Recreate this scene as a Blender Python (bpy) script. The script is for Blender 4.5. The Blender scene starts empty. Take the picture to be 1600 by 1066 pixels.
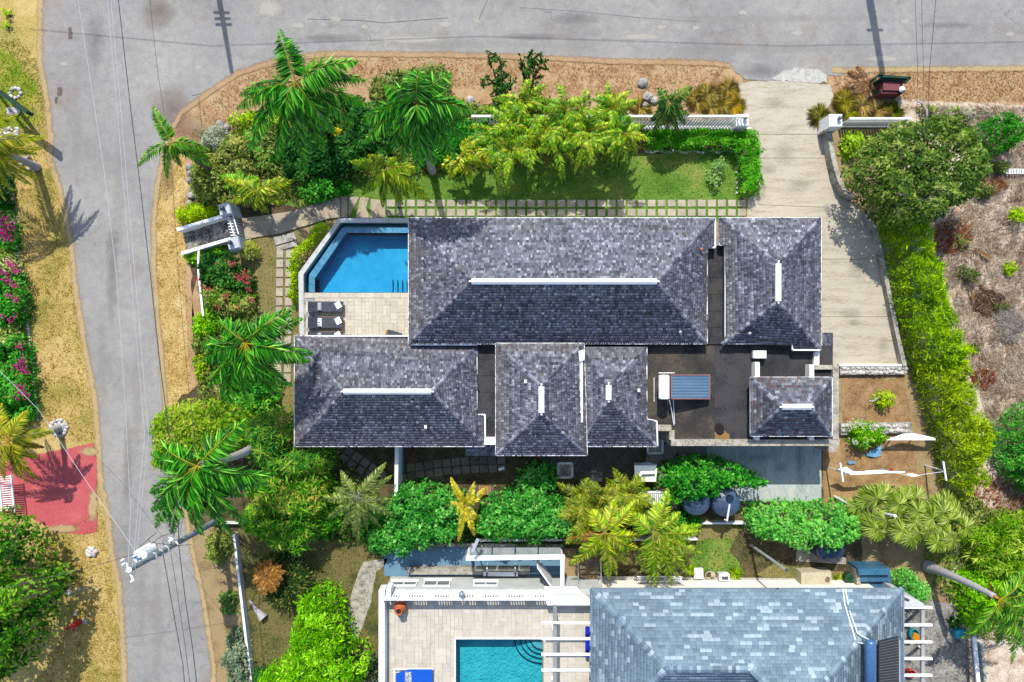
import bpy, math, random
import numpy as np
from mathutils import Vector, Matrix
random.seed(7); RG = np.random.default_rng(11)
scene = bpy.context.scene
COL = scene.collection

# ------------------------------------------------------------------ camera, sky, sun, exposure
CAM_H = 38.0                      # the drone hovers 38 m over the plot and looks straight down
PXM = 1600.0 / 57.0               # photo pixels per metre on the ground
cam_d = bpy.data.cameras.new('camera'); cam = bpy.data.objects.new('camera', cam_d); COL.objects.link(cam)
cam.location = (0, 0, CAM_H); cam.rotation_euler = (0, 0, 0)
cam_d.sensor_width = 36.0; cam_d.lens = 36.0 * CAM_H / 57.0; cam_d.clip_end = 900; cam_d.clip_start = 0.5
scene.camera = cam
SUN_EL = math.radians(50); SUN_DIR = Vector((0.17, -1.0, 0)).normalized()
world = bpy.data.worlds.new('World'); scene.world = world; world.use_nodes = True
wn = world.node_tree.nodes; wn.clear()
sky = wn.new('ShaderNodeTexSky'); sky.sky_type = 'NISHITA'; sky.sun_disc = False
sky.sun_elevation = SUN_EL; sky.sun_rotation = math.atan2(-SUN_DIR.x, -SUN_DIR.y)
bg = wn.new('ShaderNodeBackground'); bg.inputs['Strength'].default_value = 0.15
wo = wn.new('ShaderNodeOutputWorld')
world.node_tree.links.new(sky.outputs[0], bg.inputs[0]); world.node_tree.links.new(bg.outputs[0], wo.inputs[0])
sun_d = bpy.data.lights.new('sun', 'SUN'); sun_d.energy = 3.5; sun_d.angle = math.radians(0.5); sun_d.color = (1.0, 0.955, 0.87)
sun = bpy.data.objects.new('sun', sun_d); COL.objects.link(sun); sun.location = (0, 30, 60)
_d = Vector((SUN_DIR.x * math.cos(SUN_EL), SUN_DIR.y * math.cos(SUN_EL), -math.sin(SUN_EL)))
sun.rotation_euler = _d.to_track_quat('-Z', 'Y').to_euler()
scene.view_settings.view_transform = 'Standard'; scene.view_settings.look = 'None'
scene.view_settings.exposure = 1.02; scene.view_settings.gamma = 1.0; scene.view_settings.use_curve_mapping = False
scene.cycles.max_bounces = 6; scene.cycles.transparent_max_bounces = 8
scene.cycles.caustics_reflective = False; scene.cycles.caustics_refractive = False

# ------------------------------------------------------------------ helpers
def P(px, py, z=0.0):
    """place on the plot seen at photo pixel (px, py) for something standing z metres above the ground"""
    k = (1 - z / CAM_H) / PXM
    return Vector(((px - 800) * k, (533 - py) * k, z))
def lin(c):
    c /= 255.0
    return c / 12.92 if c <= 0.04045 else ((c + 0.055) / 1.055) ** 2.4
def A(r, g, b, k=0.50):
    """surface colour from the sRGB a sunlit flat piece of it shows"""
    return (lin(r) * k, lin(g) * k, lin(b) * k)
WL = {}
def link(o, wl, parent=None):
    COL.objects.link(o); WL[o.name] = Vector(wl)
    if parent is not None:
        o.parent = parent; o.location = Vector(wl) - WL[parent.name]
    else:
        o.location = wl
    return o
def tag(o, label=None, cat=None, group=None, kind=None):
    if label: o['label'] = label
    if cat: o['category'] = cat
    if group: o['group'] = group
    if kind: o['kind'] = kind
    return o
def thing(name, label, cat, loc=(0, 0, 0), group=None):
    o = bpy.data.objects.new(name, None); o.empty_display_size = 0.3
    link(o, loc); return tag(o, label, cat, group)
def rot2(x, y, a):
    return (x * math.cos(a) - y * math.sin(a), x * math.sin(a) + y * math.cos(a))

class MB:
    """collects solid shapes for ONE mesh object"""
    def __init__(s): s.v = []; s.f = []; s.m = []; s.c = []
    def add(s, verts, faces, mi=0, col=(1, 1, 1)):
        b = len(s.v); s.v += [tuple(v) for v in verts]
        for f in faces: s.f.append(tuple(i + b for i in f)); s.m.append(mi); s.c.append(col)
        return s
    def prism(s, poly, z0, z1, mi=0, col=(1, 1, 1), top=None):
        n = len(poly); t = top or poly
        a = sum(poly[i][0] * poly[(i + 1) % n][1] - poly[(i + 1) % n][0] * poly[i][1] for i in range(n))
        if a < 0: poly = poly[::-1]; t = t[::-1]
        vs = [(p[0], p[1], z0) for p in poly] + [(p[0], p[1], z1) for p in t]
        fs = [tuple(range(n, 2 * n)), tuple(range(n - 1, -1, -1))] + [(i, (i + 1) % n, n + (i + 1) % n, n + i) for i in range(n)]
        return s.add(vs, fs, mi, col)
    def obox(s, c, lx, ly, z0, z1, a=0.0, mi=0, col=(1, 1, 1), bev=0.0):
        q = [(-lx / 2, -ly / 2), (lx / 2, -ly / 2), (lx / 2, ly / 2), (-lx / 2, ly / 2)]
        w = [(c[0] + rot2(*p, a)[0], c[1] + rot2(*p, a)[1]) for p in q]
        if bev > 0:
            k1 = 1 - 2 * bev / lx; k2 = 1 - 2 * bev / ly
            t = [(c[0] + rot2(p[0] * k1, p[1] * k2, a)[0], c[1] + rot2(p[0] * k1, p[1] * k2, a)[1]) for p in q]
            s.prism(w, z0, z1 - bev, mi, col); b = len(s.v)
            s.v += [(p[0], p[1], z1 - bev) for p in w] + [(p[0], p[1], z1) for p in t]
            for f in [(4, 5, 6, 7)] + [(i, (i + 1) % 4, 4 + (i + 1) % 4, 4 + i) for i in range(4)]:
                s.f.append(tuple(i + b for i in f)); s.m.append(mi); s.c.append(col)
            return s
        return s.prism(w, z0, z1, mi, col)
    def bar(s, p, q, w, h, mi=0, col=(1, 1, 1)):
        """square bar between two points, h tall"""
        p = Vector(p); q = Vector(q); d = (q - p)
        if d.length < 1e-6: return s
        dn = d.normalized(); up = Vector((0, 0, 1)) if abs(dn.z) < 0.95 else Vector((0, 1, 0))
        sd = dn.cross(up).normalized(); u2 = sd.cross(dn).normalized()
        vs = []
        for e in (p, q):
            for a, b in ((-1, -1), (1, -1), (1, 1), (-1, 1)): vs.append(e + sd * (a * w / 2) + u2 * (b * h / 2))
        return s.add(vs, [(3, 2, 1, 0), (4, 5, 6, 7), (0, 1, 5, 4), (1, 2, 6, 5), (2, 3, 7, 6), (3, 0, 4, 7)], mi, col)
    def tube(s, pts, rad, n=8, mi=0, col=(1, 1, 1), cap=True):
        pts = [Vector(p) for p in pts]; m = len(pts)
        if not hasattr(rad, '__len__'): rad = [rad] * m
        b = len(s.v); ref = None
        for i, p in enumerate(pts):
            d = (pts[min(i + 1, m - 1)] - pts[max(i - 1, 0)]).normalized()
            if ref is None: ref = Vector((1, 0, 0)) if abs(d.x) < 0.9 else Vector((0, 1, 0))
            u = (ref - d * ref.dot(d)).normalized(); w = d.cross(u); ref = u
            for k in range(n):
                t = 2 * math.pi * k / n; s.v.append(tuple(p + (u * math.cos(t) + w * math.sin(t)) * rad[i]))
        for i in range(m - 1):
            for k in range(n):
                s.f.append((b + i * n + k, b + i * n + (k + 1) % n, b + (i + 1) * n + (k + 1) % n, b + (i + 1) * n + k)); s.m.append(mi); s.c.append(col)
        if cap:
            s.f.append(tuple(b + k for k in range(n - 1, -1, -1))); s.m.append(mi); s.c.append(col)
            s.f.append(tuple(b + (m - 1) * n + k for k in range(n))); s.m.append(mi); s.c.append(col)
        return s
    def lathe(s, prof, c, n=20, mi=0, col=(1, 1, 1), axis=None):
        """profile of (radius, height) turned about the vertical through c"""
        pts = [Vector((c[0], c[1], z)) for r, z in prof]; b = len(s.v)
        for (r, z) in prof:
            for k in range(n):
                t = 2 * math.pi * k / n; s.v.append((c[0] + r * math.cos(t), c[1] + r * math.sin(t), z))
        for i in range(len(prof) - 1):
            for k in range(n):
                s.f.append((b + i * n + k, b + i * n + (k + 1) % n, b + (i + 1) * n + (k + 1) % n, b + (i + 1) * n + k)); s.m.append(mi); s.c.append(col)
        e = b + (len(prof) - 1) * n
        if prof[-1][0] > 1e-4: s.f.append(tuple(e + k for k in range(n))); s.m.append(mi); s.c.append(col)
        if prof[0][0] > 1e-4: s.f.append(tuple(b + k for k in range(n - 1, -1, -1))); s.m.append(mi); s.c.append(col)
        return s
    def mesh(s, name, mats, org=(0, 0, 0), smooth=False, tint=False):
        me = bpy.data.meshes.new(name); o = Vector(org)
        me.from_pydata([(v[0] - o.x, v[1] - o.y, v[2] - o.z) for v in s.v], [], s.f)
        for m in (mats if isinstance(mats, (list, tuple)) else [mats]): me.materials.append(m)
        me.polygons.foreach_set('material_index', s.m)
        if smooth: me.polygons.foreach_set('use_smooth', [True] * len(s.f))
        if tint:
            at = me.attributes.new('tint', 'FLOAT_COLOR', 'CORNER'); arr = []
            for f, c in zip(s.f, s.c): arr += [c[0], c[1], c[2], 1.0] * len(f)
            at.data.foreach_set('color', arr)
        me.update(); return me
    def build(s, name, mats, parent=None, kind=None, smooth=False, tint=False, org=None):
        if org is None:
            a = np.array(s.v); org = ((a[:, 0].min() + a[:, 0].max()) / 2, (a[:, 1].min() + a[:, 1].max()) / 2, a[:, 2].min())
        o = bpy.data.objects.new(name, s.mesh(name, mats, org, smooth, tint)); link(o, org, parent)
        if kind: o['kind'] = kind
        return o

class Soup:
    """triangles by the thousand with a colour each: leaves, fronds, shingles, blades"""
    def __init__(s): s.V = []; s.T = []; s.C = []; s.n = 0
    def add(s, V, T, C):
        V = np.asarray(V, float).reshape(-1, 3); s.V.append(V); s.T.append(np.asarray(T, int).reshape(-1, 3) + s.n)
        C = np.asarray(C, float); s.C.append(np.broadcast_to(C, (len(V), 3)) if C.ndim == 1 else C); s.n += len(V)
    def leaves(s, base, d, nr, L, W, col, fold=0.15, droop=0.2, wide=0.45):
        N = len(base); d = d / (np.linalg.norm(d, axis=1, keepdims=True) + 1e-9)
        sd = np.cross(nr, d); sd /= (np.linalg.norm(sd, axis=1, keepdims=True) + 1e-9); nn = np.cross(d, sd)
        L = np.broadcast_to(L, (N,))[:, None]; W = np.broadcast_to(W, (N,))[:, None]
        mid = base + d * L * wide
        V = np.stack([base, mid + sd * W / 2 - nn * W * fold, base + d * L - nn * L * droop, mid - sd * W / 2 - nn * W * fold], 1).reshape(-1, 3)
        i = np.arange(N)[:, None] * 4
        T = np.concatenate([i + np.array([[0, 1, 2]]), i + np.array([[0, 2, 3]])], 1).reshape(-1, 3)
        s.add(V, T, np.repeat(col, 4, axis=0))
    def tube(s, pts, rad, n, col):
        m = MB(); m.tube(pts, rad, n, cap=False); T = []
        for f in m.f: T += [(f[0], f[1], f[2]), (f[0], f[2], f[3])]
        s.add(m.v, T, col)
    def quad(s, a, b, c, d, col): s.add([a, b, c, d], [(0, 1, 2), (0, 2, 3)], col)
    def mesh(s, name, mat, org):
        V = np.concatenate(s.V) - np.array(org); T = np.concatenate(s.T); C = np.concatenate(s.C)
        me = bpy.data.meshes.new(name); me.vertices.add(len(V)); me.vertices.foreach_set('co', V.astype(np.float32).ravel())
        me.loops.add(len(T) * 3); me.loops.foreach_set('vertex_index', T.astype(np.int32).ravel())
        me.polygons.add(len(T)); me.polygons.foreach_set('loop_start', np.arange(0, len(T) * 3, 3, dtype=np.int32))
        me.update(calc_edges=True); me.materials.append(mat)
        at = me.attributes.new('tint', 'FLOAT_COLOR', 'POINT')
        at.data.foreach_set('color', np.concatenate([C, np.ones((len(C), 1))], 1).astype(np.float32).ravel())
        return me
    def build(s, name, mat, parent=None, kind=None, org=None):
        if org is None:
            V = np.concatenate(s.V); org = tuple((V[:, :2].min(0) + V[:, :2].max(0)) / 2) + (V[:, 2].min(),)
        o = bpy.data.objects.new(name, s.mesh(name, mat, org)); link(o, org, parent)
        if kind: o['kind'] = kind
        return o

# ------------------------------------------------------------------ materials
def nodes_of(m):
    m.use_nodes = True; t = m.node_tree; t.nodes.clear(); return t, t.nodes, t.links
def mat(name, cols, s=(1.2, 30), rough=0.85, bump=0.0, spec=0.2, tint=False, stretch=(1, 1, 1), rnd=0.0, metal=0.0, mixk=0.5, lo=0.34, hi=0.66, emit=None):
    m = bpy.data.materials.new(name); t, N, Lk = nodes_of(m)
    out = N.new('ShaderNodeOutputMaterial'); bs = N.new('ShaderNodeBsdfPrincipled'); Lk.new(bs.outputs[0], out.inputs[0])
    bs.inputs['Roughness'].default_value = rough; bs.inputs['Specular IOR Level'].default_value = spec; bs.inputs['Metallic'].default_value = metal
    g = N.new('ShaderNodeNewGeometry'); mp = N.new('ShaderNodeMapping'); mp.inputs['Scale'].default_value = stretch
    Lk.new(g.outputs['Position'], mp.inputs[0])
    n1 = N.new('ShaderNodeTexNoise'); n1.inputs['Scale'].default_value = s[0]; n1.inputs['Detail'].default_value = 5; n1.inputs['Roughness'].default_value = 0.62
    n2 = N.new('ShaderNodeTexNoise'); n2.inputs['Scale'].default_value = s[1]; n2.inputs['Detail'].default_value = 3
    Lk.new(mp.outputs[0], n1.inputs[0]); Lk.new(mp.outputs[0], n2.inputs[0])
    mx = N.new('ShaderNodeMix'); mx.data_type = 'FLOAT'; mx.inputs[0].default_value = mixk
    Lk.new(n1.outputs[0], mx.inputs[2]); Lk.new(n2.outputs[0], mx.inputs[3])
    rp = N.new('ShaderNodeValToRGB'); el = rp.color_ramp.elements
    while len(el) < len(cols): el.new(0.5)
    for i, c in enumerate(cols):
        el[i].position = lo + (hi - lo) * i / max(1, len(cols) - 1); el[i].color = (c[0], c[1], c[2], 1)
    Lk.new(mx.outputs[0], rp.inputs[0]); col = rp.outputs[0]
    if tint:
        at = N.new('ShaderNodeAttribute'); at.attribute_name = 'tint'
        mm = N.new('ShaderNodeMix'); mm.data_type = 'RGBA'; mm.blend_type = 'MULTIPLY'; mm.inputs[0].default_value = 1.0
        Lk.new(col, mm.inputs[6]); Lk.new(at.outputs['Color'], mm.inputs[7]); col = mm.outputs[2]
    if rnd > 0:
        oi = N.new('ShaderNodeObjectInfo'); mr = N.new('ShaderNodeMapRange'); mr.inputs[3].default_value = 1 - rnd; mr.inputs[4].default_value = 1 + rnd
        Lk.new(oi.outputs['Random'], mr.inputs[0]); hs = N.new('ShaderNodeHueSaturation'); Lk.new(mr.outputs[0], hs.inputs['Value']); Lk.new(col, hs.inputs['Color']); col = hs.outputs[0]
    Lk.new(col, bs.inputs['Base Color'])
    if bump > 0:
        bp = N.new('ShaderNodeBump'); bp.inputs['Strength'].default_value = bump; bp.inputs['Distance'].default_value = 0.04
        Lk.new(mx.outputs[0], bp.inputs['Height']); Lk.new(bp.outputs[0], bs.inputs['Normal'])
    return m
def leafmat(name, trans=0.35, rough=0.42, spec=0.45):
    m = bpy.data.materials.new(name); t, N, Lk = nodes_of(m)
    out = N.new('ShaderNodeOutputMaterial'); bs = N.new('ShaderNodeBsdfPrincipled'); tr = N.new('ShaderNodeBsdfTranslucent'); mx = N.new('ShaderNodeMixShader')
    at = N.new('ShaderNodeAttribute'); at.attribute_name = 'tint'
    bs.inputs['Roughness'].default_value = rough; bs.inputs['Specular IOR Level'].default_value = spec
    hs = N.new('ShaderNodeHueSaturation'); hs.inputs['Saturation'].default_value = 1.1; hs.inputs['Value'].default_value = 1.25
    h0 = N.new('ShaderNodeHueSaturation'); h0.inputs['Saturation'].default_value = 1.03; Lk.new(at.outputs['Color'], h0.inputs['Color']); Lk.new(h0.outputs[0], bs.inputs['Base Color']); Lk.new(at.outputs['Color'], hs.inputs['Color']); Lk.new(hs.outputs[0], tr.inputs['Color'])
    mx.inputs[0].default_value = trans; Lk.new(bs.outputs[0], mx.inputs[1]); Lk.new(tr.outputs[0], mx.inputs[2]); Lk.new(mx.outputs[0], out.inputs[0])
    return m
def watermat(name, tint, scale, strength, rough=0.02):
    """clear tinted water: see-through with a mirror sheen that grows at low angles and small waves"""
    m = bpy.data.materials.new(name); t, N, Lk = nodes_of(m)
    out = N.new('ShaderNodeOutputMaterial'); tr = N.new('ShaderNodeBsdfTransparent'); gl = N.new('ShaderNodeBsdfGlossy'); mx = N.new('ShaderNodeMixShader'); fr = N.new('ShaderNodeFresnel')
    tr.inputs[0].default_value = (*tint, 1); gl.inputs['Roughness'].default_value = rough; fr.inputs['IOR'].default_value = 1.33
    g = N.new('ShaderNodeNewGeometry'); nz = N.new('ShaderNodeTexNoise'); nz.inputs['Scale'].default_value = scale; nz.inputs['Detail'].default_value = 4; nz.inputs['Distortion'].default_value = 1.2
    bp = N.new('ShaderNodeBump'); bp.inputs['Strength'].default_value = strength; bp.inputs['Distance'].default_value = 0.12
    Lk.new(g.outputs['Position'], nz.inputs[0]); Lk.new(nz.outputs[0], bp.inputs['Height'])
    for n in (gl, fr): Lk.new(bp.outputs[0], n.inputs['Normal'])
    Lk.new(fr.outputs[0], mx.inputs[0]); Lk.new(tr.outputs[0], mx.inputs[1]); Lk.new(gl.outputs[0], mx.inputs[2]); Lk.new(mx.outputs[0], out.inputs[0])
    return m

LEAF = leafmat('leaf', 0.42, 0.65, 0.08); GLOSSY = leafmat('palm_leaf', 0.35, 0.45, 0.3); DRY = leafmat('dry_leaf', 0.5, 0.8, 0.05)
PETAL = leafmat('petal', 0.35, 0.6, 0.2)
WHITE = mat('white_paint', [(.56, .56, .555), (.67, .67, .665)], (2, 20), 0.5, spec=.35)
WHITE_OLD = mat('weathered_white_paint', [(.3, .3, .295), (.48, .48, .475), (.6, .6, .59)], (3, 22), 0.6, lo=.36, hi=.55)
CREAM = mat('cream_wall', [(.62, .58, .48), (.7, .66, .56)], (1, 15))
CONC = mat('old_concrete', [A(120, 115, 105), A(185, 180, 165), A(214, 206, 190)], (2.2, 18), 0.9, .15, mixk=.4, lo=.38, hi=.62)
ASPH = None
BARK = mat('palm_bark', [(.16, .15, .15), (.26, .245, .25), (.34, .32, .33)], (5, 30), .85, .3, stretch=(1, 1, 3))
BARKB = mat('brown_bark', [(.07, .045, .035), (.13, .085, .065), (.2, .14, .1)], (6, 30), .9, .4)
SHAFT = mat('crownshaft', [A(190, 100, 30), A(215, 140, 60), A(150, 150, 50)], (4, 12), .6)
STONE = mat('white_rock', [(.2, .19, .175), (.36, .345, .32), (.48, .465, .44)], (6, 25), .9, .3, rnd=.3)
BOULDER = mat('grey_boulder', [(.10, .095, .085), (.2, .19, .175), (.34, .33, .31)], (5, 22), .95, .5, rnd=.3)
METAL = mat('grey_metal', [(.34, .36, .38), (.45, .47, .48)], (3, 30), .45, metal=.5)
DARKG = mat('dark_metal', [(.03, .03, .035), (.06, .06, .065)], (3, 30), .5)
BLACKT = mat('tank_plastic', [A(40, 58, 80), A(68, 92, 122), A(86, 112, 140)], (1.5, 20), .42, spec=.5)

def dustmat(name, c1, c2, scale=3.0, bias=.0, amax=1.0, soft=.3):
    """thin drift of earth: solid where 'fade' is 1, breaking up into grains towards 0"""
    m = mat(name, [c1, c2], (1.5, 24), .95); t = m.node_tree; N = t.nodes; Lk = t.links
    bs = [n for n in N if n.type == 'BSDF_PRINCIPLED'][0]; out = [n for n in N if n.type == 'OUTPUT_MATERIAL'][0]
    at = N.new('ShaderNodeAttribute'); at.attribute_name = 'fade'; g = N.new('ShaderNodeNewGeometry'); nz = N.new('ShaderNodeTexNoise'); nz.inputs['Scale'].default_value = scale; nz.inputs['Detail'].default_value = 9; nz.inputs['Roughness'].default_value = .75
    Lk.new(g.outputs['Position'], nz.inputs[0]); ad = N.new('ShaderNodeMath'); ad.operation = 'ADD'; Lk.new(at.outputs['Fac'], ad.inputs[0]); Lk.new(nz.outputs[0], ad.inputs[1])
    mr = N.new('ShaderNodeMapRange'); mr.inputs[1].default_value = .82 - bias; mr.inputs[2].default_value = .82 - bias + soft; mr.inputs[4].default_value = amax; Lk.new(ad.outputs[0], mr.inputs[0])
    tr = N.new('ShaderNodeBsdfTransparent'); mx = N.new('ShaderNodeMixShader'); Lk.new(mr.outputs[0], mx.inputs[0]); Lk.new(tr.outputs[0], mx.inputs[1]); Lk.new(bs.outputs[0], mx.inputs[2]); Lk.new(mx.outputs[0], out.inputs[0])
    return m
def fade_sheet(name, rows, z, m, kind='structure'):
    """rows: list of (outer px, inner px) pairs; fade runs 0 at the outer side to 1 at the inner"""
    V = []; F = []; fd = []
    for k, (o, i) in enumerate(rows):
        o = P(*o, 0); i = P(*i, 0); md = o.lerp(i, .62)
        for q, f in ((o, 0.0), (md, .8), (i, 0.0)): V.append((q.x, q.y, z)); fd.append(f)
        if k:
            a = 3 * (k - 1); b = 3 * k
            F += [(a, a + 1, b + 1, b), (a + 1, a + 2, b + 2, b + 1)]
    me = bpy.data.meshes.new(name); me.from_pydata(V, [], F); at = me.attributes.new('fade', 'FLOAT', 'POINT'); at.data.foreach_set('value', fd); me.materials.append(m)
    o = bpy.data.objects.new(name, me); link(o, (0, 0, 0)); o['kind'] = kind; return o
def fade_blob(name, cx, cy, rx, ry, z, m, n=18, parent=None):
    V = [tuple(P(cx, cy)[:2]) + (z,)]; fd = [1.0]
    for r, f in ((.5, .55), (1.0, 0.0)):
        for k in range(n):
            a = 6.283 * k / n; p = P(cx + rx * r * math.cos(a), cy + ry * r * math.sin(a)); V.append((p.x, p.y, z)); fd.append(f)
    F = [(0, 1 + k, 1 + (k + 1) % n) for k in range(n)] + [(1 + k, 1 + n + k, 1 + n + (k + 1) % n, 1 + (k + 1) % n) for k in range(n)]
    me = bpy.data.meshes.new(name); me.from_pydata(V, [], F); at = me.attributes.new('fade', 'FLOAT', 'POINT'); at.data.foreach_set('value', fd); me.materials.append(m)
    o = bpy.data.objects.new(name, me); link(o, (0, 0, 0), parent); 
    if parent is None: o['kind'] = 'structure'
    return o
# ------------------------------------------------------------------ ground sheets
def ragged(poly, step, amp, rng):
    out = []; n = len(poly)
    for i in range(n):
        a = poly[i]; b = poly[(i + 1) % n]; d = math.hypot(b[0] - a[0], b[1] - a[1]); k = max(1, int(d / step))
        for j in range(k):
            t = j / k; j1 = 0 if (j == 0) else 1
            ex = rng.normal(0, amp) if j1 else 0; ey = rng.normal(0, amp) if j1 else 0
            out.append((a[0] + (b[0] - a[0]) * t + ex, a[1] + (b[1] - a[1]) * t + ey))
    return out
def wpoly(pxs, z=0.0): return [tuple(P(x, y, z)[:2]) for x, y in pxs]
def patch(name, pxs, z, m, step=0.35, amp=0.05, kind='structure', parent=None, thick=None):
    w = wpoly(pxs)
    if amp > 0: w = ragged(w, step, amp, np.random.default_rng(len(name) * 31 + int(z * 1e4)))
    b = MB()
    if thick: b.prism(w, z - thick, z)
    else: b.add([(x, y, z) for x, y in (w if sum(w[i][0] * w[(i + 1) % len(w)][1] - w[(i + 1) % len(w)][0] * w[i][1] for i in range(len(w))) > 0 else w[::-1])], [tuple(range(len(w)))])
    o = b.build(name, m, parent)
    if kind and parent is None: o['kind'] = kind
    return o
def pip(poly, X, Y):
    ins = np.zeros(X.shape, bool); n = len(poly); j = n - 1
    for i in range(n):
        xi, yi = poly[i]; xj, yj = poly[j]
        c = ((yi > Y) != (yj > Y)) & (X < (xj - xi) * (Y - yi) / ((yj - yi) or 1e-12) + xi); ins ^= c; j = i
    return ins
def edist(poly, X, Y):
    d = np.full(X.shape, 1e9); n = len(poly)
    for i in range(n):
        ax, ay = poly[i]; bx, by = poly[(i + 1) % n]; ux, uy = bx - ax, by - ay; l2 = ux * ux + uy * uy + 1e-12
        t = np.clip(((X - ax) * ux + (Y - ay) * uy) / l2, 0, 1); d = np.minimum(d, np.hypot(X - ax - t * ux, Y - ay - t * uy))
    return d
def area(poly): return abs(sum(poly[i][0] * poly[(i + 1) % len(poly)][1] - poly[(i + 1) % len(poly)][0] * poly[i][1] for i in range(len(poly)))) / 2
def inside(poly, n, rng):
    p = np.array(poly); lo = p.min(0); hi = p.max(0); xs = []; ys = []; c = 0
    while c < n:
        X = rng.uniform(lo[0], hi[0], n * 2); Y = rng.uniform(lo[1], hi[1], n * 2); k = pip(poly, X, Y); xs.append(X[k]); ys.append(Y[k]); c += k.sum()
        if k.sum() == 0: break
    return np.concatenate(xs)[:n], np.concatenate(ys)[:n]
def pick(cols, t):
    """colour between the stops of a list, t in 0..1"""
    c = np.array(cols); t = np.clip(t, 0, 0.9999) * (len(c) - 1); i = t.astype(int); f = (t - i)[:, None]; return c[i] * (1 - f) + c[np.minimum(i + 1, len(c) - 1)] * f

# ------------------------------------------------------------------ foliage
SEED = [100]
def nrng(): SEED[0] += 1; return np.random.default_rng(SEED[0])
def crown(parent, pxs, z0, h, cols, lai=3.6, leaf=(.16, .085), clump=.5, amp=.42, edge=.7, tilt=.45, zref=None, name='foliage', m=None, gaps=0.0, skirt=.12, up=0.0, deep=.2, gain=1.62, kind=None):
    """leaf by leaf crown whose outline is pxs: clumped domes of leaves, several layers deep"""
    rng = nrng(); zr = z0 + h * .4 if zref is None else zref; poly = wpoly(pxs, zr); ar = area(poly); n = int(ar * lai / (.5 * leaf[0] * leaf[1]))
    X, Y = inside(poly, n, rng); d = edist(poly, X, Y)
    K = max(3, int(ar / (clump * clump * 1.1))); cx, cy = inside(poly, K, rng); cr = rng.uniform(0, 1, K); ch = rng.uniform(-.5, .5, K); gap = rng.uniform(0, 1, K) < gaps
    best = np.full(n, 1e9); idx = np.zeros(n, int)
    for k in range(K):
        q = np.hypot(X - cx[k], Y - cy[k]); w = q < best; best[w] = q[w]; idx[w] = k
    r = np.clip(best / clump, 0, 1.3); prof = h * (.34 + .66 * np.sqrt(np.clip(1 - (1 - np.clip(d / edge, 0, 1)) ** 2, 0, 1)))
    depth = rng.exponential(deep, n)
    Z = z0 + np.maximum(.04, prof + amp * (1 - r * r) - amp * .5 + ch[idx] * amp - depth)
    keep = (rng.uniform(0, 1, n) < np.clip(d / .12, .25, 1)) & ~(gap[idx] & (rng.uniform(0, 1, n) < .75)) & ~((r > .82) & (rng.uniform(0, 1, n) < .6))
    push = (rng.normal(0, .11, K)[idx] + rng.normal(0, .05, n)) * (d < .35); gx = X - np.mean(X); gy = Y - np.mean(Y); gl = np.hypot(gx, gy) + 1e-6; X = X + gx / gl * push; Y = Y + gy / gl * push
    ns = int(n * skirt)
    X2, Y2 = inside(poly, max(4, ns * 3), rng); d2 = edist(poly, X2, Y2); k2 = d2 < edge * .6
    X = np.concatenate([X[keep], X2[k2]]); Y = np.concatenate([Y[keep], Y2[k2]]); idx2 = rng.integers(0, K, k2.sum())
    Z = np.concatenate([Z[keep], z0 + rng.uniform(.1, 1, k2.sum()) * h * np.clip(d2[k2] / edge + .25, 0, 1)]); idx = np.concatenate([idx[keep], idx2]); n = len(X)
    ox = (X - cx[idx]) / clump; oy = (Y - cy[idx]) / clump; oo = np.maximum(1, np.hypot(ox, oy)); ox /= oo; oy /= oo
    nr = np.stack([ox * .7, oy * .7, np.full(n, 1.0)], 1) + rng.normal(0, tilt, (n, 3)) * np.array([1, 1, .4]); nr /= np.linalg.norm(nr, axis=1, keepdims=True)
    an = rng.uniform(0, 2 * np.pi, n); dv = np.stack([np.cos(an) + ox * .8, np.sin(an) + oy * .8, rng.normal(0, .35, n) + up], 1)
    dv -= nr * (dv * nr).sum(1, keepdims=True) * .75
    t = np.clip(.5 + (cr[idx] - .5) * .55 + rng.normal(0, .24, n), 0, 1); col = pick(cols, t) * rng.uniform(.82, 1.18, (n, 1)) * gain
    dead = rng.uniform(0, 1, n) < .006; col[dead] = np.array(A(165, 145, 85)) * rng.uniform(.6, 1.2, (int(dead.sum()), 1))
    sz = np.clip(rng.lognormal(-.05, .3, n), .45, 1.8); s = Soup(); s.leaves(np.stack([X, Y, Z], 1), dv, nr, leaf[0] * sz, leaf[1] * sz, col)
    return s.build(name, m or LEAF, parent, kind)
def stems(parent, pxs, z0, h, k, r=.04, name='stem', m=None):
    rng = nrng(); poly = wpoly(pxs, z0 + h * .6); c = np.mean(np.array(poly), 0); X, Y = inside(poly, k, rng); b = MB()
    for i in range(k):
        t = Vector((c[0] + (X[i] - c[0]) * .75, c[1] + (Y[i] - c[1]) * .75, z0 + h * rng.uniform(.55, .8))); a = Vector((c[0] + (X[i] - c[0]) * .12, c[1] + (Y[i] - c[1]) * .12, 0))
        mid = a.lerp(t, .5) + Vector((rng.normal(0, .08), rng.normal(0, .08), .1 * h)); b.tube([a, mid, t], [r, r * .7, r * .3], 5)
    return b.build(name, m or BARKB, parent)
def shrub(name, label, cat, pxs, z0, h, cols, group=None, k=5, sr=.035, blossoms=None, **kw):
    poly = wpoly(pxs, z0 + h * .6); c = np.mean(np.array(poly), 0); t = thing(name, label, cat, (c[0], c[1], 0), group)
    crown(t, pxs, z0, h, cols, **kw); stems(t, pxs, z0, h, k, sr)
    if blossoms: flowers(t, *blossoms)
    return t
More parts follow.
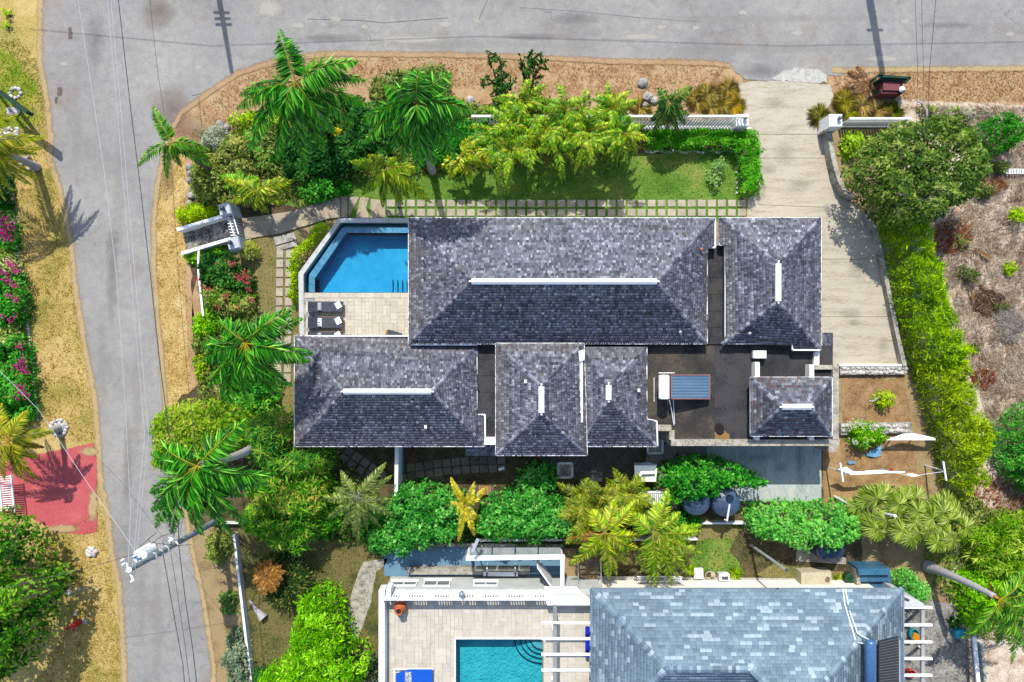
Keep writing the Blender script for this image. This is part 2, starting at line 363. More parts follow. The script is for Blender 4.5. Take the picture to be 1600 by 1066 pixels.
def flowers(parent, spots, cols, z, r=.3, n=70, size=.09):
    rng = nrng(); s = Soup()
    for q in spots:
        px, py = q[:2]; rr = q[2] if len(q) > 2 else r; c = P(px, py, z); m = max(6, int(n * (rr / .3) ** 2))
        X = c.x + rng.normal(0, rr * .5, m); Y = c.y + rng.normal(0, rr * .5, m); Z = z + rng.uniform(-.15, .22, m)
        an = rng.uniform(0, 6.28, m); nr = rng.normal(0, .5, (m, 3)); nr[:, 2] += 1
        s.leaves(np.stack([X, Y, Z], 1), np.stack([np.cos(an), np.sin(an), rng.normal(0, .3, m)], 1), nr, size * rng.uniform(.7, 1.4, m), size * .9, pick(cols, rng.uniform(0, 1, m)))
    return s.build('blossom', PETAL, parent)
def circ(cx, cy, r, n=14, ry=None, j=.12):
    rng = nrng(); return [(cx + r * rng.uniform(1 - j, 1 + j) * math.cos(2 * math.pi * i / n), cy + (ry or r) * rng.uniform(1 - j, 1 + j) * math.sin(2 * math.pi * i / n)) for i in range(n)]
def blades(name, label, pxs, n, L, W, cols, z=0.0, lean=.8, m=None, kind='stuff', parent=None, cat=None, clumps=0, group=None):
    """grass: narrow blades standing at many places inside pxs"""
    rng = nrng(); poly = wpoly(pxs, z); X, Y = inside(poly, n, rng)
    if clumps:
        cx, cy = inside(poly, clumps, rng); k = rng.integers(0, clumps, n); X = cx[k] + rng.normal(0, .07, n); Y = cy[k] + rng.normal(0, .07, n); ok = pip(poly, X, Y); X = X[ok]; Y = Y[ok]; n = len(X)
    an = rng.uniform(0, 6.28, n); e = rng.uniform(.15, 1.2, n); dv = np.stack([np.cos(an) * lean, np.sin(an) * lean, e], 1)
    nr = np.stack([-np.cos(an) * .7, -np.sin(an) * .7, np.full(n, 1.0)], 1) + rng.normal(0, .3, (n, 3))
    s = Soup(); sz = rng.uniform(.5, 1.3, n); s.leaves(np.stack([X, Y, np.full(n, z)], 1), dv, nr, L * sz, W * sz, pick(cols, rng.uniform(0, 1, n)) * 1.3, .05, .3)
    o = s.build(name, m or DRY, parent); tag(o, label, cat, group, kind); return o

# ------------------------------------------------------------------ palms
WIND = np.array([.10, -1.0, -.15])
def frond(parent, C, T, arch, cols, n=44, ll=.62, lw=.065, wind=.55, rach=None, hang=.35, name='frond', m=None, rw=.028):
    """one feather leaf from the crown C to its tip T: midrib and two rows of leaflets combed over by the wind"""
    n = int(n * 1.35); lw *= 1.15; rng = nrng(); C = np.array(C); T = np.array(T); mid = (C + T) / 2 + np.array([0, 0, arch]) + np.append(rng.normal(0, .08, 2), 0)
    t = np.linspace(0, 1, n); B = lambda u: ((1 - u) ** 2)[:, None] * C + (2 * u * (1 - u))[:, None] * mid + (u ** 2)[:, None] * T
    D = lambda u: (2 * (1 - u))[:, None] * (mid - C) + (2 * u)[:, None] * (T - mid)
    s = Soup(); rp = B(np.linspace(0, 1, 9)); s.tube([Vector(p) for p in rp], list(np.linspace(rw, .006, 9)), 4, np.array(rach if rach is not None else A(190, 190, 60)))
    u = np.linspace(.12, .995, n); base = B(u); tg = D(u); tg /= np.linalg.norm(tg, axis=1, keepdims=True)
    up = np.array([0, 0, 1.0]); sd = np.cross(tg, up); sd /= (np.linalg.norm(sd, axis=1, keepdims=True) + 1e-9); nu = np.cross(sd, tg)
    env = np.sin(np.clip(u * .86 + .16, 0, 1) * np.pi) ** .55 * (1 - .35 * u)
    for sg in (-1, 1):
        dv = sd * sg * 1.0 + tg * (.55 + .5 * u)[:, None] + WIND * wind * rng.uniform(.6, 1.3, (n, 1)) - up * hang + rng.normal(0, .12, (n, 3)) + nu * (.12 + rng.normal(0, .3 if lw > .075 else .1, (n, 1)))
        nr = nu + sd * sg * .35 + rng.normal(0, .2, (n, 3))
        col = pick(cols, np.clip(rng.normal(.5, .32, n), 0, 1)) * 1.55 * rng.uniform(.65, 1.25, (n, 1))
        s.leaves(base + sd * sg * .01, dv, nr, ll * env * rng.uniform(.8, 1.15, n), lw * rng.uniform(.8, 1.2, n), col, .12, .22, .4)
    return s.build(name, m or GLOSSY, parent)
def trunk(parent, base, top, r0, r1, bow=.15, m=None, n=10, seg=14, bulge=.0, name='trunk'):
    base = Vector(base); top = Vector(top); pts = []; rr = []; d = (top - base); sdv = Vector((-d.y, d.x, 0)); sdv = sdv.normalized() if sdv.length > 1e-5 else Vector((1, 0, 0))
    for i in range(seg * 2 + 1):
        t = i / (seg * 2); pts.append(base.lerp(top, t) + sdv * bow * math.sin(math.pi * t)); rr.append((r0 + (r1 - r0) * t ** .7 + bulge * math.exp(-(t / .12) ** 2)) * (1.04 if i % 2 else .97))
    b = MB(); b.tube(pts, rr, n); return b.build(name, m or BARK, parent, smooth=True)
ROYAL = [A(26, 84, 18), A(48, 140, 24), A(86, 184, 40), A(150, 214, 80)]
COCO = [A(90, 120, 20), A(150, 165, 30), A(190, 190, 45), A(215, 200, 70)]
ARECA = [A(30, 88, 8), A(74, 146, 16), A(126, 188, 30), A(180, 214, 56), A(214, 210, 66)]
GREYP = [A(60, 90, 35), A(105, 135, 50), A(145, 168, 72), A(185, 196, 108)]
def palm(label, base, crownpx, h, tips, cols=ROYAL, cat='palm tree', r=(.2, .13), ll=.62, lw=.07, n=44, bow=.12, bark=None, shaft=None, wind=.55, hang=.35, rach=None, name='palm_tree', group=None, bulge=.05, extra=0, exr=55, dead=1):
    b = P(*base); c = P(*crownpx, h); t = thing(name, label, cat, b, group); top = c - Vector((0, 0, .35))
    trunk(t, b, top, r[0], r[1], bow, bark, bulge=bulge)
    if shaft: trunk(t, top + (b - top).normalized() * shaft, top + Vector((0, 0, .25)), r[1] * .95, r[1] * .5, 0, SHAFT, 8, 4, name='crownshaft')
    rng = nrng(); tips = list(tips)
    for k in range(extra):
        a = rng.uniform(0, 6.28); q = exr * rng.uniform(.45, 1); tips.append((crownpx[0] + q * math.cos(a), crownpx[1] + q * math.sin(a), rng.uniform(.5, 1.8), .5))
    for q in tips:
        tx, ty = q[:2]; drop = q[2] if len(q) > 2 else 1.0; arch = q[3] if len(q) > 3 else .9; z = max(.2, h - drop); T = P(tx, ty, z)
        frond(t, c, T, arch, q[4] if len(q) > 4 else cols, n, ll, lw, wind, rach, hang)
    for k in range(dead):
        a = rng.uniform(0, 6.28); l = rng.uniform(.5, 1.0); frond(t, c - Vector((0, 0, .3)), c + Vector((math.cos(a) * l, math.sin(a) * l, -min(1.8, h * .55))), .1, [A(120, 85, 55), A(165, 125, 80), A(200, 165, 115)], 26, ll * .6, .04, .1, A(180, 140, 90), .5, 'dead_frond', DRY)
    return t
def clump_palm(label, px, py, rx, ry, h, nf, cols, cat='palm', L=(1.1, 1.7), name='clumping_palm', ll=.42, lw=.06, stemsn=8, group=None, wind=.35, rach=None, n=24):
    """many canes from one root, each with a tuft of feather leaves"""
    rng = nrng(); b = P(px, py); t = thing(name, label, cat, b, group); k = 1 / PXM; mb = MB(); heads = []
    for i in range(stemsn):
        a = 6.28 * i / stemsn + rng.uniform(-.4, .4); q = rng.uniform(.15, .8); hh = h * rng.uniform(.65, 1.0)
        c = P(px + rx * q * math.cos(a), py + ry * q * math.sin(a), hh); mb.tube([b + Vector((.15 * math.cos(a), -.15 * math.sin(a), 0)), b.lerp(c, .5) + Vector((0, 0, .2)), c], [.05, .04, .03], 5); heads.append((c, a))
    mb.build('cane', BARKB, t)
    for i in range(nf):
        c, a0 = heads[i % stemsn]; a = rng.uniform(0, 6.28); l = rng.uniform(*L); T = c + Vector((math.cos(a) * l * .78, math.sin(a) * l * .78 - .2, rng.uniform(-1.1, .5)))
        frond(t, c, T, l * rng.uniform(.35, .75), cols if rng.uniform() < .7 else (cols[1:] + cols[-1:] if rng.uniform() < .6 else cols[:3]), n, ll, lw, wind, rach, .3)
    return t
def spikes(name, label, cat, px, py, n, L, W, cols, z=.1, spread=.9, m=None, group=None, part='leaf_blades', r0=.06, droop=.35, up=(.1, .8)):
    """a tuft whose blades fan out from one root"""
    rng = nrng(); c = P(px, py, z); t = thing(name, label, cat, (c.x, c.y, 0), group); an = rng.uniform(0, 6.28, n); e = rng.uniform(up[0], up[1], n)
    dv = np.stack([np.cos(an) * spread, np.sin(an) * spread, e], 1); nr = np.stack([-np.cos(an), -np.sin(an), np.full(n, 1.2)], 1)
    base = np.stack([c.x + np.cos(an) * r0 * rng.uniform(0, 1, n), c.y + np.sin(an) * r0 * rng.uniform(0, 1, n), np.full(n, max(.01, z - .1))], 1)
    s = Soup(); s.leaves(base, dv, nr, L * rng.uniform(.6, 1.15, n), W, pick(cols, rng.uniform(0, 1, n)) * 1.6, .1, droop); s.build(part, m or LEAF, t); return t
def rock(label, px, py, r, group=None, z=0.0, mm=None, parent=None, name='rock', flat=.7):
    rng = nrng(); b = MB(); c = P(px, py, z); prof = [(.55, 0), (.95, .25), (1.0, .5), (.75, .82), (.3, 1.0)]; n = 7; vs = []
    for (q, hh) in prof:
        for k in range(n):
            a = 6.28 * k / n; j = rng.uniform(.8, 1.15); vs.append((c.x + r * q * j * math.cos(a), c.y + r * q * j * math.sin(a), z + hh * r * flat * 1.6 * rng.uniform(.92, 1.08)))
    fs = [(i * n + k, i * n + (k + 1) % n, (i + 1) * n + (k + 1) % n, (i + 1) * n + k) for i in range(4) for k in range(n)] + [tuple(4 * n + k for k in range(n))]
    o = b.add(vs, fs).build(name, mm or STONE, parent)
    if parent is None:
        tag(o, label, 'rock', group)
        if 'boulder' in label: o.data.materials[0] = BOULDER
    return o
# ================================================================== THE SETTING
def asphalt():
    m = bpy.data.materials.new('weathered_asphalt'); t, N, Lk = nodes_of(m)
    out = N.new('ShaderNodeOutputMaterial'); bs = N.new('ShaderNodeBsdfPrincipled'); Lk.new(bs.outputs[0], out.inputs[0]); bs.inputs['Roughness'].default_value = .9; bs.inputs['Specular IOR Level'].default_value = .2
    g = N.new('ShaderNodeNewGeometry')
    def noise(sc, det=4, st=None, rough=.6):
        n = N.new('ShaderNodeTexNoise'); n.inputs['Scale'].default_value = sc; n.inputs['Detail'].default_value = det; n.inputs['Roughness'].default_value = rough
        if st:
            mp = N.new('ShaderNodeMapping'); mp.inputs['Scale'].default_value = st; Lk.new(g.outputs['Position'], mp.inputs[0]); Lk.new(mp.outputs[0], n.inputs[0])
        else: Lk.new(g.outputs['Position'], n.inputs[0])
        return n.outputs[0]
    def ramp(v, stops):
        r = N.new('ShaderNodeValToRGB'); e = r.color_ramp.elements
        while len(e) < len(stops): e.new(.5)
        for i, (p, c) in enumerate(stops): e[i].position = p; e[i].color = (*c, 1)
        Lk.new(v, r.inputs[0]); return r.outputs[0]
    def mul(a, b, f=1.0, mode='MULTIPLY'):
        x = N.new('ShaderNodeMix'); x.data_type = 'RGBA'; x.blend_type = mode
        if isinstance(f, float): x.inputs[0].default_value = f
        else: Lk.new(f, x.inputs[0])
        Lk.new(a, x.inputs[6]); Lk.new(b, x.inputs[7]); return x.outputs[2]
    base = ramp(noise(.22, 6), [(.3, A(154, 150, 146)), (.5, A(170, 167, 162)), (.7, A(184, 180, 172))])
    grain = ramp(noise(26, 3), [(.3, (.72, .72, .73)), (.5, (.98, .98, .98)), (.72, (1.22, 1.2, 1.18))])
    mott = ramp(noise(2.3, 5), [(.32, (.86, .86, .88)), (.6, (1.04, 1.04, 1.04))])
    c = mul(mul(base, grain), mott)
    # worn pale scabs and brown dirt that gathers at the bends
    scab = ramp(noise(1.1, 7, rough=.75), [(.63, (0, 0, 0)), (.69, (.55, .55, .55))])
    pale = N.new('ShaderNodeRGB'); pale.outputs[0].default_value = (*A(200, 192, 178), 1); c = mul(c, pale.outputs[0], scab, 'MIX')
    dirt = ramp(noise(.33, 6, rough=.7), [(.56, (0, 0, 0)), (.72, (.55, .55, .55))])
    brown = N.new('ShaderNodeRGB'); brown.outputs[0].default_value = (*A(150, 128, 112), 1); c = mul(c, brown.outputs[0], dirt, 'MIX')
    # hairline cracks
    vo = N.new('ShaderNodeTexVoronoi'); vo.feature = 'DISTANCE_TO_EDGE'; vo.inputs['Scale'].default_value = .33
    wob = N.new('ShaderNodeTexNoise'); wob.inputs['Scale'].default_value = 1.3; wob.inputs['Detail'].default_value = 5; Lk.new(g.outputs['Position'], wob.inputs[0])
    av = N.new('ShaderNodeVectorMath'); av.operation = 'MULTIPLY_ADD'; av.inputs[1].default_value = (1.4, 1.4, 0); Lk.new(wob.outputs['Color'], av.inputs[0]); Lk.new(g.outputs['Position'], av.inputs[2]); Lk.new(av.outputs[0], vo.inputs['Vector'])
    crack = ramp(vo.outputs['Distance'], [(.0, (.55, .54, .54)), (.006, (.8, .8, .8)), (.012, (1, 1, 1))])
    cm = ramp(noise(.16, 3), [(.5, (0, 0, 0)), (.62, (.8, .8, .8))]); c = mul(c, crack, cm)
    Lk.new(c, bs.inputs['Base Color'])
    bp = N.new('ShaderNodeBump'); bp.inputs['Strength'].default_value = .25; bp.inputs['Distance'].default_value = .02; Lk.new(noise(40, 3), bp.inputs['Height']); Lk.new(bp.outputs[0], bs.inputs['Normal'])
    return m
ASPH = asphalt()
G_TAN = mat('dry_ground', [A(120, 102, 72), A(164, 140, 98), A(190, 166, 122), A(146, 128, 84)], (.9, 22), .95, .4, mixk=.5, lo=.39, hi=.61)
G_OCHRE = mat('dry_grass_verge', [A(160, 132, 72), A(204, 168, 98), A(222, 190, 122), A(230, 206, 152)], (.8, 19), .95, .5, mixk=.5, lo=.39, hi=.61)
G_GREENISH = mat('patchy_grass_verge', [A(128, 138, 58), A(182, 164, 84), A(214, 182, 112), A(224, 198, 138)], (.45, 16), .95, .5, mixk=.5, lo=.39, hi=.61)
G_RUST = mat('rust_grass_verge', [A(150, 116, 82), A(196, 156, 114), A(212, 178, 136), A(186, 172, 126)], (1.1, 24), .95, .5, mixk=.5, lo=.39, hi=.61)
G_LOT = mat('straw_ground', [A(108, 84, 64), A(180, 150, 122), A(222, 200, 174), A(238, 228, 210), A(190, 152, 116)], (1.6, 14), .95, .6, mixk=.45, lo=.3, hi=.7)
G_LAWN = mat('lawn', [A(62, 104, 28), A(92, 138, 42), A(124, 158, 60), A(178, 166, 92)], (.55, 20), .9, .5, mixk=.42, lo=.38, hi=.64)
G_LAWND = mat('worn_lawn', [A(84, 98, 44), A(136, 128, 76), A(166, 144, 98), A(110, 120, 54)], (.6, 18), .9, .5, mixk=.5, lo=.39, hi=.61)
G_SOIL = mat('garden_soil', [A(60, 54, 38), A(94, 84, 58), A(126, 112, 78)], (1.5, 20), .95, .5, mixk=.5, lo=.39, hi=.61)
G_BED = mat('gravel_soil', [A(128, 98, 66), A(170, 134, 92), A(196, 160, 116)], (1.6, 26), .95, .5, mixk=.5, lo=.39, hi=.61)
G_BEDO = mat('orange_soil', [A(138, 108, 68), A(178, 142, 94), A(198, 166, 118)], (1.2, 24), .95, .4, mixk=.5, lo=.39, hi=.61)
DRIVE = mat('broomed_concrete', [A(150, 140, 122), A(196, 184, 160), A(216, 206, 186), A(200, 180, 146)], (.9, 9), .9, .2, stretch=(.55, 3.2, 1), mixk=.42, lo=.3, hi=.7)
SLABC = mat('stained_concrete_slab', [A(150, 165, 165), A(190, 200, 196), A(222, 220, 208)], (.9, 10), .8, .1, stretch=(2.6, .5, 1))
FLAG = mat('flagstone_concrete', [A(120, 108, 92), A(176, 160, 136), A(205, 190, 164), A(170, 140, 104)], (1.4, 12), .9, .3, lo=.32, hi=.66)
PAVER = mat('concrete_paver', [A(165, 155, 135), A(196, 186, 164), A(212, 202, 182)], (3, 30), .9, .15, rnd=.12)
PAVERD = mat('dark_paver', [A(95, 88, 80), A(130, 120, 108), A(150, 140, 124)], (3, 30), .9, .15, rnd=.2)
RED = mat('red_painted_concrete', [A(192, 80, 86), A(208, 98, 102), A(216, 120, 118)], (.8, 16), .85, .1)
TRAV = mat('travertine', [A(194, 180, 154), A(216, 206, 186), A(228, 220, 204), A(206, 186, 154)], (2.5, 22), .7, .08, rnd=.08)
BLUEP = mat('blue_painted_concrete', [A(96, 136, 160), A(112, 152, 176), A(128, 166, 188)], (1.2, 18), .75, .05)

patch('ground', [(-6000, -6000), (7600, -6000), (7600, 7000), (-6000, 7000)], 0.0, G_TAN, amp=0)
patch('verge', [(-900, -400), (63, -400), (60, 0), (66, 60), (62, 95), (72, 150), (80, 210), (78, 250), (95, 300), (104, 340), (110, 380), (118, 450), (126, 500), (134, 550), (148, 620), (154, 700), (158, 760), (168, 800), (174, 860), (187, 920), (192, 1000), (196, 1500), (-900, 1500)], .006, G_GREENISH)
patch('verge', [(262, 215), (285, 175), (330, 142), (370, 116), (410, 102), (452, 90), (520, 84), (700, 86), (900, 92), (1100, 97), (1140, 101), (1160, 120), (1165, 200), (960, 190), (440, 200), (330, 260), (300, 340), (310, 480), (318, 640), (255, 640), (246, 500), (240, 420), (239, 340), (246, 280)], .006, G_RUST)
patch('verge', [(240, 340), (246, 285), (262, 225), (290, 215), (292, 330), (290, 460), (300, 640), (258, 640), (246, 480), (239, 410)], .009, G_OCHRE)
patch('verge', [(1292, 112), (1440, 108), (1600, 106), (2600, 100), (2600, 165), (1600, 165), (1450, 158), (1300, 150)], .009, G_RUST)
patch('lawn', [(-300, 80), (8, 78), (26, 92), (34, 112), (56, 130), (52, 168), (66, 185), (40, 200), (-300, 210)], .010, mat('bright_grass', [A(70, 120, 20), A(110, 150, 30), A(160, 164, 54), A(205, 180, 96)], (.5, 16), .95, .5, mixk=.4), .2, .06)
patch('vacant_lot', [(1400, 150), (2600, 160), (2600, 1500), (1470, 1500), (1490, 820), (1440, 560), (1400, 330)], .006, G_LOT)
patch('verge', [(298, 830), (320, 815), (372, 825), (380, 940), (396, 1066), (398, 1400), (338, 1400), (332, 1040), (316, 930), (304, 880)], .009, G_TAN)
patch('garden_soil', [(306, 225), (350, 208), (440, 188), (560, 176), (640, 168), (760, 182), (960, 186), (1160, 190), (1160, 320), (600, 345), (520, 345), (380, 370), (310, 400), (300, 480), (318, 640), (460, 655), (560, 700), (620, 690), (1300, 680), (1300, 850), (620, 860), (300, 820), (262, 640), (310, 600), (292, 330)], .012, G_SOIL)
patch('lawn', [(440, 250), (1010, 240), (1152, 236), (1158, 345), (600, 345), (440, 320)], .016, G_LAWN)
patch('lawn', [(376, 372), (470, 360), (476, 660), (395, 660), (396, 520), (402, 470), (380, 400)], .016, G_LAWND)
patch('lawn', [(1060, 806), (1330, 830), (1330, 935), (930, 935), (960, 870), (1060, 860)], .016, G_LAWND)
patch('lawn', [(1085, 845), (1140, 840), (1178, 870), (1190, 915), (1060, 915), (1080, 880)], .019, G_LAWN)
patch('lawn', [(372, 826), (610, 850), (600, 1400), (398, 1400), (392, 1040)], .016, mat('shade_toned_lawn', [A(58, 74, 32), A(96, 102, 52), A(146, 126, 80), A(80, 104, 40)], (.7, 22), .95, .5, mixk=.45, lo=.38, hi=.62))  # darker greens put the shade of this corner into the lawn colour
patch('garden_soil', [(1315, 584), (1412, 584), (1424, 662), (1316, 662)], .016, G_BED, .3, .03)
patch('garden_soil', [(1314, 686), (1428, 686), (1432, 738), (1314, 738)], .016, G_BED, .3, .03)
patch('garden_soil', [(1286, 690), (1316, 690), (1316, 738), (1440, 736), (1446, 790), (1330, 800), (1286, 800)], .014, G_BEDO, .3, .03)
patch('garden_soil', [(1155, 820), (1345, 830), (1350, 900), (1210, 880), (1170, 905), (1140, 860)], .021, G_SOIL)
road_px = [(60, -60), (60, 0), (64, 60), (62, 95), (72, 150), (80, 210), (78, 250), (95, 300), (104, 340), (110, 380), (118, 450), (126, 500), (134, 550), (148, 620), (154, 700), (158, 760), (168, 800), (174, 860), (187, 920), (192, 1000), (196, 1400), (338, 1400), (334, 1040), (316, 930), (304, 880), (294, 830), (282, 760), (270, 690), (258, 640), (252, 560), (246, 500), (240, 420), (240, 340), (247, 280), (262, 215), (285, 175), (330, 142), (370, 116), (410, 102), (452, 90), (520, 84), (700, 86), (850, 90), (960, 96), (1100, 98), (1140, 102), (1165, 125), (1215, 128), (1300, 118), (1440, 109), (1600, 106), (2600, 100), (2600, -60)]
road_w = wpoly(road_px); road = patch('road', road_px, .028, ASPH, .22, .055)
patch('road', [(-2200, -60), (60, -60), (2600, -60), (2600, -62), (60, -230), (-2200, -230)], .026, ASPH, amp=0)
patch('driveway', [(1152, 132), (1172, 128), (1225, 127), (1296, 132), (1302, 150), (1292, 172), (1268, 190), (1286, 200), (1298, 260), (1312, 305), (1345, 330), (1388, 380), (1398, 470), (1411, 575), (1270, 575), (1270, 350), (1168, 345), (1168, 310), (1182, 300), (1184, 215), (1162, 200), (1160, 160)], .036, DRIVE, .4, .02)
# expansion joints are saw cuts in the slab
jb = MB()
for (a, b_) in (((1162, 210), (1290, 210)), ((1184, 247), (1296, 247)), ((1184, 320), (1340, 326)), ((1270, 405), (1390, 405)), ((1270, 495), (1400, 495))):
    jb.bar(P(*a, .037), P(*b_, .037), .022, .006)
tag(jb.build('expansion_joint', mat('joint_sand', [A(120, 104, 80), A(140, 124, 96)], (5, 30))), kind='structure')
pc = patch('concrete_apron', [(1206, 124), (1222, 112), (1245, 106), (1276, 108), (1292, 118), (1291, 130), (1268, 131), (1240, 128)], .05, mat('broken_concrete', [A(165, 160, 150), A(205, 202, 192), A(232, 230, 222)], (4, 22), .9, .5), .15, .05, thick=.05)
patch('concrete_slab', [(1104, 690), (1283, 690), (1283, 783), (1104, 783)], .03, SLABC, .5, .006)
patch('red_driveway', [(-60, 770), (22, 716), (88, 704), (147, 692), (152, 720), (152, 830), (130, 835), (100, 832), (40, 806), (-60, 790)], .034, RED, .3, .025)
patch('concrete_path', [(568, 878), (606, 872), (602, 882), (588, 893), (580, 940), (562, 990), (555, 1003), (543, 968), (550, 925), (562, 890)], .03, CONC, .3, .02, thick=.03)
patch('side_path', [(600, 856), (700, 850), (880, 856), (880, 900), (600, 900)], .03, BLUEP, amp=0)
patch('patio', [(1405, 925), (1490, 945), (1512, 990), (1530, 1400), (1405, 1400)], .03, mat('mottled_concrete', [A(90, 90, 88), A(150, 146, 138), A(192, 186, 174)], (1.6, 9), .9, .2, lo=.36, hi=.64), .4, .02)
patch('garden_soil', [(985, 884), (1245, 905), (1245, 925), (900, 925), (900, 860)], .022, G_SOIL)
patch('pavement', [(925, 900), (1412, 905), (1412, 940), (925, 940)], .03, mat('pale_pavement', [A(180, 176, 164), A(222, 218, 208)], (2, 14)), amp=0)
# earth drifting from the verges over the road edges
DUST = dustmat('verge_dust', A(186, 158, 112), A(206, 180, 134)); DUSTB = dustmat('brown_dust', A(128, 106, 90), A(154, 130, 112), .9, .1, .55, .9); PALE = dustmat('worn_patch', A(196, 188, 174), A(218, 212, 200), 3.2, .06, .75, .4); DARKP = dustmat('dark_patch', A(110, 108, 108), A(132, 130, 128), 1.0, .1, .4, 1.0); GREYD = dustmat('grey_stain', A(120, 112, 100), A(140, 130, 116), 2.2, .08, .28, .9)
le = [(62, -60), (63, 30), (62, 95), (72, 150), (79, 210), (78, 250), (95, 300), (104, 340), (111, 380), (118, 450), (126, 500), (134, 550), (148, 620), (154, 700), (158, 760), (168, 800), (174, 860), (187, 920), (192, 1000), (196, 1100)]
fade_sheet('road_dust', [((x + 13, y), (x - 9, y)) for x, y in le], .033, DUST)
re_ = [(334, 1100), (333, 1040), (316, 930), (304, 880), (294, 830), (282, 760), (270, 690), (258, 640), (252, 560), (246, 500), (240, 420), (240, 340), (247, 280), (262, 215)]
fade_sheet('road_dust', [((x - 10, y), (x + 9, y)) for x, y in re_], .034, DUST)
DUSTR = dustmat('rust_dust', A(180, 146, 108), A(200, 166, 128))
te = [(262, 215), (285, 175), (330, 142), (370, 116), (410, 102), (452, 90), (520, 84), (610, 85), (700, 86), (780, 88), (850, 90), (960, 96), (1050, 97), (1100, 98), (1140, 102)]
fade_sheet('road_dust', [((x - 5, y - 11), (x + 3, y + 9)) for x, y in te], .035, DUSTR); fade_sheet('road_dust', [((x, 109 - (x - 1300) * .01 - 10), (x, 109 - (x - 1300) * .01 + 10)) for x in range(1300, 1660, 30)], .035, DUST)
for x, y, rx, ry in ((268, 175, 42, 60), (248, 20, 40, 40), (300, 205, 40, 40), (262, 260, 18, 70)): fade_blob('road_dust', x, y, rx, ry, .0315, DUSTB)
for x, y, rx, ry in ((422, 14, 34, 22), (465, 40, 20, 8), (525, 30, 14, 8), (570, 42, 10, 7), (695, 38, 22, 9), (745, 34, 10, 6), (1033, 42, 13, 8), (1087, 44, 11, 6), (1245, 52, 20, 7), (1413, 34, 14, 7), (1578, 54, 12, 6), (1160, 20, 14, 7), (100, 100, 12, 6), (310, 105, 10, 6), (1000, 58, 60, 8), (640, 62, 90, 10), (1380, 92, 50, 8), ): fade_blob('worn_patch', x, y, rx, ry, .0322, PALE)
WORN = dustmat('worn_track', A(184, 180, 172), A(200, 196, 188), 1.2, .12, .4, .9)
for x, y, rx, ry in ((214, 640, 12, 160), (160, 560, 11, 140), (246, 960, 12, 140), (186, 300, 12, 140), (120, 200, 12, 140), (222, 900, 10, 140), (700, 70, 240, 9), (1200, 78, 260, 9), (1200, 30, 300, 8)): fade_blob('worn_track', x, y, rx, ry, .0318, WORN)
for x, y, rx, ry in ((1190, 112, 50, 18), (900, 30, 60, 14), (830, 58, 80, 9), (1480, 40, 70, 8), (520, 60, 80, 10), (150, 60, 24, 60), (176, 420, 14, 120), (262, 780, 10, 90), (200, 720, 12, 100)): fade_blob('dark_patch', x, y, rx, ry, .0312, DARKP)
for x, y, rx, ry in ((1225, 240, 26, 30), (1200, 265, 20, 14), (1250, 290, 30, 16), (1330, 490, 26, 16), (1210, 160, 30, 14), (1340, 420, 24, 30), (1190, 300, 10, 24), (1380, 540, 18, 20), (1335, 505, 14, 8)): fade_blob('driveway_stain', x, y, rx, ry, .0392, GREYD)
for x, y, rx, ry in ((140, 705, 22, 12), (146, 790, 12, 40), (100, 826, 40, 10)): fade_blob('drifted_earth', x, y, rx, ry, .038, DUST)
for x, y, rx, ry in ((1220, 730, 16, 14), (1250, 720, 14, 40), (1180, 715, 60, 14), (1150, 740, 30, 30)): fade_blob('slab_stain', x, y, rx, ry, .034, GREYD)
# oil stains on the road
STAIN = mat('oil_stain', [A(95, 82, 76), A(120, 105, 98)], (8, 30), .7)
for q in ([(90, 138), (95, 136), (99, 140), (97, 150), (90, 151)], [(86, 152), (91, 152), (90, 162), (87, 163)], [(107, 45), (111, 42), (114, 52), (113, 62), (107, 62)]):
    patch('oil_stain', q, .031, STAIN, .06, .02)
CR = mat('road_crack', [A(95, 92, 92), A(115, 112, 110)], (8, 30)); cb = MB()
for line in ([(762, 0), (757, 10), (752, 22), (746, 36)], [(300, 150), (330, 141), (350, 128), (368, 117)], [(480, 30), (560, 32), (600, 36), (700, 28)], [(812, 12), (905, 18), (1000, 28), (1090, 34)]):
    for a, b_ in zip(line[:-1], line[1:]): cb.bar(P(*a, .0285), P(*b_, .0285), .035 if line[0][0] < 800 else .02, .006)
tag(cb.build('road_crack', CR), kind='structure')

# ---- stepping-stone paths: each stone its own piece
def prism_mesh(name, lx, ly, h, m, bev=.012):
    b = MB(); b.obox((0, 0), lx, ly, 0, h, bev=bev); return b.mesh(name, m)
pm = [prism_mesh('paver', .43, .38, .05, PAVER), prism_mesh('paver', .45, .39, .045, PAVER), prism_mesh('paver', .42, .37, .055, PAVER)]
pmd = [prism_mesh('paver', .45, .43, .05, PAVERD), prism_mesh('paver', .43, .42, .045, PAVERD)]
def lay(parent, name, me, p, a=0.0, z=None):
    o = bpy.data.objects.new(name, me); link(o, (p[0], p[1], p[2] if z is None else z), parent); o.rotation_euler = (random.uniform(-.012, .012), random.uniform(-.012, .012), a + random.uniform(-.025, .025)); return o
path = thing('stepping_stone_path', 'double row of square concrete pavers along the north eave', 'path', P(885, 325)); path['kind'] = 'structure'
for i in range(36):
    for j, y in enumerate((318, 332.5)):
        x = 611 + i * 15.65
        if x < 1166: lay(path, 'paver', random.choice(pm), P(x, y), z=.016)
path = thing('stepping_stone_path', 'two columns of pale pavers beside the pool hedge', 'path', P(445, 480)); path['kind'] = 'structure'
for i in range(14):
    for j, x in enumerate((438, 452.5)): lay(path, 'paver', random.choice(pm), P(x - i * .25, 397 + i * 14.9), math.pi / 2, .016)
path = thing('stepping_stone_path', 'curving dark pavers in the shade south of the house', 'path', P(700, 735)); path['kind'] = 'structure'
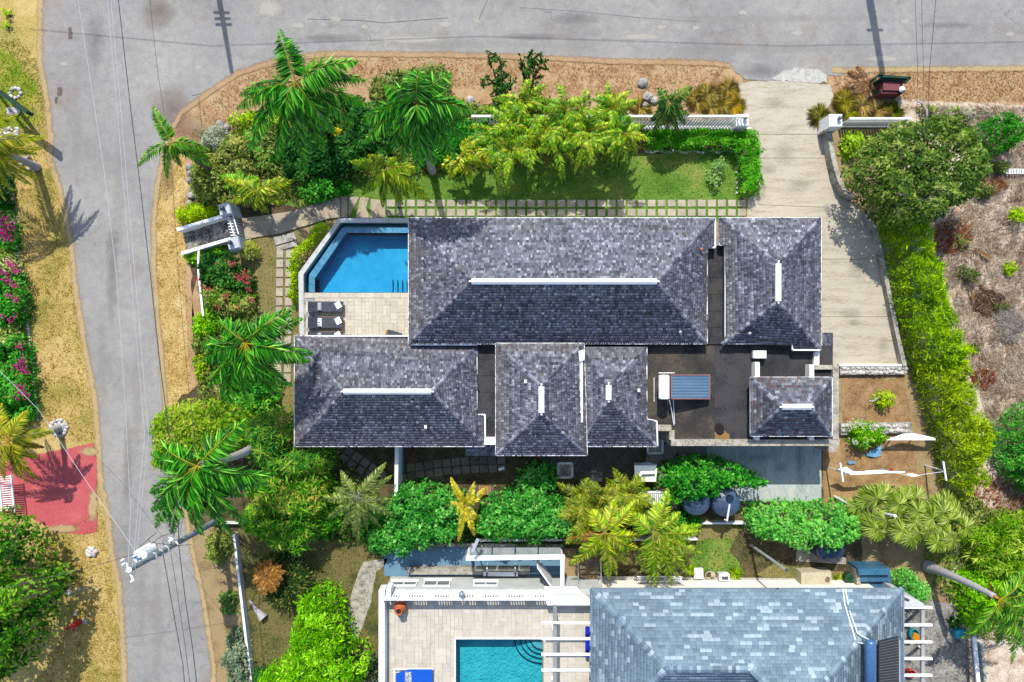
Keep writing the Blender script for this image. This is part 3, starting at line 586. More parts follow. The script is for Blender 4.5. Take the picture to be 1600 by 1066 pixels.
for i in range(12):
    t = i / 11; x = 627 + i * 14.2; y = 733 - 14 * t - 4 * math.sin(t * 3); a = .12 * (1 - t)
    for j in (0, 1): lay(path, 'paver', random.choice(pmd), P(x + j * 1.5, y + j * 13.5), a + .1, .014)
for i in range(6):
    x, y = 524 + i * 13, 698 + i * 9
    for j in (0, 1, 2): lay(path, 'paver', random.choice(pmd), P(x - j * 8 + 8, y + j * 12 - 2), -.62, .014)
brk = Soup(); rb = nrng()
for i in range(38):
    for j in range(13):
        c = P(842 + i * 4.2 + (j % 2) * 2.1, 694 + j * 4.2); k = rb.uniform(.75, 1.2); col = np.array(A(112, 104, 94)) * k; w = .066; hz = .034 + rb.uniform(0, .008)
        brk.quad((c.x - w, c.y - w, hz), (c.x + w, c.y - w, hz), (c.x + w, c.y + w, hz), (c.x - w, c.y + w, hz), col)
pv = patch('pavement', [(838, 690), (1010, 690), (1010, 748), (838, 748)], .028, G_SOIL, amp=0)
brk.build('paving_brick', mat('tinted_stone', [(.85, .85, .85), (1.1, 1.1, 1.1)], (6, 40), .9, tint=True), pv, 'stuff')
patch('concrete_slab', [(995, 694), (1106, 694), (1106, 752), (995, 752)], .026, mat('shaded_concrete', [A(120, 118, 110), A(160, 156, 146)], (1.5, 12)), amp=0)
# walkway from the roadside gate to the pool
wk = patch('walkway', [(372, 343), (455, 331), (532, 308), (532, 340), (515, 342), (440, 365), (374, 376)], .10, FLAG, .5, .008, thick=.1)
for q in ([(533, 307), (543, 307), (543, 340), (533, 340)], [(545, 307), (561, 308), (553, 325), (545, 340)], [(563, 308), (577, 309), (572, 325), (577, 340), (556, 340), (560, 322)], [(579, 311), (602, 313), (602, 340), (579, 340)]):
    b = MB(); b.prism(wpoly(q, .06), 0, .06); b.build('flagstone', FLAG, wk)
st = thing('garden_steps', 'two weathered concrete steps down from the walkway to the lawn', 'steps', P(446, 376))
for q, z in (([(427, 371), (459, 363), (463, 374), (431, 383)], .16), ([(431, 383), (463, 375), (464, 384), (434, 392)], .08)):
    b = MB(); b.prism(wpoly(q, z), 0, z); b.build('step', CONC, st)

# ================================================================== ROOFS
SHINGLE = mat('weathered_shingle', [(.74, .74, .76), (1.0, 1.0, 1.0), (1.22, 1.21, 1.2)], (.45, 50), .85, spec=.25, tint=True, mixk=.35)
UNDER = mat('roof_underlay', [(.03, .03, .035), (.05, .05, .055)], (3, 20))
CEDAR = [A(78, 81, 92), A(96, 99, 111), A(113, 116, 128), A(131, 134, 146), A(160, 163, 173), A(118, 110, 110)]
ASPHS = [A(112, 134, 150), A(120, 143, 159), A(127, 150, 165), A(134, 157, 171)]
def face3(plan, a, b, r):
    """lift a plan outline onto the plane through eave points a, b and ridge point r"""
    n = (Vector(b) - Vector(a)).cross(Vector(r) - Vector(a)).normalized()
    if n.z < 0: n = -n
    return [Vector((p[0], p[1], a[2] - (n.x * (p[0] - a[0]) + n.y * (p[1] - a[1])) / n.z)) for p in plan], n
def lay_shingles(S, poly3, n, u, expo, wr, cols, thick, wt=None, pale=0.0, jit=.22):
    o = poly3[0]; v = n.cross(u).normalized(); q = [((p - o).dot(u), (p - o).dot(v)) for p in poly3]
    st_ = [random.gauss(0, 1) for _ in range(200)]; st_ = [(st_[i] + st_[i - 1] * .8 + st_[i - 2] * .6) * .055 for i in range(200)]; brown = np.array(A(150, 130, 114)); eb = random.uniform(.05, .3)
    v0 = min(p[1] for p in q); v1 = max(p[1] for p in q); rows = int((v1 - v0) / expo) + 1; col = np.array(cols)
    for k in range(rows):
        va = v0 + k * expo; vb = va + expo * 1.02; vm = min(va + expo * .5, v1 - 1e-4); xs = []
        for i in range(len(q)):
            (x1, y1), (x2, y2) = q[i], q[(i + 1) % len(q)]
            if (y1 > vm) != (y2 > vm): xs.append(x1 + (x2 - x1) * (vm - y1) / (y2 - y1))
        xs.sort()
        for x0, x3 in zip(xs[::2], xs[1::2]):
            x = x0 - random.uniform(0, wr[0]); rowk = random.uniform(.94, 1.06); ispale = False
            while x < x3:
                w = random.uniform(*wr); xa = max(x, x0); xb = min(x + w, x3); x += w
                if xb - xa < .02: continue
                g = .006; c = col[random.choices(range(len(cols)), wt)[0]] * random.uniform(1 - jit, 1 + jit) * rowk
                ispale = pale and random.random() < (.45 if ispale else pale)
                if ispale: c = np.array(A(172, 190, 202)) * random.uniform(.92, 1.08)
                if jit > .1:
                    c = c * (1 + .45 * st_[int(abs(xa) / .25) % 200] + 1.5 * st_[(int(abs(xa) / 1.3 + k * 2.63) * 7 + k * 13) % 200] + .9 * st_[(k * 5) % 200]); fb = eb * max(0, 1 - k / (rows * .3)) + (.5 if random.random() < .002 else 0); c = c * (1 - fb) + brown * fb
                lo = thick + random.uniform(0, thick * .7); sl = random.uniform(-.012, .012) if jit > .1 else 0; hi = lo * .25
                pa = o + u * (xa + g) + v * (va + sl) + n * lo; pb = o + u * (xb - g) + v * (va + sl) + n * lo
                pc_ = o + u * (xb - g) + v * min(vb, v1) + n * hi; pd = o + u * (xa + g) + v * min(vb, v1) + n * hi
                V = [pa, pb, pc_, pd, pa - n * lo, pb - n * lo]
                S.add(V, [(0, 1, 2), (0, 2, 3), (4, 5, 1), (4, 1, 0)], c)
def caps(S, p, q, cols, w=.13, step=.19, lift=.05, pale=0):
    p = Vector(p); q = Vector(q); d = q - p; L = d.length; d.normalize(); s_ = d.cross(Vector((0, 0, 1))).normalized(); k = int(L / step)
    for i in range(k):
        a = p + d * (i * step); b = p + d * ((i + 1.1) * step); up = Vector((0, 0, lift + .012)); dn = Vector((0, 0, -.015)); c = np.array(random.choice(cols)) * random.uniform(.8, 1.2)
        if pale and random.random() < pale: c = np.array(A(176, 194, 206))
        for sg in (1, -1):
            e = s_ * (w * sg); S.add([a + up, b + up * .8, b + e + dn, a + e + dn], [(0, 1, 2), (0, 2, 3)] if sg < 0 else [(0, 2, 1), (0, 3, 2)], c)
def roof(house, faces, soffit, ze, hips, ridge, label=None, cols=CEDAR, expo=.145, wr=(.075, .17), thick=.03, wt=(2, 4, 5, 4, 1.6, .6), pale=0, jit=.13, gut=WHITE, ridgew=.14, gutter=True, capw=.105, close=()):
    """faces: (plan px list with the eave edge first, ridge px, ridge z)"""
    und = MB(); S = Soup(); H = Soup()
    for plan, a, b, rp, zr in faces:
        w = [P(x, y, ze) if not z else P(x, y, z) for x, y, z in plan]; A_, B_, R_ = P(*a, ze), P(*b, ze), P(*rp, zr)
        p3, n = face3(w, A_, B_, R_)
        und.add([p - n * .012 for p in p3], [tuple(range(len(p3)))]); u = (B_ - A_).normalized()
        if n.cross(u).z < 0: u = -u
        lay_shingles(S, p3, n, u, expo, wr, cols, thick, wt, pale, jit)
    und.add([P(x, y, ze - .06) for x, y in soffit], [tuple(range(len(soffit)))])
    for tri in close: und.add([P(*t_) for t_ in tri], [tuple(range(len(tri)))])
    r = und.build('roof', UNDER, house)
    if label: r['label'] = label
    S.build('shingles', SHINGLE, r, 'stuff')
    for p, q in hips: caps(H, P(*p), P(*q), cols[:5], capw, pale=pale)
    H.build('hip_cap', SHINGLE, r, 'stuff')
    if gutter:
        g = MB()
        for (a, b) in zip(soffit, soffit[1:] + soffit[:1]): g.bar(P(*a, ze - .045), P(*b, ze - .045), .07, .13)
        g.build('gutter', gut, r)
    if ridge:
        (p, q) = ridge; p = P(*p); q = P(*q); d = (q - p).normalized(); s_ = d.cross(Vector((0, 0, 1))).normalized(); b = MB(); w = ridgew
        sec = [(-w, -.10), (w, -.10), (w, .04), (.03, .15), (-.03, .15), (-w, .04)]
        vs = [p + s_ * x + Vector((0, 0, y)) for x, y in sec] + [q + s_ * x + Vector((0, 0, y)) for x, y in sec]
        b.add(vs, [(5, 4, 3, 2, 1, 0), (6, 7, 8, 9, 10, 11)] + [(i, (i + 1) % 6, 6 + (i + 1) % 6, 6 + i) for i in range(6)])
        b.tube([p - d * .12 + Vector((0, 0, .08)), p], .05, 6); b.tube([q + d * .12 + Vector((0, 0, .08)), q], .05, 6)
        b.build('ridge_vent', WHITE, r)
    return r
def hip(house, c, ze, rd, zr, notch=None, soffit=None, **kw):
    """hipped roof: c = corner pixels NW NE SE SW at the eave, rd = the two ridge ends"""
    nw, ne, se, sw = c; a, b = rd; horiz = abs(a[0] - b[0]) > abs(a[1] - b[1]); E = lambda p: (p[0], p[1], 0); R = lambda p: (p[0], p[1], zr)
    if horiz: fs = {'N': ([E(ne), E(nw), R(a), R(b)], ne, nw, a), 'W': ([E(nw), E(sw), R(a)], nw, sw, a), 'S': ([E(sw), E(se), R(b), R(a)], sw, se, a), 'E': ([E(se), E(ne), R(b)], se, ne, b)}
    else: fs = {'N': ([E(ne), E(nw), R(a)], ne, nw, a), 'W': ([E(nw), E(sw), R(b), R(a)], nw, sw, a), 'S': ([E(sw), E(se), R(b)], sw, se, b), 'E': ([E(se), E(ne), R(a), R(b)], se, ne, a)}
    for k, pl in (notch or {}).items(): fs[k] = ([(p[0], p[1], zr if len(p) > 2 else 0) for p in pl],) + fs[k][1:]
    faces = [(v[0], v[1], v[2], v[3], zr) for v in fs.values()]
    Z = lambda p, z: (p[0], p[1], z)
    hp = [(Z(nw, ze), Z(a, zr)), (Z(ne, ze), Z(b if horiz else a, zr)), (Z(se, ze), Z(b, zr)), (Z(sw, ze), Z(a if horiz else b, zr))]
    return roof(house, faces, soffit or [sw, se, ne, nw], ze, hp, (Z(a, zr), Z(b, zr)), **kw)

# ================================================================== THE VILLA
villa = thing('villa', 'villa with several hipped grey shingle roofs and white ridges round a black flat roof', 'house', P(860, 520))
hip(villa, [(639, 341), (1117, 341), (1104, 537), (639, 537)], 3.55, [(737, 440), (1026, 440)], 5.0,
    notch={'E': [(1104, 537), (1104, 387), (1117, 387), (1117, 341), (1026, 440, 1)]}, soffit=[(639, 537), (1104, 537), (1104, 387), (1117, 387), (1117, 341), (639, 341)], label='largest hipped roof, beside the pool')
hip(villa, [(1124, 341), (1282, 341), (1282, 545), (1128, 538)], 3.5, [(1216, 412), (1216, 471)], 4.65,
    notch={'W': [(1124, 341), (1124, 383), (1133, 383), (1133, 537), (1216, 471, 1), (1216, 412, 1)], 'S': [(1133, 537), (1238, 537), (1238, 547), (1281, 547), (1216, 471, 1)]},
    soffit=[(1133, 537), (1238, 537), (1238, 547), (1281, 547), (1282, 341), (1124, 341), (1124, 383), (1133, 383)], label='hipped roof over the driveway end with a north-south ridge')
hip(villa, [(461, 525), (746, 541), (758, 697), (461, 697)], 3.1, [(537, 612), (674, 612)], 4.25,
    notch={'N': [(640, 525), (461, 525), (537, 612, 1), (674, 612, 1), (746, 541), (640, 541)], 'E': [(758, 697), (758, 648), (745, 648), (745, 541), (674, 612, 1)]},
    soffit=[(461, 697), (758, 697), (758, 648), (745, 648), (745, 535), (640, 535), (640, 525), (461, 525)], label='hipped roof south of the sun loungers')
hip(villa, [(906, 543), (1010, 543), (1027, 697), (906, 697)], 3.35, [(951, 602), (951, 625)], 4.15,
    notch={'E': [(1027, 697), (1026, 658), (1010, 655), (1010, 543), (951, 602, 1), (951, 625, 1)]}, soffit=[(906, 697), (1027, 697), (1026, 658), (1010, 655), (1010, 543), (906, 543)], label='small hipped roof joined to its taller neighbour by a white valley')
hip(villa, [(775, 537), (912, 537), (917, 711), (775, 711)], 3.6, [(846, 604), (846, 645)], 4.5, label='middle hipped roof reaching furthest south')
hip(villa, [(1173, 590), (1299, 590), (1299, 681), (1173, 681)], 3.75, [(1222, 636), (1267, 636)], 4.6, label='smallest hipped roof standing on the flat roof', cols=CEDAR + [A(104, 84, 92)], wt=(2, 4, 3, 2, 1, 1, 2), expo=.15, wr=(.12, .26))
# lean-to roofs
def leanto(px, z, zr, eave, rp, label, wr=(.1, .2)):
    S = Soup(); A_, B_ = P(*px[0], z), P(*px[1], z); p3, n = face3([P(x, y, z) for x, y in px], A_, B_, P(*rp, zr)); u = (B_ - A_).normalized()
    if n.cross(u).z < 0: u = -u
    b = MB(); b.add([p - n * .012 for p in p3], [(0, 1, 2, 3)]); r = b.build('roof', UNDER, villa); r['label'] = label; lay_shingles(S, p3, n, u, .14, wr, CEDAR[:4], .016); S.build('shingles', SHINGLE, r, 'stuff')
leanto([(1301, 572), (1301, 520), (1281, 520), (1281, 572)], 2.6, 3.0, None, (1281, 540), 'narrow lean-to roof on the driveway side')
leanto([(727, 712), (776, 712), (776, 692), (727, 692)], 2.2, 2.6, None, (750, 692), 'small lean-to roof in shade on the south side')
# walls below the eaves
wb = MB()
for q, z in (([(660, 365), (1095, 365), (1085, 520), (660, 520)], 3.45), ([(1142, 365), (1262, 365), (1262, 525), (1142, 525)], 3.4), ([(485, 545), (735, 545), (735, 675), (485, 675)], 3.0), ([(790, 555), (900, 555), (900, 690), (790, 690)], 3.5), ([(915, 560), (1000, 560), (1005, 680), (915, 680)], 3.25), ([(1186, 600), (1290, 600), (1290, 672), (1186, 672)], 3.65)):
    wb.prism(wpoly(q, 3.0), 0, z)
wb.build('wall', CREAM, villa)
wb = MB()
for q in ([(1012, 548), (1296, 548), (1296, 686), (1050, 686), (1050, 660), (1012, 660)], [(752, 545), (772, 545), (772, 690), (752, 690)]): wb.prism(wpoly(q, 2.7), 0, 2.74)
wb.build('wall', CREAM, villa)
MEMB = mat('roof_membrane', [A(40, 40, 44), A(58, 57, 60), A(78, 76, 76), A(66, 62, 58)], (.8, 14), .75, .1, mixk=.3)
MEMBB = mat('stained_roof_membrane', [A(50, 49, 48), A(66, 62, 58), A(98, 88, 74), A(70, 64, 58)], (.55, 9), .8, .1, mixk=.25)
fl = None
for q_ in ([(1100, 384), (1140, 384), (1140, 537), (1100, 537)], [(742, 536), (780, 536), (780, 692), (742, 692)], [(1006, 540), (1300, 540), (1300, 692), (1047, 692), (1047, 664), (1006, 664)]):
    fr = MB(); fr.prism(wpoly(q_, 2.95), 2.75, 2.95); fl = fr.build('flat_roof', MEMB, villa)
for i, (x0, x1, y0, y1, mm) in enumerate([(1008, 1030, 540, 663, MEMBB), (1031, 1058, 540, 663, MEMBB), (1052, 1086, 664, 688, MEMBB), (1059, 1086, 540, 663, MEMBB), (1087, 1116, 540, 688, MEMBB), (1117, 1146, 540, 688, MEMB), (1147, 1176, 540, 688, MEMB), (1177, 1206, 540, 688, MEMB), (1207, 1236, 540, 688, MEMB), (1237, 1298, 540, 688, MEMB)] + [(1104, 1134, 384 + 26 * k, 408 + 26 * k, MEMB) for k in range(6)] + [(745, 776, 537 + 26 * k, 561 + 26 * k, MEMB) for k in range(6)]):
    b = MB(); z = 2.95 + .006 + .004 * (i % 3); b.prism(wpoly([(x0, y0), (x1 + .6, y0), (x1 + .6, y1), (x0, y1)], z), 2.951, z + .008); b.build('roofing_sheet', mm, fl)
patch('ponding_stain', circ(1099, 660, 7, 12, 9), 2.985, mat('wet_stain', [A(34, 28, 24), A(48, 40, 34)], (6, 20), .5), .2, .01, parent=fl)
patch('ponding_stain', [(1092, 664), (1106, 662), (1114, 668), (1112, 680), (1100, 686), (1091, 680)], 2.981, mat('rust_stain', [A(130, 104, 62), A(160, 124, 66), A(150, 128, 88)], (3, 14), .8), .1, .025, parent=fl)
PARA = mat('parapet_concrete', [A(110, 104, 94), A(178, 170, 152), A(214, 205, 186)], (2.6, 16), .9, .2, lo=.36, hi=.6)
def wall_line(pts, w, z0, z1, m, parent, name, mi=0):
    """a wall of one piece per straight run, butted end to end"""
    out = []
    for a, b_ in zip(pts[:-1], pts[1:]):
        b = MB(); b.bar(P(*a, z1) - Vector((0, 0, (z1 - z0) / 2)), P(*b_, z1) - Vector((0, 0, (z1 - z0) / 2)), w, z1 - z0); out.append(b.build(name, m, parent))
    return out
wall_line([(1049, 692), (1312, 692)], .32, 0.02, 3.22, PARA, villa, 'parapet')
wall_line([(1306, 686.5), (1306, 572)], .3, 0.02, 3.2, PARA, villa, 'parapet')
wall_line([(1301, 574), (1272, 574)], .22, 2.6, 3.2, PARA, villa, 'parapet')
wall_line([(1024, 669), (1049, 669)], .3, 0.02, 3.2, PARA, villa, 'parapet')
wall_line([(1050, 673), (1050, 687.5)], .26, 0.02, 3.2, PARA, villa, 'parapet')
wb = MB()
wb.prism(wpoly([(1300, 690), (1312, 690), (1307, 707), (1290, 705)], 1.6), 0, 1.6); wb.build('buttress', PARA, villa)
for q, z in (([(1180, 566), (1187, 566), (1187, 600), (1180, 600)], 3.5), ([(1265, 570), (1272, 570), (1272, 600), (1265, 600)], 3.5), ([(1180, 675), (1187, 675), (1187, 688), (1180, 688)], 3.3), ([(1265, 675), (1272, 675), (1272, 688), (1265, 688)], 3.3)):
    b = MB(); b.prism(wpoly(q, z), 2.96, z); b.build('roof_pier', CREAM, villa)
b = MB(); b.prism(wpoly([(757, 684), (776, 684), (776, 695), (757, 695)], 3.3), 2.6, 3.3); b.build('parapet', WHITE, villa)
b = MB(); b.bar(P(908, 548, 3.68), P(908, 660, 3.68), .16, .14); b.prism(wpoly([(904, 549), (914, 546), (914, 562), (906, 566)], 3.9), 3.5, 3.85); b.build('valley_gutter', WHITE_OLD, villa)
b = MB(); b.prism(wpoly([(916, 665), (924, 672), (924, 690), (917, 694)], 3.5), 3.2, 3.46); b.build('valley_gutter', mat('pale_flashing', [A(150, 170, 186), A(190, 200, 206)], (3, 12)), villa)
b = MB(); b.bar(P(641, 538.5, 3.3), P(746, 538.5, 3.3), .12, .12); b.build('valley_gutter', WHITE_OLD, villa)
b = MB(); b.prism(wpoly([(1274, 546), (1281, 546), (1281, 571), (1272, 571)], 3.2), 2.9, 3.15); b.build('valley_gutter', WHITE_OLD, villa)
for x, y in ((1062, 519), (1170, 521), (661, 405), (1095, 390)):     # vent pipes through the roofs
    z = 4.0 if x > 1000 else 4.25; b = MB(); b.tube([P(x, y, z - .35), P(x, y, z + .12)], .045, 8); b.lathe([(.07, z + .1), (.075, z + .16), (.02, z + .2)], P(x, y, z), 8); b.build('vent_pipe', mat('vent_%d' % x, [A(180, 186, 190), A(210, 214, 218)], (3, 20)) if x != 1095 else mat('terracotta_vent', [A(190, 120, 90), A(205, 140, 110)], (3, 20)), villa)
for x, y, z in ((665, 667, 3.55), (821, 596, 4.3), (998, 610, 3.75)):
    b = MB(); b.obox(P(x, y, z), .12, .16, z - .25, z + .06); b.build('roof_vent', WHITE, villa)
# roof-top plant
b = MB(); q = wpoly([(1178, 548), (1198, 548), (1198, 560), (1178, 560)], 3.5); b.prism(q, 3.2, 3.45)
for x, y in ((1180, 550), (1196, 550), (1196, 558), (1180, 558)): b.tube([P(x, y, 2.96), P(x, y, 3.2)], .025, 6)
tag(b.build('vent_box', WHITE), 'white sheet-metal box on legs on the flat roof', 'roof vent')
sw = thing('solar_water_heater', 'solar water heater with white tank and blue panel in the middle of the flat roof', 'solar heater', P(1065, 605, 2.98))
b = MB(); c0, c1 = P(1037.5, 586, 4.1), P(1037.5, 624, 4.1); d = (c1 - c0).normalized()
b.tube([c0 - d * .0, c0 + d * .05, c1 - d * .05, c1], [.2, .27, .27, .2], 16); b.build('tank', WHITE, sw, smooth=False)
SOL = mat('solar_glass', [A(58, 92, 118), A(84, 120, 146), A(110, 146, 170)], (.8, 20), .18, spec=.7, stretch=(.4, 3, 1))
pa = [P(1048, 586, 3.95), P(1108, 586, 3.35), P(1108, 623, 3.35), P(1048, 623, 3.95)]; n_ = Vector((.2, 0, .95)).normalized()
b = MB(); b.add([p for p in pa] + [p + n_ * .07 for p in pa], [(3, 2, 1, 0), (4, 5, 6, 7), (0, 1, 5, 4), (1, 2, 6, 5), (2, 3, 7, 6), (3, 0, 4, 7)]); pn = b.build('panel', SOL, sw)
b = MB()
for i in range(4): b.bar(pa[i] + n_ * .05, pa[(i + 1) % 4] + n_ * .05, .05, .09)
b.build('panel_frame', mat('faded_red_frame', [A(150, 90, 96), A(176, 130, 130)], (4, 20)), pn)
b = MB()
for k in range(1, 8): b.bar(pa[0].lerp(pa[3], k / 8) + n_ * .073, pa[1].lerp(pa[2], k / 8) + n_ * .073, .012, .008)
b.build('panel_rib', METAL, pn)
b = MB()
for x, y, z in ((1032, 590, 3.9), (1032, 620, 3.9), (1046, 590, 3.9), (1046, 620, 3.9), (1104, 590, 3.3), (1104, 620, 3.3)): b.tube([P(x, y, 2.96), P(x, y, z)], .022, 5)
b.build('stand', METAL, sw)
b = MB(); b.tube([P(1046, 625, 3.7), P(1050, 645, 3.25), P(1053, 665, 3.05)], .025, 6); b.tube([P(1052, 624, 3.6), P(1053, 645, 3.1), P(1054, 662, 3.05)], .02, 6); b.tube([P(1029, 583, 3.2), P(1054, 583, 3.2)], .03, 6); b.tube([P(1022, 590, 3.2), P(1022, 628, 3.05)], .022, 6); b.build('pipe', WHITE_OLD, sw)
# things along the shaded south side
b = MB(); b.prism(wpoly([(617, 690), (623, 690), (621, 792), (616, 792)], 1.7), 0, 1.7); tag(b.build('garden_wall', WHITE), 'thin white wall running south from the eave between the two paver paths', 'wall')
b = MB(); b.prism(wpoly([(624, 690), (629, 690), (629, 740), (625, 748)], .5), 0, .5); tag(b.build('drain_cover', mat('pale_blue_paint', [A(130, 160, 178), A(150, 178, 192)], (3, 12))), 'pale blue sloping ledge at the foot of the thin white wall', 'ledge')
for lab, q, z, frame in (('open white framed access hatch on the dark paving', [(872, 724), (894, 724), (894, 746), (872, 746)], .12, True), ('small square grey manhole cover on the dark paving', [(922, 735), (941, 735), (941, 753), (922, 753)], .06, False), ('framed hatch against the parapet corner', [(1012, 676), (1035, 676), (1035, 708), (1012, 708)], .2, True)):
    t = thing('access_hatch', lab, 'hatch', P((q[0][0] + q[1][0]) / 2, (q[0][1] + q[2][1]) / 2)); b = MB(); b.prism(wpoly(q, z), 0, z * .6); b.tube([P((q[0][0] + q[1][0]) / 2, (q[0][1] + q[2][1]) / 2, z * .5), P((q[0][0] + q[1][0]) / 2, (q[0][1] + q[2][1]) / 2, z * .75)], .05, 8); b.build('cover', CONC, t)
    if frame:
        b = MB()
        for i in range(4): b.bar(P(*q[i], z * .7), P(*q[(i + 1) % 4], z * .7), .12, z * .6)
        b.build('frame', WHITE_OLD, t)
b = MB(); b.tube([P(779, 734, .1), P(788, 731, .1)], .09, 10); tag(b.build('roll', WHITE), 'small white roll lying at the end of the dark pavers', 'roll')
bn = thing('garden_bench', 'wooden slatted bench in the shade behind the green hedge', 'bench', P(752, 764))
WOOD = mat('warm_wood', [A(150, 104, 72), A(186, 136, 96), A(200, 156, 118)], (2, 14), .7, stretch=(1, 6, 1), rnd=.15)
WOODG = mat('grey_wood', [A(90, 82, 74), A(124, 112, 100)], (2, 14), .8, rnd=.2)
for k in range(9):
    b = MB(); x = 736 + k * 4; b.prism(wpoly([(x, 758 + k * .2), (x + 3.3, 758 + k * .2), (x + 3.3, 773), (x, 773)], .45), .41, .45); b.build('slat', WOOD if 3 <= k <= 7 else WOODG, bn)
b = MB()
for x, y in ((737, 760), (769, 760), (737, 771), (769, 771)): b.tube([P(x, y), P(x, y, .42)], .03, 5)
b.build('frame', DARKG, bn)
b = MB(); b.prism(wpoly([(991, 725), (1012, 722), (1026, 726), (1022, 742), (992, 744)], 1.9), 1.8, 1.9); b.build
t = thing('pump_shed', 'low shed with a sloping grey sheet roof left of the round green bush', 'shed', P(1010, 742)); b.build('roof', mat('grey_sheet', [A(120, 140, 146), A(150, 164, 166)], (2, 10)), t)
b = MB(); b.prism(wpoly([(996, 728), (1022, 728), (1020, 748), (996, 748)], 1.0), 0, 1.79); b.build('wall', CREAM, t)
b = MB(); b.bar(P(998, 746, 1.95), P(1003, 737, 1.95), .12, .12); b.bar(P(1002, 739, 1.95), P(1024, 738, 1.95), .14, .14); b.build('trim', WHITE, t)
t = thing('louvred_gate', 'white louvred screen half hidden by yellow palm fronds', 'gate', P(1022, 777))
for k in range(9):
    b = MB(); x = 1010 + k * 3; b.bar(P(x, 769, 1.2), P(x - .4, 786, 1.2), .05, .9); b.build('slat', WHITE, t)
b = MB(); b.bar(P(1008, 769, 1.5), P(1036, 769, 1.5), .08, .1); b.bar(P(1008, 786, 1.5), P(1036, 786, 1.5), .08, .1); b.build('frame', WHITE_OLD, t)

# ================================================================== THE MAIN POOL AND ITS TERRACE
DZ = 1.0
pool = thing('swimming_pool', 'cut-cornered infinity pool with deep blue water beside the largest roof', 'pool', P(560, 405))
POOLB = mat('pool_plaster', [A(30, 176, 232), A(50, 190, 240), A(70, 204, 246)], (1.4, 14), .7, mixk=.3)
LIP = mat('pool_tile', [A(84, 152, 196), A(120, 180, 212), A(176, 210, 226)], (5, 24), .3, spec=.5, rnd=.12)
TEAL = mat('channel_tile', [A(10, 96, 112), A(16, 112, 128)], (2, 12), .3, spec=.5)
O = [(645, 341), (529, 341), (466, 427), (468, 527)]; I = [(645, 348), (532, 348), (474, 429), (475, 527)]
for i in range(3):
    b = MB(); b.prism(wpoly([O[i], O[i + 1], I[i + 1], I[i]], DZ), 0, DZ); b.build('outer_wall', mat('pool_wall_%d' % i, [A(170, 176, 176), A(216, 218, 214), A(226, 224, 216)], (2, 14)), pool)
L0 = [(645, 356), (535, 356), (483, 430), (483, 457)]; L1 = [(645, 364), (541, 364), (492, 435), (492, 457)]
b = MB(); I2 = I[:3] + [(474.5, 457)]; b.prism(wpoly([I2[0], I2[1], I2[2], I2[3], L0[3], L0[2], L0[1], L0[0]], DZ - .5), .02, DZ - .55); b.build('catch_channel', TEAL, pool)
for i in range(3):
    a0, a1, c0, c1 = Vector(L0[i]), Vector(L0[i + 1]), Vector(L1[i]), Vector(L1[i + 1]); k = max(1, round((a1 - a0).length / 11))
    b = MB(); b.prism(wpoly([L0[i], L0[i + 1], L1[i + 1], L1[i]], DZ - .06), .02, DZ - .075); b.build('weir_wall', POOLB, pool)
    for j in range(k):
        p = [a0.lerp(a1, (j + .03) / k), a0.lerp(a1, (j + .97) / k), c0.lerp(c1, (j + .97) / k), c0.lerp(c1, (j + .03) / k)]
        b = MB(); b.prism(wpoly([tuple(q) for q in p], DZ - .05), DZ - .074, DZ - .045 + random.uniform(0, .006)); b.build('tile', LIP, pool)
bas = [tuple(P(x, y, DZ - .06)[:2]) for x, y in L1 + [(645, 457)]]
b = MB(); b.prism(bas, .02, .05); b.build('basin_floor', POOLB, pool)
b = MB(); n = len(bas)
for i in range(n):
    p, q = bas[i], bas[(i + 1) % n]; b.add([(p[0], p[1], .05), (q[0], q[1], .05), (q[0], q[1], DZ - .08), (p[0], p[1], DZ - .08)], [(0, 1, 2, 3)])
b.build('basin_wall', POOLB, pool)
b = MB(); b.prism(wpoly([(612, 436), (645, 436), (645, 457), (612, 457)], DZ - .3), .05, DZ - .42)
for x in (613, 620.5, 628, 635): b.bar(P(x, 437, DZ - .28), P(x, 457, DZ - .28), .05, .2)
b.build('step', POOLB, pool)
wl_ = [tuple(P(x, y, DZ - .036)[:2]) for x, y in L0 + [(645, 457)]]; b = MB(); b.add([(p[0], p[1], DZ - .036) for p in wl_], [tuple(range(len(wl_)))]); b.build('water', watermat('pool_water', (.74, .92, .98), 2.2, .10), pool)
b = MB(); b.add([P(x, y, DZ - .5) for x, y in I2 + L0[::-1]], [tuple(range(8))]); b.build('channel_water', watermat('channel_water', (.55, .85, .9), 3, .1), pool)
terr = thing('pool_terrace', 'travertine sun terrace between the pool and the low hipped roof', 'terrace', P(560, 500)); terr['kind'] = 'structure'
b = MB(); b.prism(wpoly([(475, 457.5), (655, 457.5), (655, 560), (475, 560)], DZ - .02), 0, DZ - .025); b.build('slab', CONC, terr)
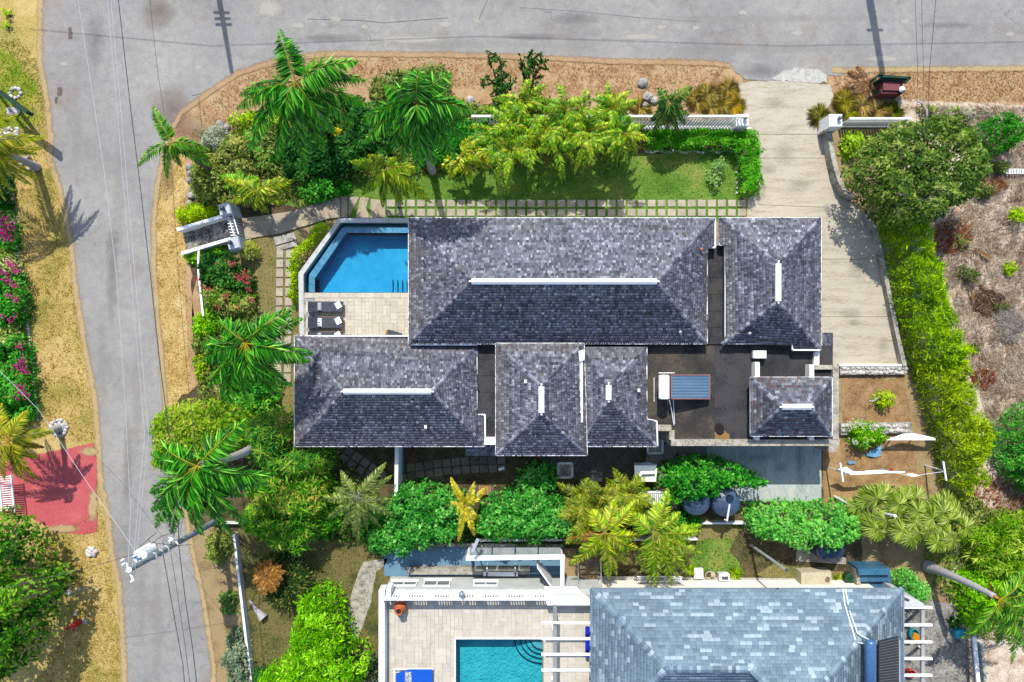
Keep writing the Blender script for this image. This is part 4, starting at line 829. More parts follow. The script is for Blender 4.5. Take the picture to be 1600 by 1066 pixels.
def versailles(parent, x0, y0, x1, y1, z, unit, m, hole=None, seed=3):
    """mixed sizes of stone laid on a square grid, every stone a piece"""
    r = random.Random(seed); nx = int((x1 - x0) / unit); ny = int((y1 - y0) / unit); used = set(); meshes = {}; us = unit * (1 - z / CAM_H) / PXM
    for j in range(ny):
        for i in range(nx):
            if (i, j) in used: continue
            for (a, b_) in r.sample([(2, 2), (3, 2), (2, 3), (2, 1), (1, 2)], 5) + [(1, 1)]:
                cells = [(i + p, j + q) for p in range(a) for q in range(b_)]
                if all(c not in used and c[0] < nx and c[1] < ny for c in cells): break
            used.update(cells); cx = x0 + (i + a / 2) * unit; cy = y0 + (j + b_ / 2) * unit
            if hole and any(h[0] < cx + a * unit * .4 and cx - a * unit * .4 < h[2] and h[1] < cy + b_ * unit * .4 and cy - b_ * unit * .4 < h[3] for h in hole): continue
            if (a, b_) not in meshes: meshes[(a, b_)] = prism_mesh('tile', a * us - .006, b_ * us - .006, .03, m, .004)
            o = bpy.data.objects.new('tile', meshes[(a, b_)]); p = P(cx, cy, z); link(o, (p.x, p.y, z - .028 + r.uniform(0, .003)), parent)
versailles(terr, 492, 466, 650, 538, DZ, 5.6, TRAV)
b = MB()
for k in range(13):
    x = 476 + k * 13.6; b = MB(); b.prism(wpoly([(x, 457.8), (x + 13.3, 457.8), (x + 13.3, 465.6), (x, 465.6)], DZ + .01), DZ - .024, DZ + .012); b.build('coping_stone', TRAV, terr)
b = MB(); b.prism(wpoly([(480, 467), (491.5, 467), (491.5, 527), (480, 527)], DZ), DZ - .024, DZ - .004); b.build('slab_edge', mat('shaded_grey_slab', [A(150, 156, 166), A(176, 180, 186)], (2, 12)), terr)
CUSH = mat('charcoal_cushion', [A(62, 68, 78), A(80, 87, 98), A(94, 101, 112)], (2, 40), .9)
TOWEL = mat('white_towel', [(.66, .66, .66), (.78, .78, .78)], (5, 50), .95, .3)
STR = mat('grey_stripe', [A(70, 72, 78), A(84, 86, 92)], (5, 40), .95)
def lounger(y0, y1, lab):
    t = thing('sun_lounger', lab, 'sun lounger', P(508, (y0 + y1) / 2, DZ)); z = DZ + .28
    b = MB(); b.prism(wpoly([(480, y0), (536, y0), (536, y1), (480, y1)], z), z - .06, z); b.build('frame', WOOD, t)
    for x, y in ((482, y0 + 1.5), (482, y1 - 1.5), (534, y0 + 1.5), (534, y1 - 1.5)):
        b = MB(); b.bar(P(x, y, DZ), P(x, y, z - .06), .05, .05); b.build('leg', WHITE, t)
    b = MB(); q = wpoly([(497, y0 + .6), (536, y0 + .6), (536, y1 - .6), (497, y1 - .6)], z); b.prism(q, z + .002, z + .10); b.build('mattress', CUSH, t)
    b = MB(); e = P(481, y0 + .6, z + .42); f = P(481, y1 - .6, z + .42); g = P(497, y1 - .6, z + .1); h = P(497, y0 + .6, z + .1); up = Vector((.03, 0, .08))
    b.add([e, f, g, h, e + up, f + up, g + up, h + up], [(0, 1, 2, 3), (7, 6, 5, 4), (0, 4, 5, 1), (1, 5, 6, 2), (2, 6, 7, 3), (3, 7, 4, 0)]); b.build('backrest', CUSH, t)
    b = MB(); b.bar(P(480, y0 + .5, z + .36), P(480, y1 - .5, z + .36), .04, .05); b.build('rail', WHITE, t)
    return z
for i, (y0, y1, lab, tl, pl) in enumerate([(471, 488, 'charcoal sun lounger nearest the pool water', 'folded white towel on the lounger nearest the pool', 'plain grey pillow on the lounger nearest the pool'), (495, 513, 'charcoal sun lounger in the middle with a striped pillow', 'folded white towel on the middle lounger', 'grey and white striped pillow on the middle lounger'), (518, 535, 'charcoal sun lounger half hidden under the roof eave', 'folded white towel on the lounger by the eave', 'grey pillow on the lounger by the eave')]):
    z = lounger(y0, y1, lab); b = MB(); c = P(528.5, (y0 + y1) / 2 - 2.5, z + .1); b.obox(c, .30, .36, z + .103, z + .15, .5, bev=.015); tag(b.build('towel', TOWEL), tl, 'towel')
    b = MB(); ym = (y0 + y1) / 2; c = P(499.5, ym, z + .1)
    b.obox((c.x, c.y), .24, .44, z + .104, z + .22, 0, 0, bev=.05); pl_o = b.build('pillow', TOWEL if i == 1 else mat('grey_pillow_%d' % i, [A(170, 174, 180), A(196, 200, 206)], (4, 40)))
    tag(pl_o, pl, 'pillow')
    if i == 1:
        for k in range(3): sb = MB(); sb.obox((c.x - .01, c.y - .13 + k * .13), .16, .05, z + .2195, z + .2225); sb.build('stripe', STR, pl_o)
ch = thing('lounge_chair', 'grey cushioned lounge chair peeping from under the eave by the big roof', 'chair', P(617, 522, DZ)); b = MB(); b.prism(wpoly([(607, 515), (628, 521), (628, 534), (603, 534)], DZ + .4), DZ + .3, DZ + .45); b.build('cushion', CUSH, ch)
b = MB(); b.prism(wpoly([(604, 516), (607, 515), (603, 534), (599, 534)], DZ + .4), DZ + .1, DZ + .5); b.build('armrest', WOOD, ch)
b = MB()
for x, y in ((606, 518), (626, 523), (602, 533), (626, 533)): b.bar(P(x, y, DZ), P(x, y, DZ + .3), .05, .05)
b.build('leg', WOOD, ch)

# ================================================================== THE ROADSIDE GATE
gate = thing('entrance_gate', 'white entrance gate with two lamp-topped pillars and stepped side walls by the road', 'gate', P(325, 366))
for c, sz in (((351, 327), .62), ((365, 380), .64)):
    b = MB(); p = P(*c, 1.5); b.obox(p, sz, sz, 0, 1.5, .22, bev=.03); b.obox(p, sz * .9, sz * .9, 1.502, 1.56, .22); b.build('pillar', mat('pillar_white_%d' % c[0], [A(196, 206, 216), A(226, 230, 234)], (2, 14)), gate)
for a, b_ in (((276, 359), (346, 338)), ((283, 396), (360, 373))):
    b = MB(); b.bar(P(*a, .8) - Vector((0, 0, .4)), P(*b_, .8) - Vector((0, 0, .4)), .17, .8); b.build('side_wall', WHITE, gate)
gl = []
for k in range(8):
    t_ = k / 7; b = MB(); p = P(357 + 8 * t_, 336 + 32 * t_, 1.1); b.obox(p, .30, .045, .1, 1.15, -.25 + .22); b.build('gate_bar', WHITE, gate)
b = MB(); b.bar(P(356, 336, 1.17), P(366, 368, 1.17), .05, .06); b.bar(P(363, 334, 1.17), P(373, 366, 1.17), .05, .06); b.build('gate_rail', WHITE, gate)
LAMPD = mat('lamp_metal', [A(30, 50, 66), A(50, 72, 88)], (4, 20), .35, spec=.5)
def ball_lamp(lab, px, py, z, r=.13, m=None):
    t = thing('post_lamp', lab, 'lamp', P(px, py, z)); c = P(px, py, z); b = MB(); b.lathe([(r * .6, z), (r * .45, z + .08), (r * .4, z + .1)], c, 12); b.build('base', DARKG, t)
    b = MB(); b.lathe([(r * .4, z + .1)] + [(r * math.cos(a), z + .1 + r * .9 + r * math.sin(a)) for a in (-1.1, -.6, 0, .6, 1.1)] + [(.01, z + .1 + r * 1.9)], c, 14); b.build('globe', m or LAMPD, t, smooth=True)
ball_lamp('dark globe lamp on the upper gate pillar beside the left road', 350, 327, 1.562); ball_lamp('dark globe lamp on the lower gate pillar beside the left road', 362, 380, 1.562)
stp = thing('entrance_steps', 'mottled grey concrete steps inside the white roadside gate', 'steps', P(320, 368))
for q, z in (([(285, 362), (316, 352), (323, 382), (292, 391)], .09), ([(316, 352), (352, 340), (362, 371), (323, 382)], .18)):
    b = MB(); b.prism(wpoly(q, z), 0, z); b.build('step', mat('mottled_step_%d' % q[0][0], [A(70, 68, 66), A(140, 134, 124), A(200, 192, 176)], (2.5, 12), .9, .2, lo=.4, hi=.6), stp)
fw = thing('garden_fence', 'thin white rail fence running through the bougainvillea below the roadside gate', 'fence', P(311, 430))
b = MB(); b.bar(P(311, 392, .9), P(310, 420, .9), .1, .12); b.bar(P(310, 420, .9), P(318, 494, .9), .1, .12); b.build('rail', WHITE, fw)
for k in range(9):
    b = MB(); t_ = k / 8; b.tube([P(310 + 8 * t_, 420 + 74 * t_), P(310 + 8 * t_, 420 + 74 * t_, .85)], .05, 6); b.build('post', WHITE_OLD, fw)
# ================================================================== THE NEIGHBOUR'S HOUSE AND POOL TERRACE
nb = thing('neighbour_house', 'house with a blue-grey asphalt shingle roof at the bottom edge', 'house', P(1165, 1060))
E = lambda x, y: (x, y, 0); ze2, zr2 = 3.0, 4.75; R_ = lambda x, y, z=zr2: (x, y, z)
fs = [([E(1411, 920), E(924, 920), R_(1040, 1046), R_(1174, 1046), (1246, 1118, 5.75)], (1411, 920), (924, 920), (1040, 1046), zr2),
      ([E(924, 920), E(920, 1172), R_(1040, 1046)], (924, 920), (922, 1172), (1040, 1046), zr2),
      ([E(920, 1172), E(1290, 1172), R_(1174, 1046), R_(1040, 1046)], (920, 1172), (1290, 1172), (1040, 1046), zr2),
      ([E(1411, 1316), E(1411, 920), (1246, 1118, 5.75)], (1411, 1316), (1411, 920), (1246, 1118), 5.75)]
roof(nb, fs, [(920, 1172), (1174, 1172), (1174, 1316), (1411, 1316), (1411, 920), (924, 920)], ze2, [((924, 920, ze2), (1040, 1046, zr2)), ((1411, 920, ze2), (1246, 1118, 5.75)), ((1174, 1046, zr2), (1246, 1118, 5.75)), ((1040, 1046, zr2), (1174, 1046, zr2)), ((920, 1172, ze2), (1040, 1046, zr2))], None,
     label='blue-grey asphalt shingle roof', cols=ASPHS, expo=.165, wr=(.29, .33), thick=.007, wt=(1, 2, 2, 1), pale=.11, jit=.06, gut=mat('grey_fascia', [A(120, 136, 150), A(150, 164, 176)], (2, 12)), capw=.17, close=([(1174, 1046, 4.75), (1290, 1172, 3.0), (1246, 1118, 5.75)], [(1246, 1118, 5.75), (1174, 1316, 3.0), (1411, 1316, 3.0)], [(1246, 1118, 5.75), (1290, 1172, 3.0), (1174, 1316, 3.0)]))
b = MB(); b.prism(wpoly([(940, 938), (1395, 938), (1395, 1300), (940, 1300)], 3), 0, 2.9); b.build('wall', CREAM, nb)
sh = thing('roof_solar_heater', 'blue solar tank with black ribbed collector at the right end of the blue-grey roof', 'solar heater', P(1375, 1030, 3.6))
b = MB(); b.tube([P(1360, 1000, 4.75), P(1360, 1004, 4.75), P(1360, 1085, 4.75), P(1360, 1090, 4.75)], [.2, .26, .26, .2], 14); b.build('tank', mat('blue_tank', [A(70, 112, 160), A(96, 140, 190)], (1, 10), .3, spec=.5, metal=.3), sh, smooth=True)
b = MB(); ca = [P(1371, 1001, 4.5), P(1401, 994, 3.75), P(1401, 1110, 3.75), P(1371, 1110, 4.5)]; up = Vector((.4, 0, .9)) * .08
b.add(ca + [p + up for p in ca], [(3, 2, 1, 0), (4, 5, 6, 7), (0, 1, 5, 4), (1, 2, 6, 5), (2, 3, 7, 6), (3, 0, 4, 7)]); b.build('collector', mat('collector_black', [(.012, .014, .018), (.02, .022, .028)], (3, 20), .3), sh)
for k in range(26):
    b = MB(); t_ = (k + .5) / 26; b.tube([ca[0].lerp(ca[3], t_) + up * 1.3, ca[1].lerp(ca[2], t_) + up * 1.3], .022, 5); b.build('collector_tube', mat('evacuated_tube', [A(70, 84, 92), A(96, 110, 118)], (3, 20), .25, spec=.6) if k == 0 else bpy.data.materials['evacuated_tube'], sh)
b = MB(); b.bar(P(1405, 1000, 3.7), P(1405, 1100, 3.7), .06, .1); b.build('frame', METAL, sh)
b = MB()
b.tube([P(1317, 920, 3.05), P(1320, 945, 3.35), P(1338, 1004, 4.2), P(1352, 1006, 4.5)], .03, 6); b.tube([P(1321, 920, 3.05), P(1326, 950, 3.4), P(1340, 990, 4.1), P(1358, 1000, 4.7)], .03, 6); b.build('pipe', WHITE, sh)
# raised terrace
TZ = 2.0
nt = thing('terrace_building', 'white neighbour terrace on a windowed ground floor with a balustrade around the lower pool', 'building', P(760, 1000))
NW = mat('terrace_wall', [A(196, 204, 200), A(218, 222, 218), A(236, 238, 236)], (1.2, 10), .7)
b = MB(); b.prism(wpoly([(601, 921), (940, 921), (940, 1180), (601, 1180)], TZ), 0, .9); b.prism(wpoly([(601, 921), (712, 921), (712, 1180), (601, 1180)], TZ), .9, TZ - .04); b.prism(wpoly([(712, 921), (848, 921), (848, 999), (712, 999)], TZ), .9, TZ - .04); b.prism(wpoly([(848, 921), (940, 921), (940, 1180), (848, 1180)], TZ), .9, TZ - .04); b.build('wall', NW, nt)
b = MB(); b.prism(wpoly([(636, 887), (828, 887), (828, 898), (636, 898)], .4), 0, .4); b.build('planter_ledge', CONC, nt)
GLASS = mat('window_glass', [(.05, .065, .07), (.09, .105, .11)], (1, 5), .35, spec=.25); yw = P(0, 921, TZ).y + .012
def win(x0, x1, z0, z1):
    f = MB(); a = P(x0, 905, 1.2).x; c = P(x1, 905, 1.2).x
    for (p, q, r_, s_) in ((a, c, z1, z1 + .07), (a, c, z0 - .07, z0), (a - .06, a, z0 - .07, z1 + .07), (c, c + .06, z0 - .07, z1 + .07), ((a + c) / 2 - .03, (a + c) / 2 + .03, z0, z1)): f.prism([(p, yw), (q, yw), (q, yw + .07), (p, yw + .07)], r_, s_)
    fo = f.build('window', WHITE, nt)
    for (p, q) in ((a, (a + c) / 2 - .03), ((a + c) / 2 + .03, c)):
        g = MB(); g.prism([(p, yw + .005), (q, yw + .005), (q, yw + .03), (p, yw + .03)], z0, z1); g.build('pane', GLASS, fo)
    b = MB(); b.prism([(a - .1, yw), (c + .1, yw), (c + .1, yw + .14), (a - .1, yw + .14)], z0 - .13, z0 - .075); b.build('sill', WHITE, fo)
win(664, 702, .85, 1.55); win(613, 650, 1.0, 1.5); win(742, 776, 1.05, 1.5)
b = MB(); b.obox(P(782, 897, .6), 1.9, .22, .55, .62); b.obox(P(761, 893, .6), .07, .5, 0, .62); b.obox(P(805, 893, .6), .07, .5, 0, .62); b.build('bench', WHITE, nt)
# balustrade
def balustrade(parent, a, b_, z, hgt, nb_, w=.2, groups=None, m=WHITE, br=.055):
    wall = MB(); p, q = P(*a, z), P(*b_, z); wall.bar(p + Vector((0, 0, .06)), q + Vector((0, 0, .06)), w, .12); wall.build('bottom_rail', m, parent)
    wall = MB(); wall.bar(p + Vector((0, 0, hgt)), q + Vector((0, 0, hgt)), w, .12); wall.build('top_rail', m, parent)
    bm = MB(); bm.lathe([(br * .8, 0), (br * 1.25, .06), (br * 1.3, (hgt - .18) * .35), (br * .65, (hgt - .18) * .8), (br, hgt - .18)], (0, 0), 8); me = bm.mesh('baluster', m)
    for k in range(nb_):
        t_ = (k + .5) / nb_
        if groups and not groups(t_): continue
        c = p.lerp(q, t_); o = bpy.data.objects.new('baluster', me); link(o, (c.x, c.y, z + .12), parent)
balustrade(nt, (603, 924.5), (868, 924.5), TZ, 1.0, 66, .13, lambda t: (t * 7.0) % 1 < .72)
wb = MB(); g7 = [(t_ * 1.0) for t_ in range(8)]
for k in range(8):
    t_ = (k + .86) / 7.0
    if t_ < 1: c = P(603, 924.5, TZ).lerp(P(868, 924.5, TZ), t_); wb.obox(c, .5, .16, TZ + .12, TZ + .94)
wb.build('pier', WHITE, nt)
b = MB(); b.bar(P(598.5, 918, 2.4), P(598.5, 1180, 2.4), .3, .8); b.build('parapet', WHITE, nt)
b = MB(); b.prism(wpoly([(603, 921), (610, 921), (610, 935), (603, 935)], 2.95), TZ, 2.95); b.build('pier', WHITE, nt)
# the terrace paving and pool
tp = thing('terrace_paving', 'travertine paving of the lower pool terrace', 'paving', P(720, 980, TZ)); tp['kind'] = 'structure'
b = MB(); b.prism(wpoly([(604, 930), (712, 930), (712, 1180), (604, 1180)], TZ), TZ - .039, TZ - .024); b.prism(wpoly([(712, 930), (848, 930), (848, 999), (712, 999)], TZ), TZ - .039, TZ - .024); b.prism(wpoly([(848, 930), (925, 930), (925, 1180), (848, 1180)], TZ), TZ - .039, TZ - .024); b.build('mortar_bed', mat('pale_grout', [A(170, 156, 130), A(190, 178, 154)], (3, 20)), tp)
versailles(tp, 604.6, 932, 710.1, 1075, TZ, 6.2, TRAV, None, 8); versailles(tp, 710, 933.6, 850.1, 997.4, TZ, 6.36, TRAV, None, 9); versailles(tp, 850, 932, 925, 1075, TZ, 6.2, TRAV, None, 10)
p2 = thing('swimming_pool', 'rectangular turquoise pool with curved corner steps at the bottom edge', 'pool', P(780, 1070))
TURQ = mat('turquoise_plaster', [A(60, 200, 214), A(80, 212, 224), A(104, 224, 232)], (1.4, 16), .7, mixk=.4)
q = wpoly([(712, 999), (848, 999), (848, 1180), (712, 1180)], TZ - .1); b = MB(); b.prism(q, .9, .96); b.build('basin_floor', TURQ, p2); b = MB()
for i in range(4):
    a, c = q[i], q[(i + 1) % 4]; b.add([(a[0], a[1], .96), (c[0], c[1], .96), (c[0], c[1], TZ - .05), (a[0], a[1], TZ - .05)], [(3, 2, 1, 0)])
b.build('basin_wall', TURQ, p2)
for k, (r, zz) in enumerate(((43, 1.15), (34, 1.32), (26, 1.5), (18, 1.66))):
    b = MB(); pts = [(847.5, 999.5)] + [(847.5 - r * math.cos(a), 999.5 + r * .86 * math.sin(a)) for a in [math.pi / 2 * (1 - j / 10) for j in range(11)]]
    b.prism(wpoly(pts, zz), .961, zz, 0); so = b.build('step', TURQ if k < 3 else mat('pale_step', [A(110, 190, 205), A(140, 206, 216)], (2, 12)), p2)
    b = MB(); arc = [P(847.5 - r * math.cos(a), 999.5 + r * .86 * math.sin(a), zz + .006) for a in [math.pi / 2 * j / 12 for j in range(13)]]; b.tube(arc, .03, 4); b.build('nosing', mat('dark_nosing_%d' % k, [A(10, 62, 84), A(14, 74, 96)], (3, 20)), so)
b = MB(); b.add([(p[0], p[1], TZ - .12) for p in q], [(3, 2, 1, 0)]); b.build('water', watermat('rippled_water', (.66, .93, .96), 4.6, .42, .06), p2)
b = MB()
for a, c in (((711, 997.5), (849, 997.5)), ((710.8, 998), (710.8, 1180))): b.bar(P(*a, TZ + .01), P(*c, TZ + .01), .09, .05)
b.build('coping', WHITE_OLD, p2)
# chimenea
cm_ = thing('chimenea', 'round terracotta chimenea in the corner of the lower terrace', 'fire pot', P(627, 950, TZ)); TERRA = mat('terracotta', [A(196, 92, 52), A(214, 116, 72), A(200, 104, 66)], (2, 14), .7)
c = P(627, 946, TZ); b = MB(); b.lathe([(.17, TZ), (.27, TZ + .12), (.34, TZ + .32), (.30, TZ + .52), (.2, TZ + .64), (.165, TZ + .8), (.19, TZ + .88), (.15, TZ + .88), (.13, TZ + .8)], c, 20); b.build('body', TERRA, cm_, smooth=True)
b = MB(); b.lathe([(.128, TZ + .70), (.128, TZ + .815)], c, 16); b.build('flue', mat('soot', [(.012, .01, .01), (.02, .018, .016)], (4, 20)), cm_)
b = MB(); b.obox((c.x + .17, c.y + .22), .12, .04, TZ + .34, TZ + .46, .7); b.build('ornament', mat('terracotta_dark', [A(130, 60, 36), A(150, 76, 48)], (4, 20)), cm_)
ball_lamp('grey globe lamp on the middle pier of the lower terrace balustrade', 722, 926, TZ + 1.062, .15, mat('grey_globe', [A(120, 134, 152), A(170, 182, 196)], (3, 10), .3, spec=.5))
bl = thing('sun_lounger', 'bright blue sun lounger with a patterned towel at the bottom edge', 'sun lounger', P(648, 1060, TZ)); BLU = mat('blue_canvas', [A(8, 86, 200), A(14, 100, 216)], (2, 30), .8)
b = MB(); b.prism(wpoly([(619, 1053), (641, 1046), (675, 1046), (676, 1090), (619, 1090)], TZ + .4), TZ + .33, TZ + .42); b.build('mattress', BLU, bl)
b = MB(); b.bar(P(614, 1045, TZ + .36), P(676, 1045, TZ + .36), .05, .05); b.bar(P(616, 1045, TZ + .36), P(616, 1090, TZ + .36), .05, .05)
for k in range(3): b.bar(P(617, 1047 + k * 3.4, TZ + .3), P(626, 1047 + k * 3.4, TZ + .3), .03, .03)
b.build('frame', WHITE, bl)
b = MB()
for x, y in ((616, 1047), (674, 1047)): b.bar(P(x, y, TZ), P(x, y, TZ + .33), .05, .05)
b.build('leg', WHITE, bl)
b = MB(); b.prism(wpoly([(633, 1050), (643, 1050), (643, 1090), (632, 1090)], TZ + .43), TZ + .424, TZ + .44); tw = b.build('towel', mat('patterned_towel', [A(90, 116, 150), A(226, 226, 220)], (14, 22), .9, lo=.47, hi=.53)); tag(tw, 'patterned grey and white towel lying on the bright blue lounger', 'towel')
# left pergola
pg = thing('pergola', 'white slatted pergola between the lower pool and the blue-grey roof', 'pergola', P(888, 1000, TZ))
for k, y in enumerate((973, 998, 1022.5, 1047, 1072)):
    b = MB(); b.bar(P(846, y, 4.3), P(922, y, 4.3), .09, .12); b.build('rafter', WHITE, pg)
b = MB(); b.bar(P(867, 946, 4.15), P(867, 1120, 4.15), .18, .16); b.build('beam', mat('grey_beam', [A(140, 140, 138), A(172, 172, 170)], (2, 14)), pg)
for y in (950, 1000, 1090):
    b = MB(); q_ = P(867, y, 4.05); b.bar((q_.x, q_.y, TZ), q_, .12, .12); b.build('post', WHITE, pg)
b = MB(); b.prism(wpoly([(851, 919), (902, 919), (925, 940), (925, 946), (855, 946), (851, 935)], 2.95), 2.7, 2.95); b.prism(wpoly([(868, 921), (899, 921), (899, 929), (868, 929)], 3.06), 2.952, 3.06); tag(b.build('concrete_canopy', WHITE), 'white curved slab between the balustrade and the blue-grey roof', 'canopy')
b = MB(); b.tube([P(918, 980, TZ + .5), P(918, 1026, TZ + .5)], .12, 10); tag(b.build('rolled_mat', mat('royal_blue', [A(10, 40, 190), A(16, 54, 210)], (3, 20))), 'royal blue rolled mat beside the blue-grey roof eave', 'mat')
# carport frame, door, panels in front of the terrace wall
cp = thing('gate_frame', 'white L-shaped beam frame carrying four grey panels below the green hedge', 'frame', P(830, 880))
for a, c in (((728, 872), (882, 870)), ((878.5, 873), (878.5, 916))):
    b = MB(); b.bar(P(*a, 2.2), P(*c, 2.2), .2, .25); b.build('beam', WHITE, cp)
for x, y in ((731, 871), (878, 872)):
    b = MB(); b.bar(P(x, y, 2.05) * 1, Vector((P(x, y, 2.05).x, P(x, y, 2.05).y, 0)), .16, .16); b.build('post', WHITE_OLD, cp)
for k in range(4):
    b = MB(); x0 = 734 + k * 36; b.prism(wpoly([(x0, 856), (x0 + 34, 856), (x0 + 34, 867), (x0, 867)], 2.0), 1.96, 2.0); b.build('panel', mat('grey_sheet_%d' % k, [A(112, 124, 124), A(150, 160, 156), A(170, 176, 170)], (2, 12)), cp)
b = MB(); b.bar(P(839, 878, 1.6), P(862, 910, 1.6), .07, 1.9); tag(b.build('open_door', WHITE_OLD), 'white door leaf standing ajar by the dark opening below the terrace', 'door')
b = MB(); b.bar(P(738, 862, 3.1), P(747, 842, 3.1), .16, .05); b.bar(P(742, 853, 1.5), P(742, 853, 3.1), .05, .05); tag(b.build('garden_lamp_arm', METAL), 'grey lamp arm sticking out of the hedge above the grey panels', 'lamp')
ss = thing('stone_steps', 'worn stone steps with steel handrails between the terrace and the blue-grey house', 'steps', P(922, 895))
for k in range(6):
    b = MB(); y = 868 + k * 9.5; b.prism(wpoly([(905 + k * .4, y), (936, y), (937, y + 9), (905 + k * .4, y + 9)], .6), 0, 1.0 - k * .16); b.build('step', mat('brown_step', [A(96, 80, 62), A(150, 130, 100), A(186, 166, 132)], (3, 16), .9, .3) if k == 0 else bpy.data.materials['brown_step'], ss)
b = MB()
for x in (903, 938.5):
    b.tube([P(x, 868, 1.0), P(x, 872, 1.9), P(x + 1, 915, 1.2), P(x + 1, 917, .1)], .03, 6)
b.build('handrail', METAL, ss)
b = MB(); b.tube([P(1290, 330, .03), P(1290, 330, .045)], .36, 18); tag(b.build('manhole_cover', CONC), 'pale round manhole cover at the top corner of the driveway bend', 'manhole')
# bits along the north wall of the grey-blue house
t = thing('ac_cabinet', 'cream utility cabinet with a round port against the grey house wall', 'cabinet', P(1275, 902)); b = MB(); b.prism(wpoly([(1252, 895), (1299, 893), (1299, 914), (1252, 915)], .8), 0, .8); b.build('body', mat('cream_box', [A(196, 186, 154), A(222, 214, 184)], (1.5, 12)), t); b = MB(); b.tube([P(1293, 905, .79), P(1293, 905, .85)], .14, 12); b.build('port', mat('brown_port', [A(120, 100, 80), A(140, 120, 96)], (4, 20)), t)
b = MB(); b.prism(wpoly([(1246, 846), (1254, 846), (1322, 872), (1322, 882), (1244, 877)], .1), 0, .1); tag(b.build('tank_plinth', CONC), 'pale concrete plinth under the round blue-black tank by the fan palms', 'plinth')
t = thing('white_box', 'small white box with a slot beside the grey house wall', 'box', P(1131, 905)); b = MB(); b.prism(wpoly([(1124, 897), (1140, 897), (1140, 908), (1124, 908)], .4), 0, .4); b.build('body', WHITE_OLD, t); b = MB(); b.prism(wpoly([(1128, 901), (1138, 901), (1138, 906), (1128, 906)], .41), .4, .415); b.build('slot', DARKG, t)
b = MB(); b.prism(wpoly([(1085, 889), (1099, 889), (1099, 905), (1085, 905)], .25), 0, .25); tag(b.build('concrete_block', WHITE_OLD), 'square white concrete block next to the yellow palm tips', 'block')
b = MB(); b.tube([P(1110, 898, .06), P(1116, 898, .06)], .17, 12); [b.tube([P(1110 + 8 * math.cos(a), 900 + 7 * math.sin(a), .05 + .02 * k), P(1110 + 8 * math.cos(a + .7), 900 + 7 * math.sin(a + .7), .05 + .02 * k)], .03, 5) for k in range(3) for a in [i * .7 for i in range(9)]]; tag(b.build('hose_coil', mat('beige_hose', [A(190, 176, 150), A(210, 198, 172)], (4, 20))), 'coiled beige hose on the ground by the white block', 'hose')
t = thing('lattice_screen', 'white lattice screen behind the palm tips along the grey house', 'screen', P(1025, 905))
for x0, x1 in ((997, 1012), (1036, 1062)):
    b = MB(); k = x0
    while k < x1: b.bar(P(k, 901, .7), P(k + 5, 909, .7), .03, .03); b.bar(P(k + 5, 901, .7), P(k, 909, .7), .03, .03); k += 3.6
    b.build('lattice_strip', WHITE, t)
b = MB(); b.bar(P(995, 901, .7), P(1064, 901, .7), .05, .05); b.bar(P(995, 909, .7), P(1064, 909, .7), .05, .05)
for x in (996, 1030, 1063): b.bar(P(x, 905, 0), P(x, 905, .7), .05, .05)
b.build('frame', WHITE, t)
t = thing('stacked_panels', 'three blue stepped sheets leaning by the grey house corner', 'panels', P(1368, 905)); BS = mat('blue_sheet', [A(44, 94, 128), A(62, 116, 150), A(84, 138, 170)], (1.5, 10), .4, spec=.4)
for k in range(3):
    b = MB(); b.prism(wpoly([(1341 + k * 2, 888 + k * 10.5), (1390 + k, 888 + k * 10.5), (1391 + k, 898.5 + k * 10.5), (1342 + k * 2, 898.5 + k * 10.5)], 1.2 - .3 * k), .02, 1.2 - .3 * k); b.build('sheet', BS, t)
b = MB(); b.prism(wpoly([(1337, 889), (1341, 889), (1346, 918), (1339, 914)], .9), 0, .9); b.build('side_board', CONC, t)
t = thing('garden_bin', 'round dark green slatted garden bin beside the blue sheets', 'bin', P(1325, 902)); b = MB(); c = P(1325, 902)
b.lathe([(.36, 0), (.4, .5), (.42, .52), (.36, .54), (.3, .5)], c, 18); b.build('drum', mat('dark_green_plastic', [A(34, 70, 48), A(50, 92, 62)], (2, 14), .5), t); b = MB()
for a in range(8): b.tube([(c.x, c.y, .6), (c.x + .38 * math.cos(a * .785), c.y + .38 * math.sin(a * .785), .53)], .02, 4)
b.build('lid_rib', mat('green_rib', [A(50, 104, 70), A(64, 120, 84)], (3, 14)), t)
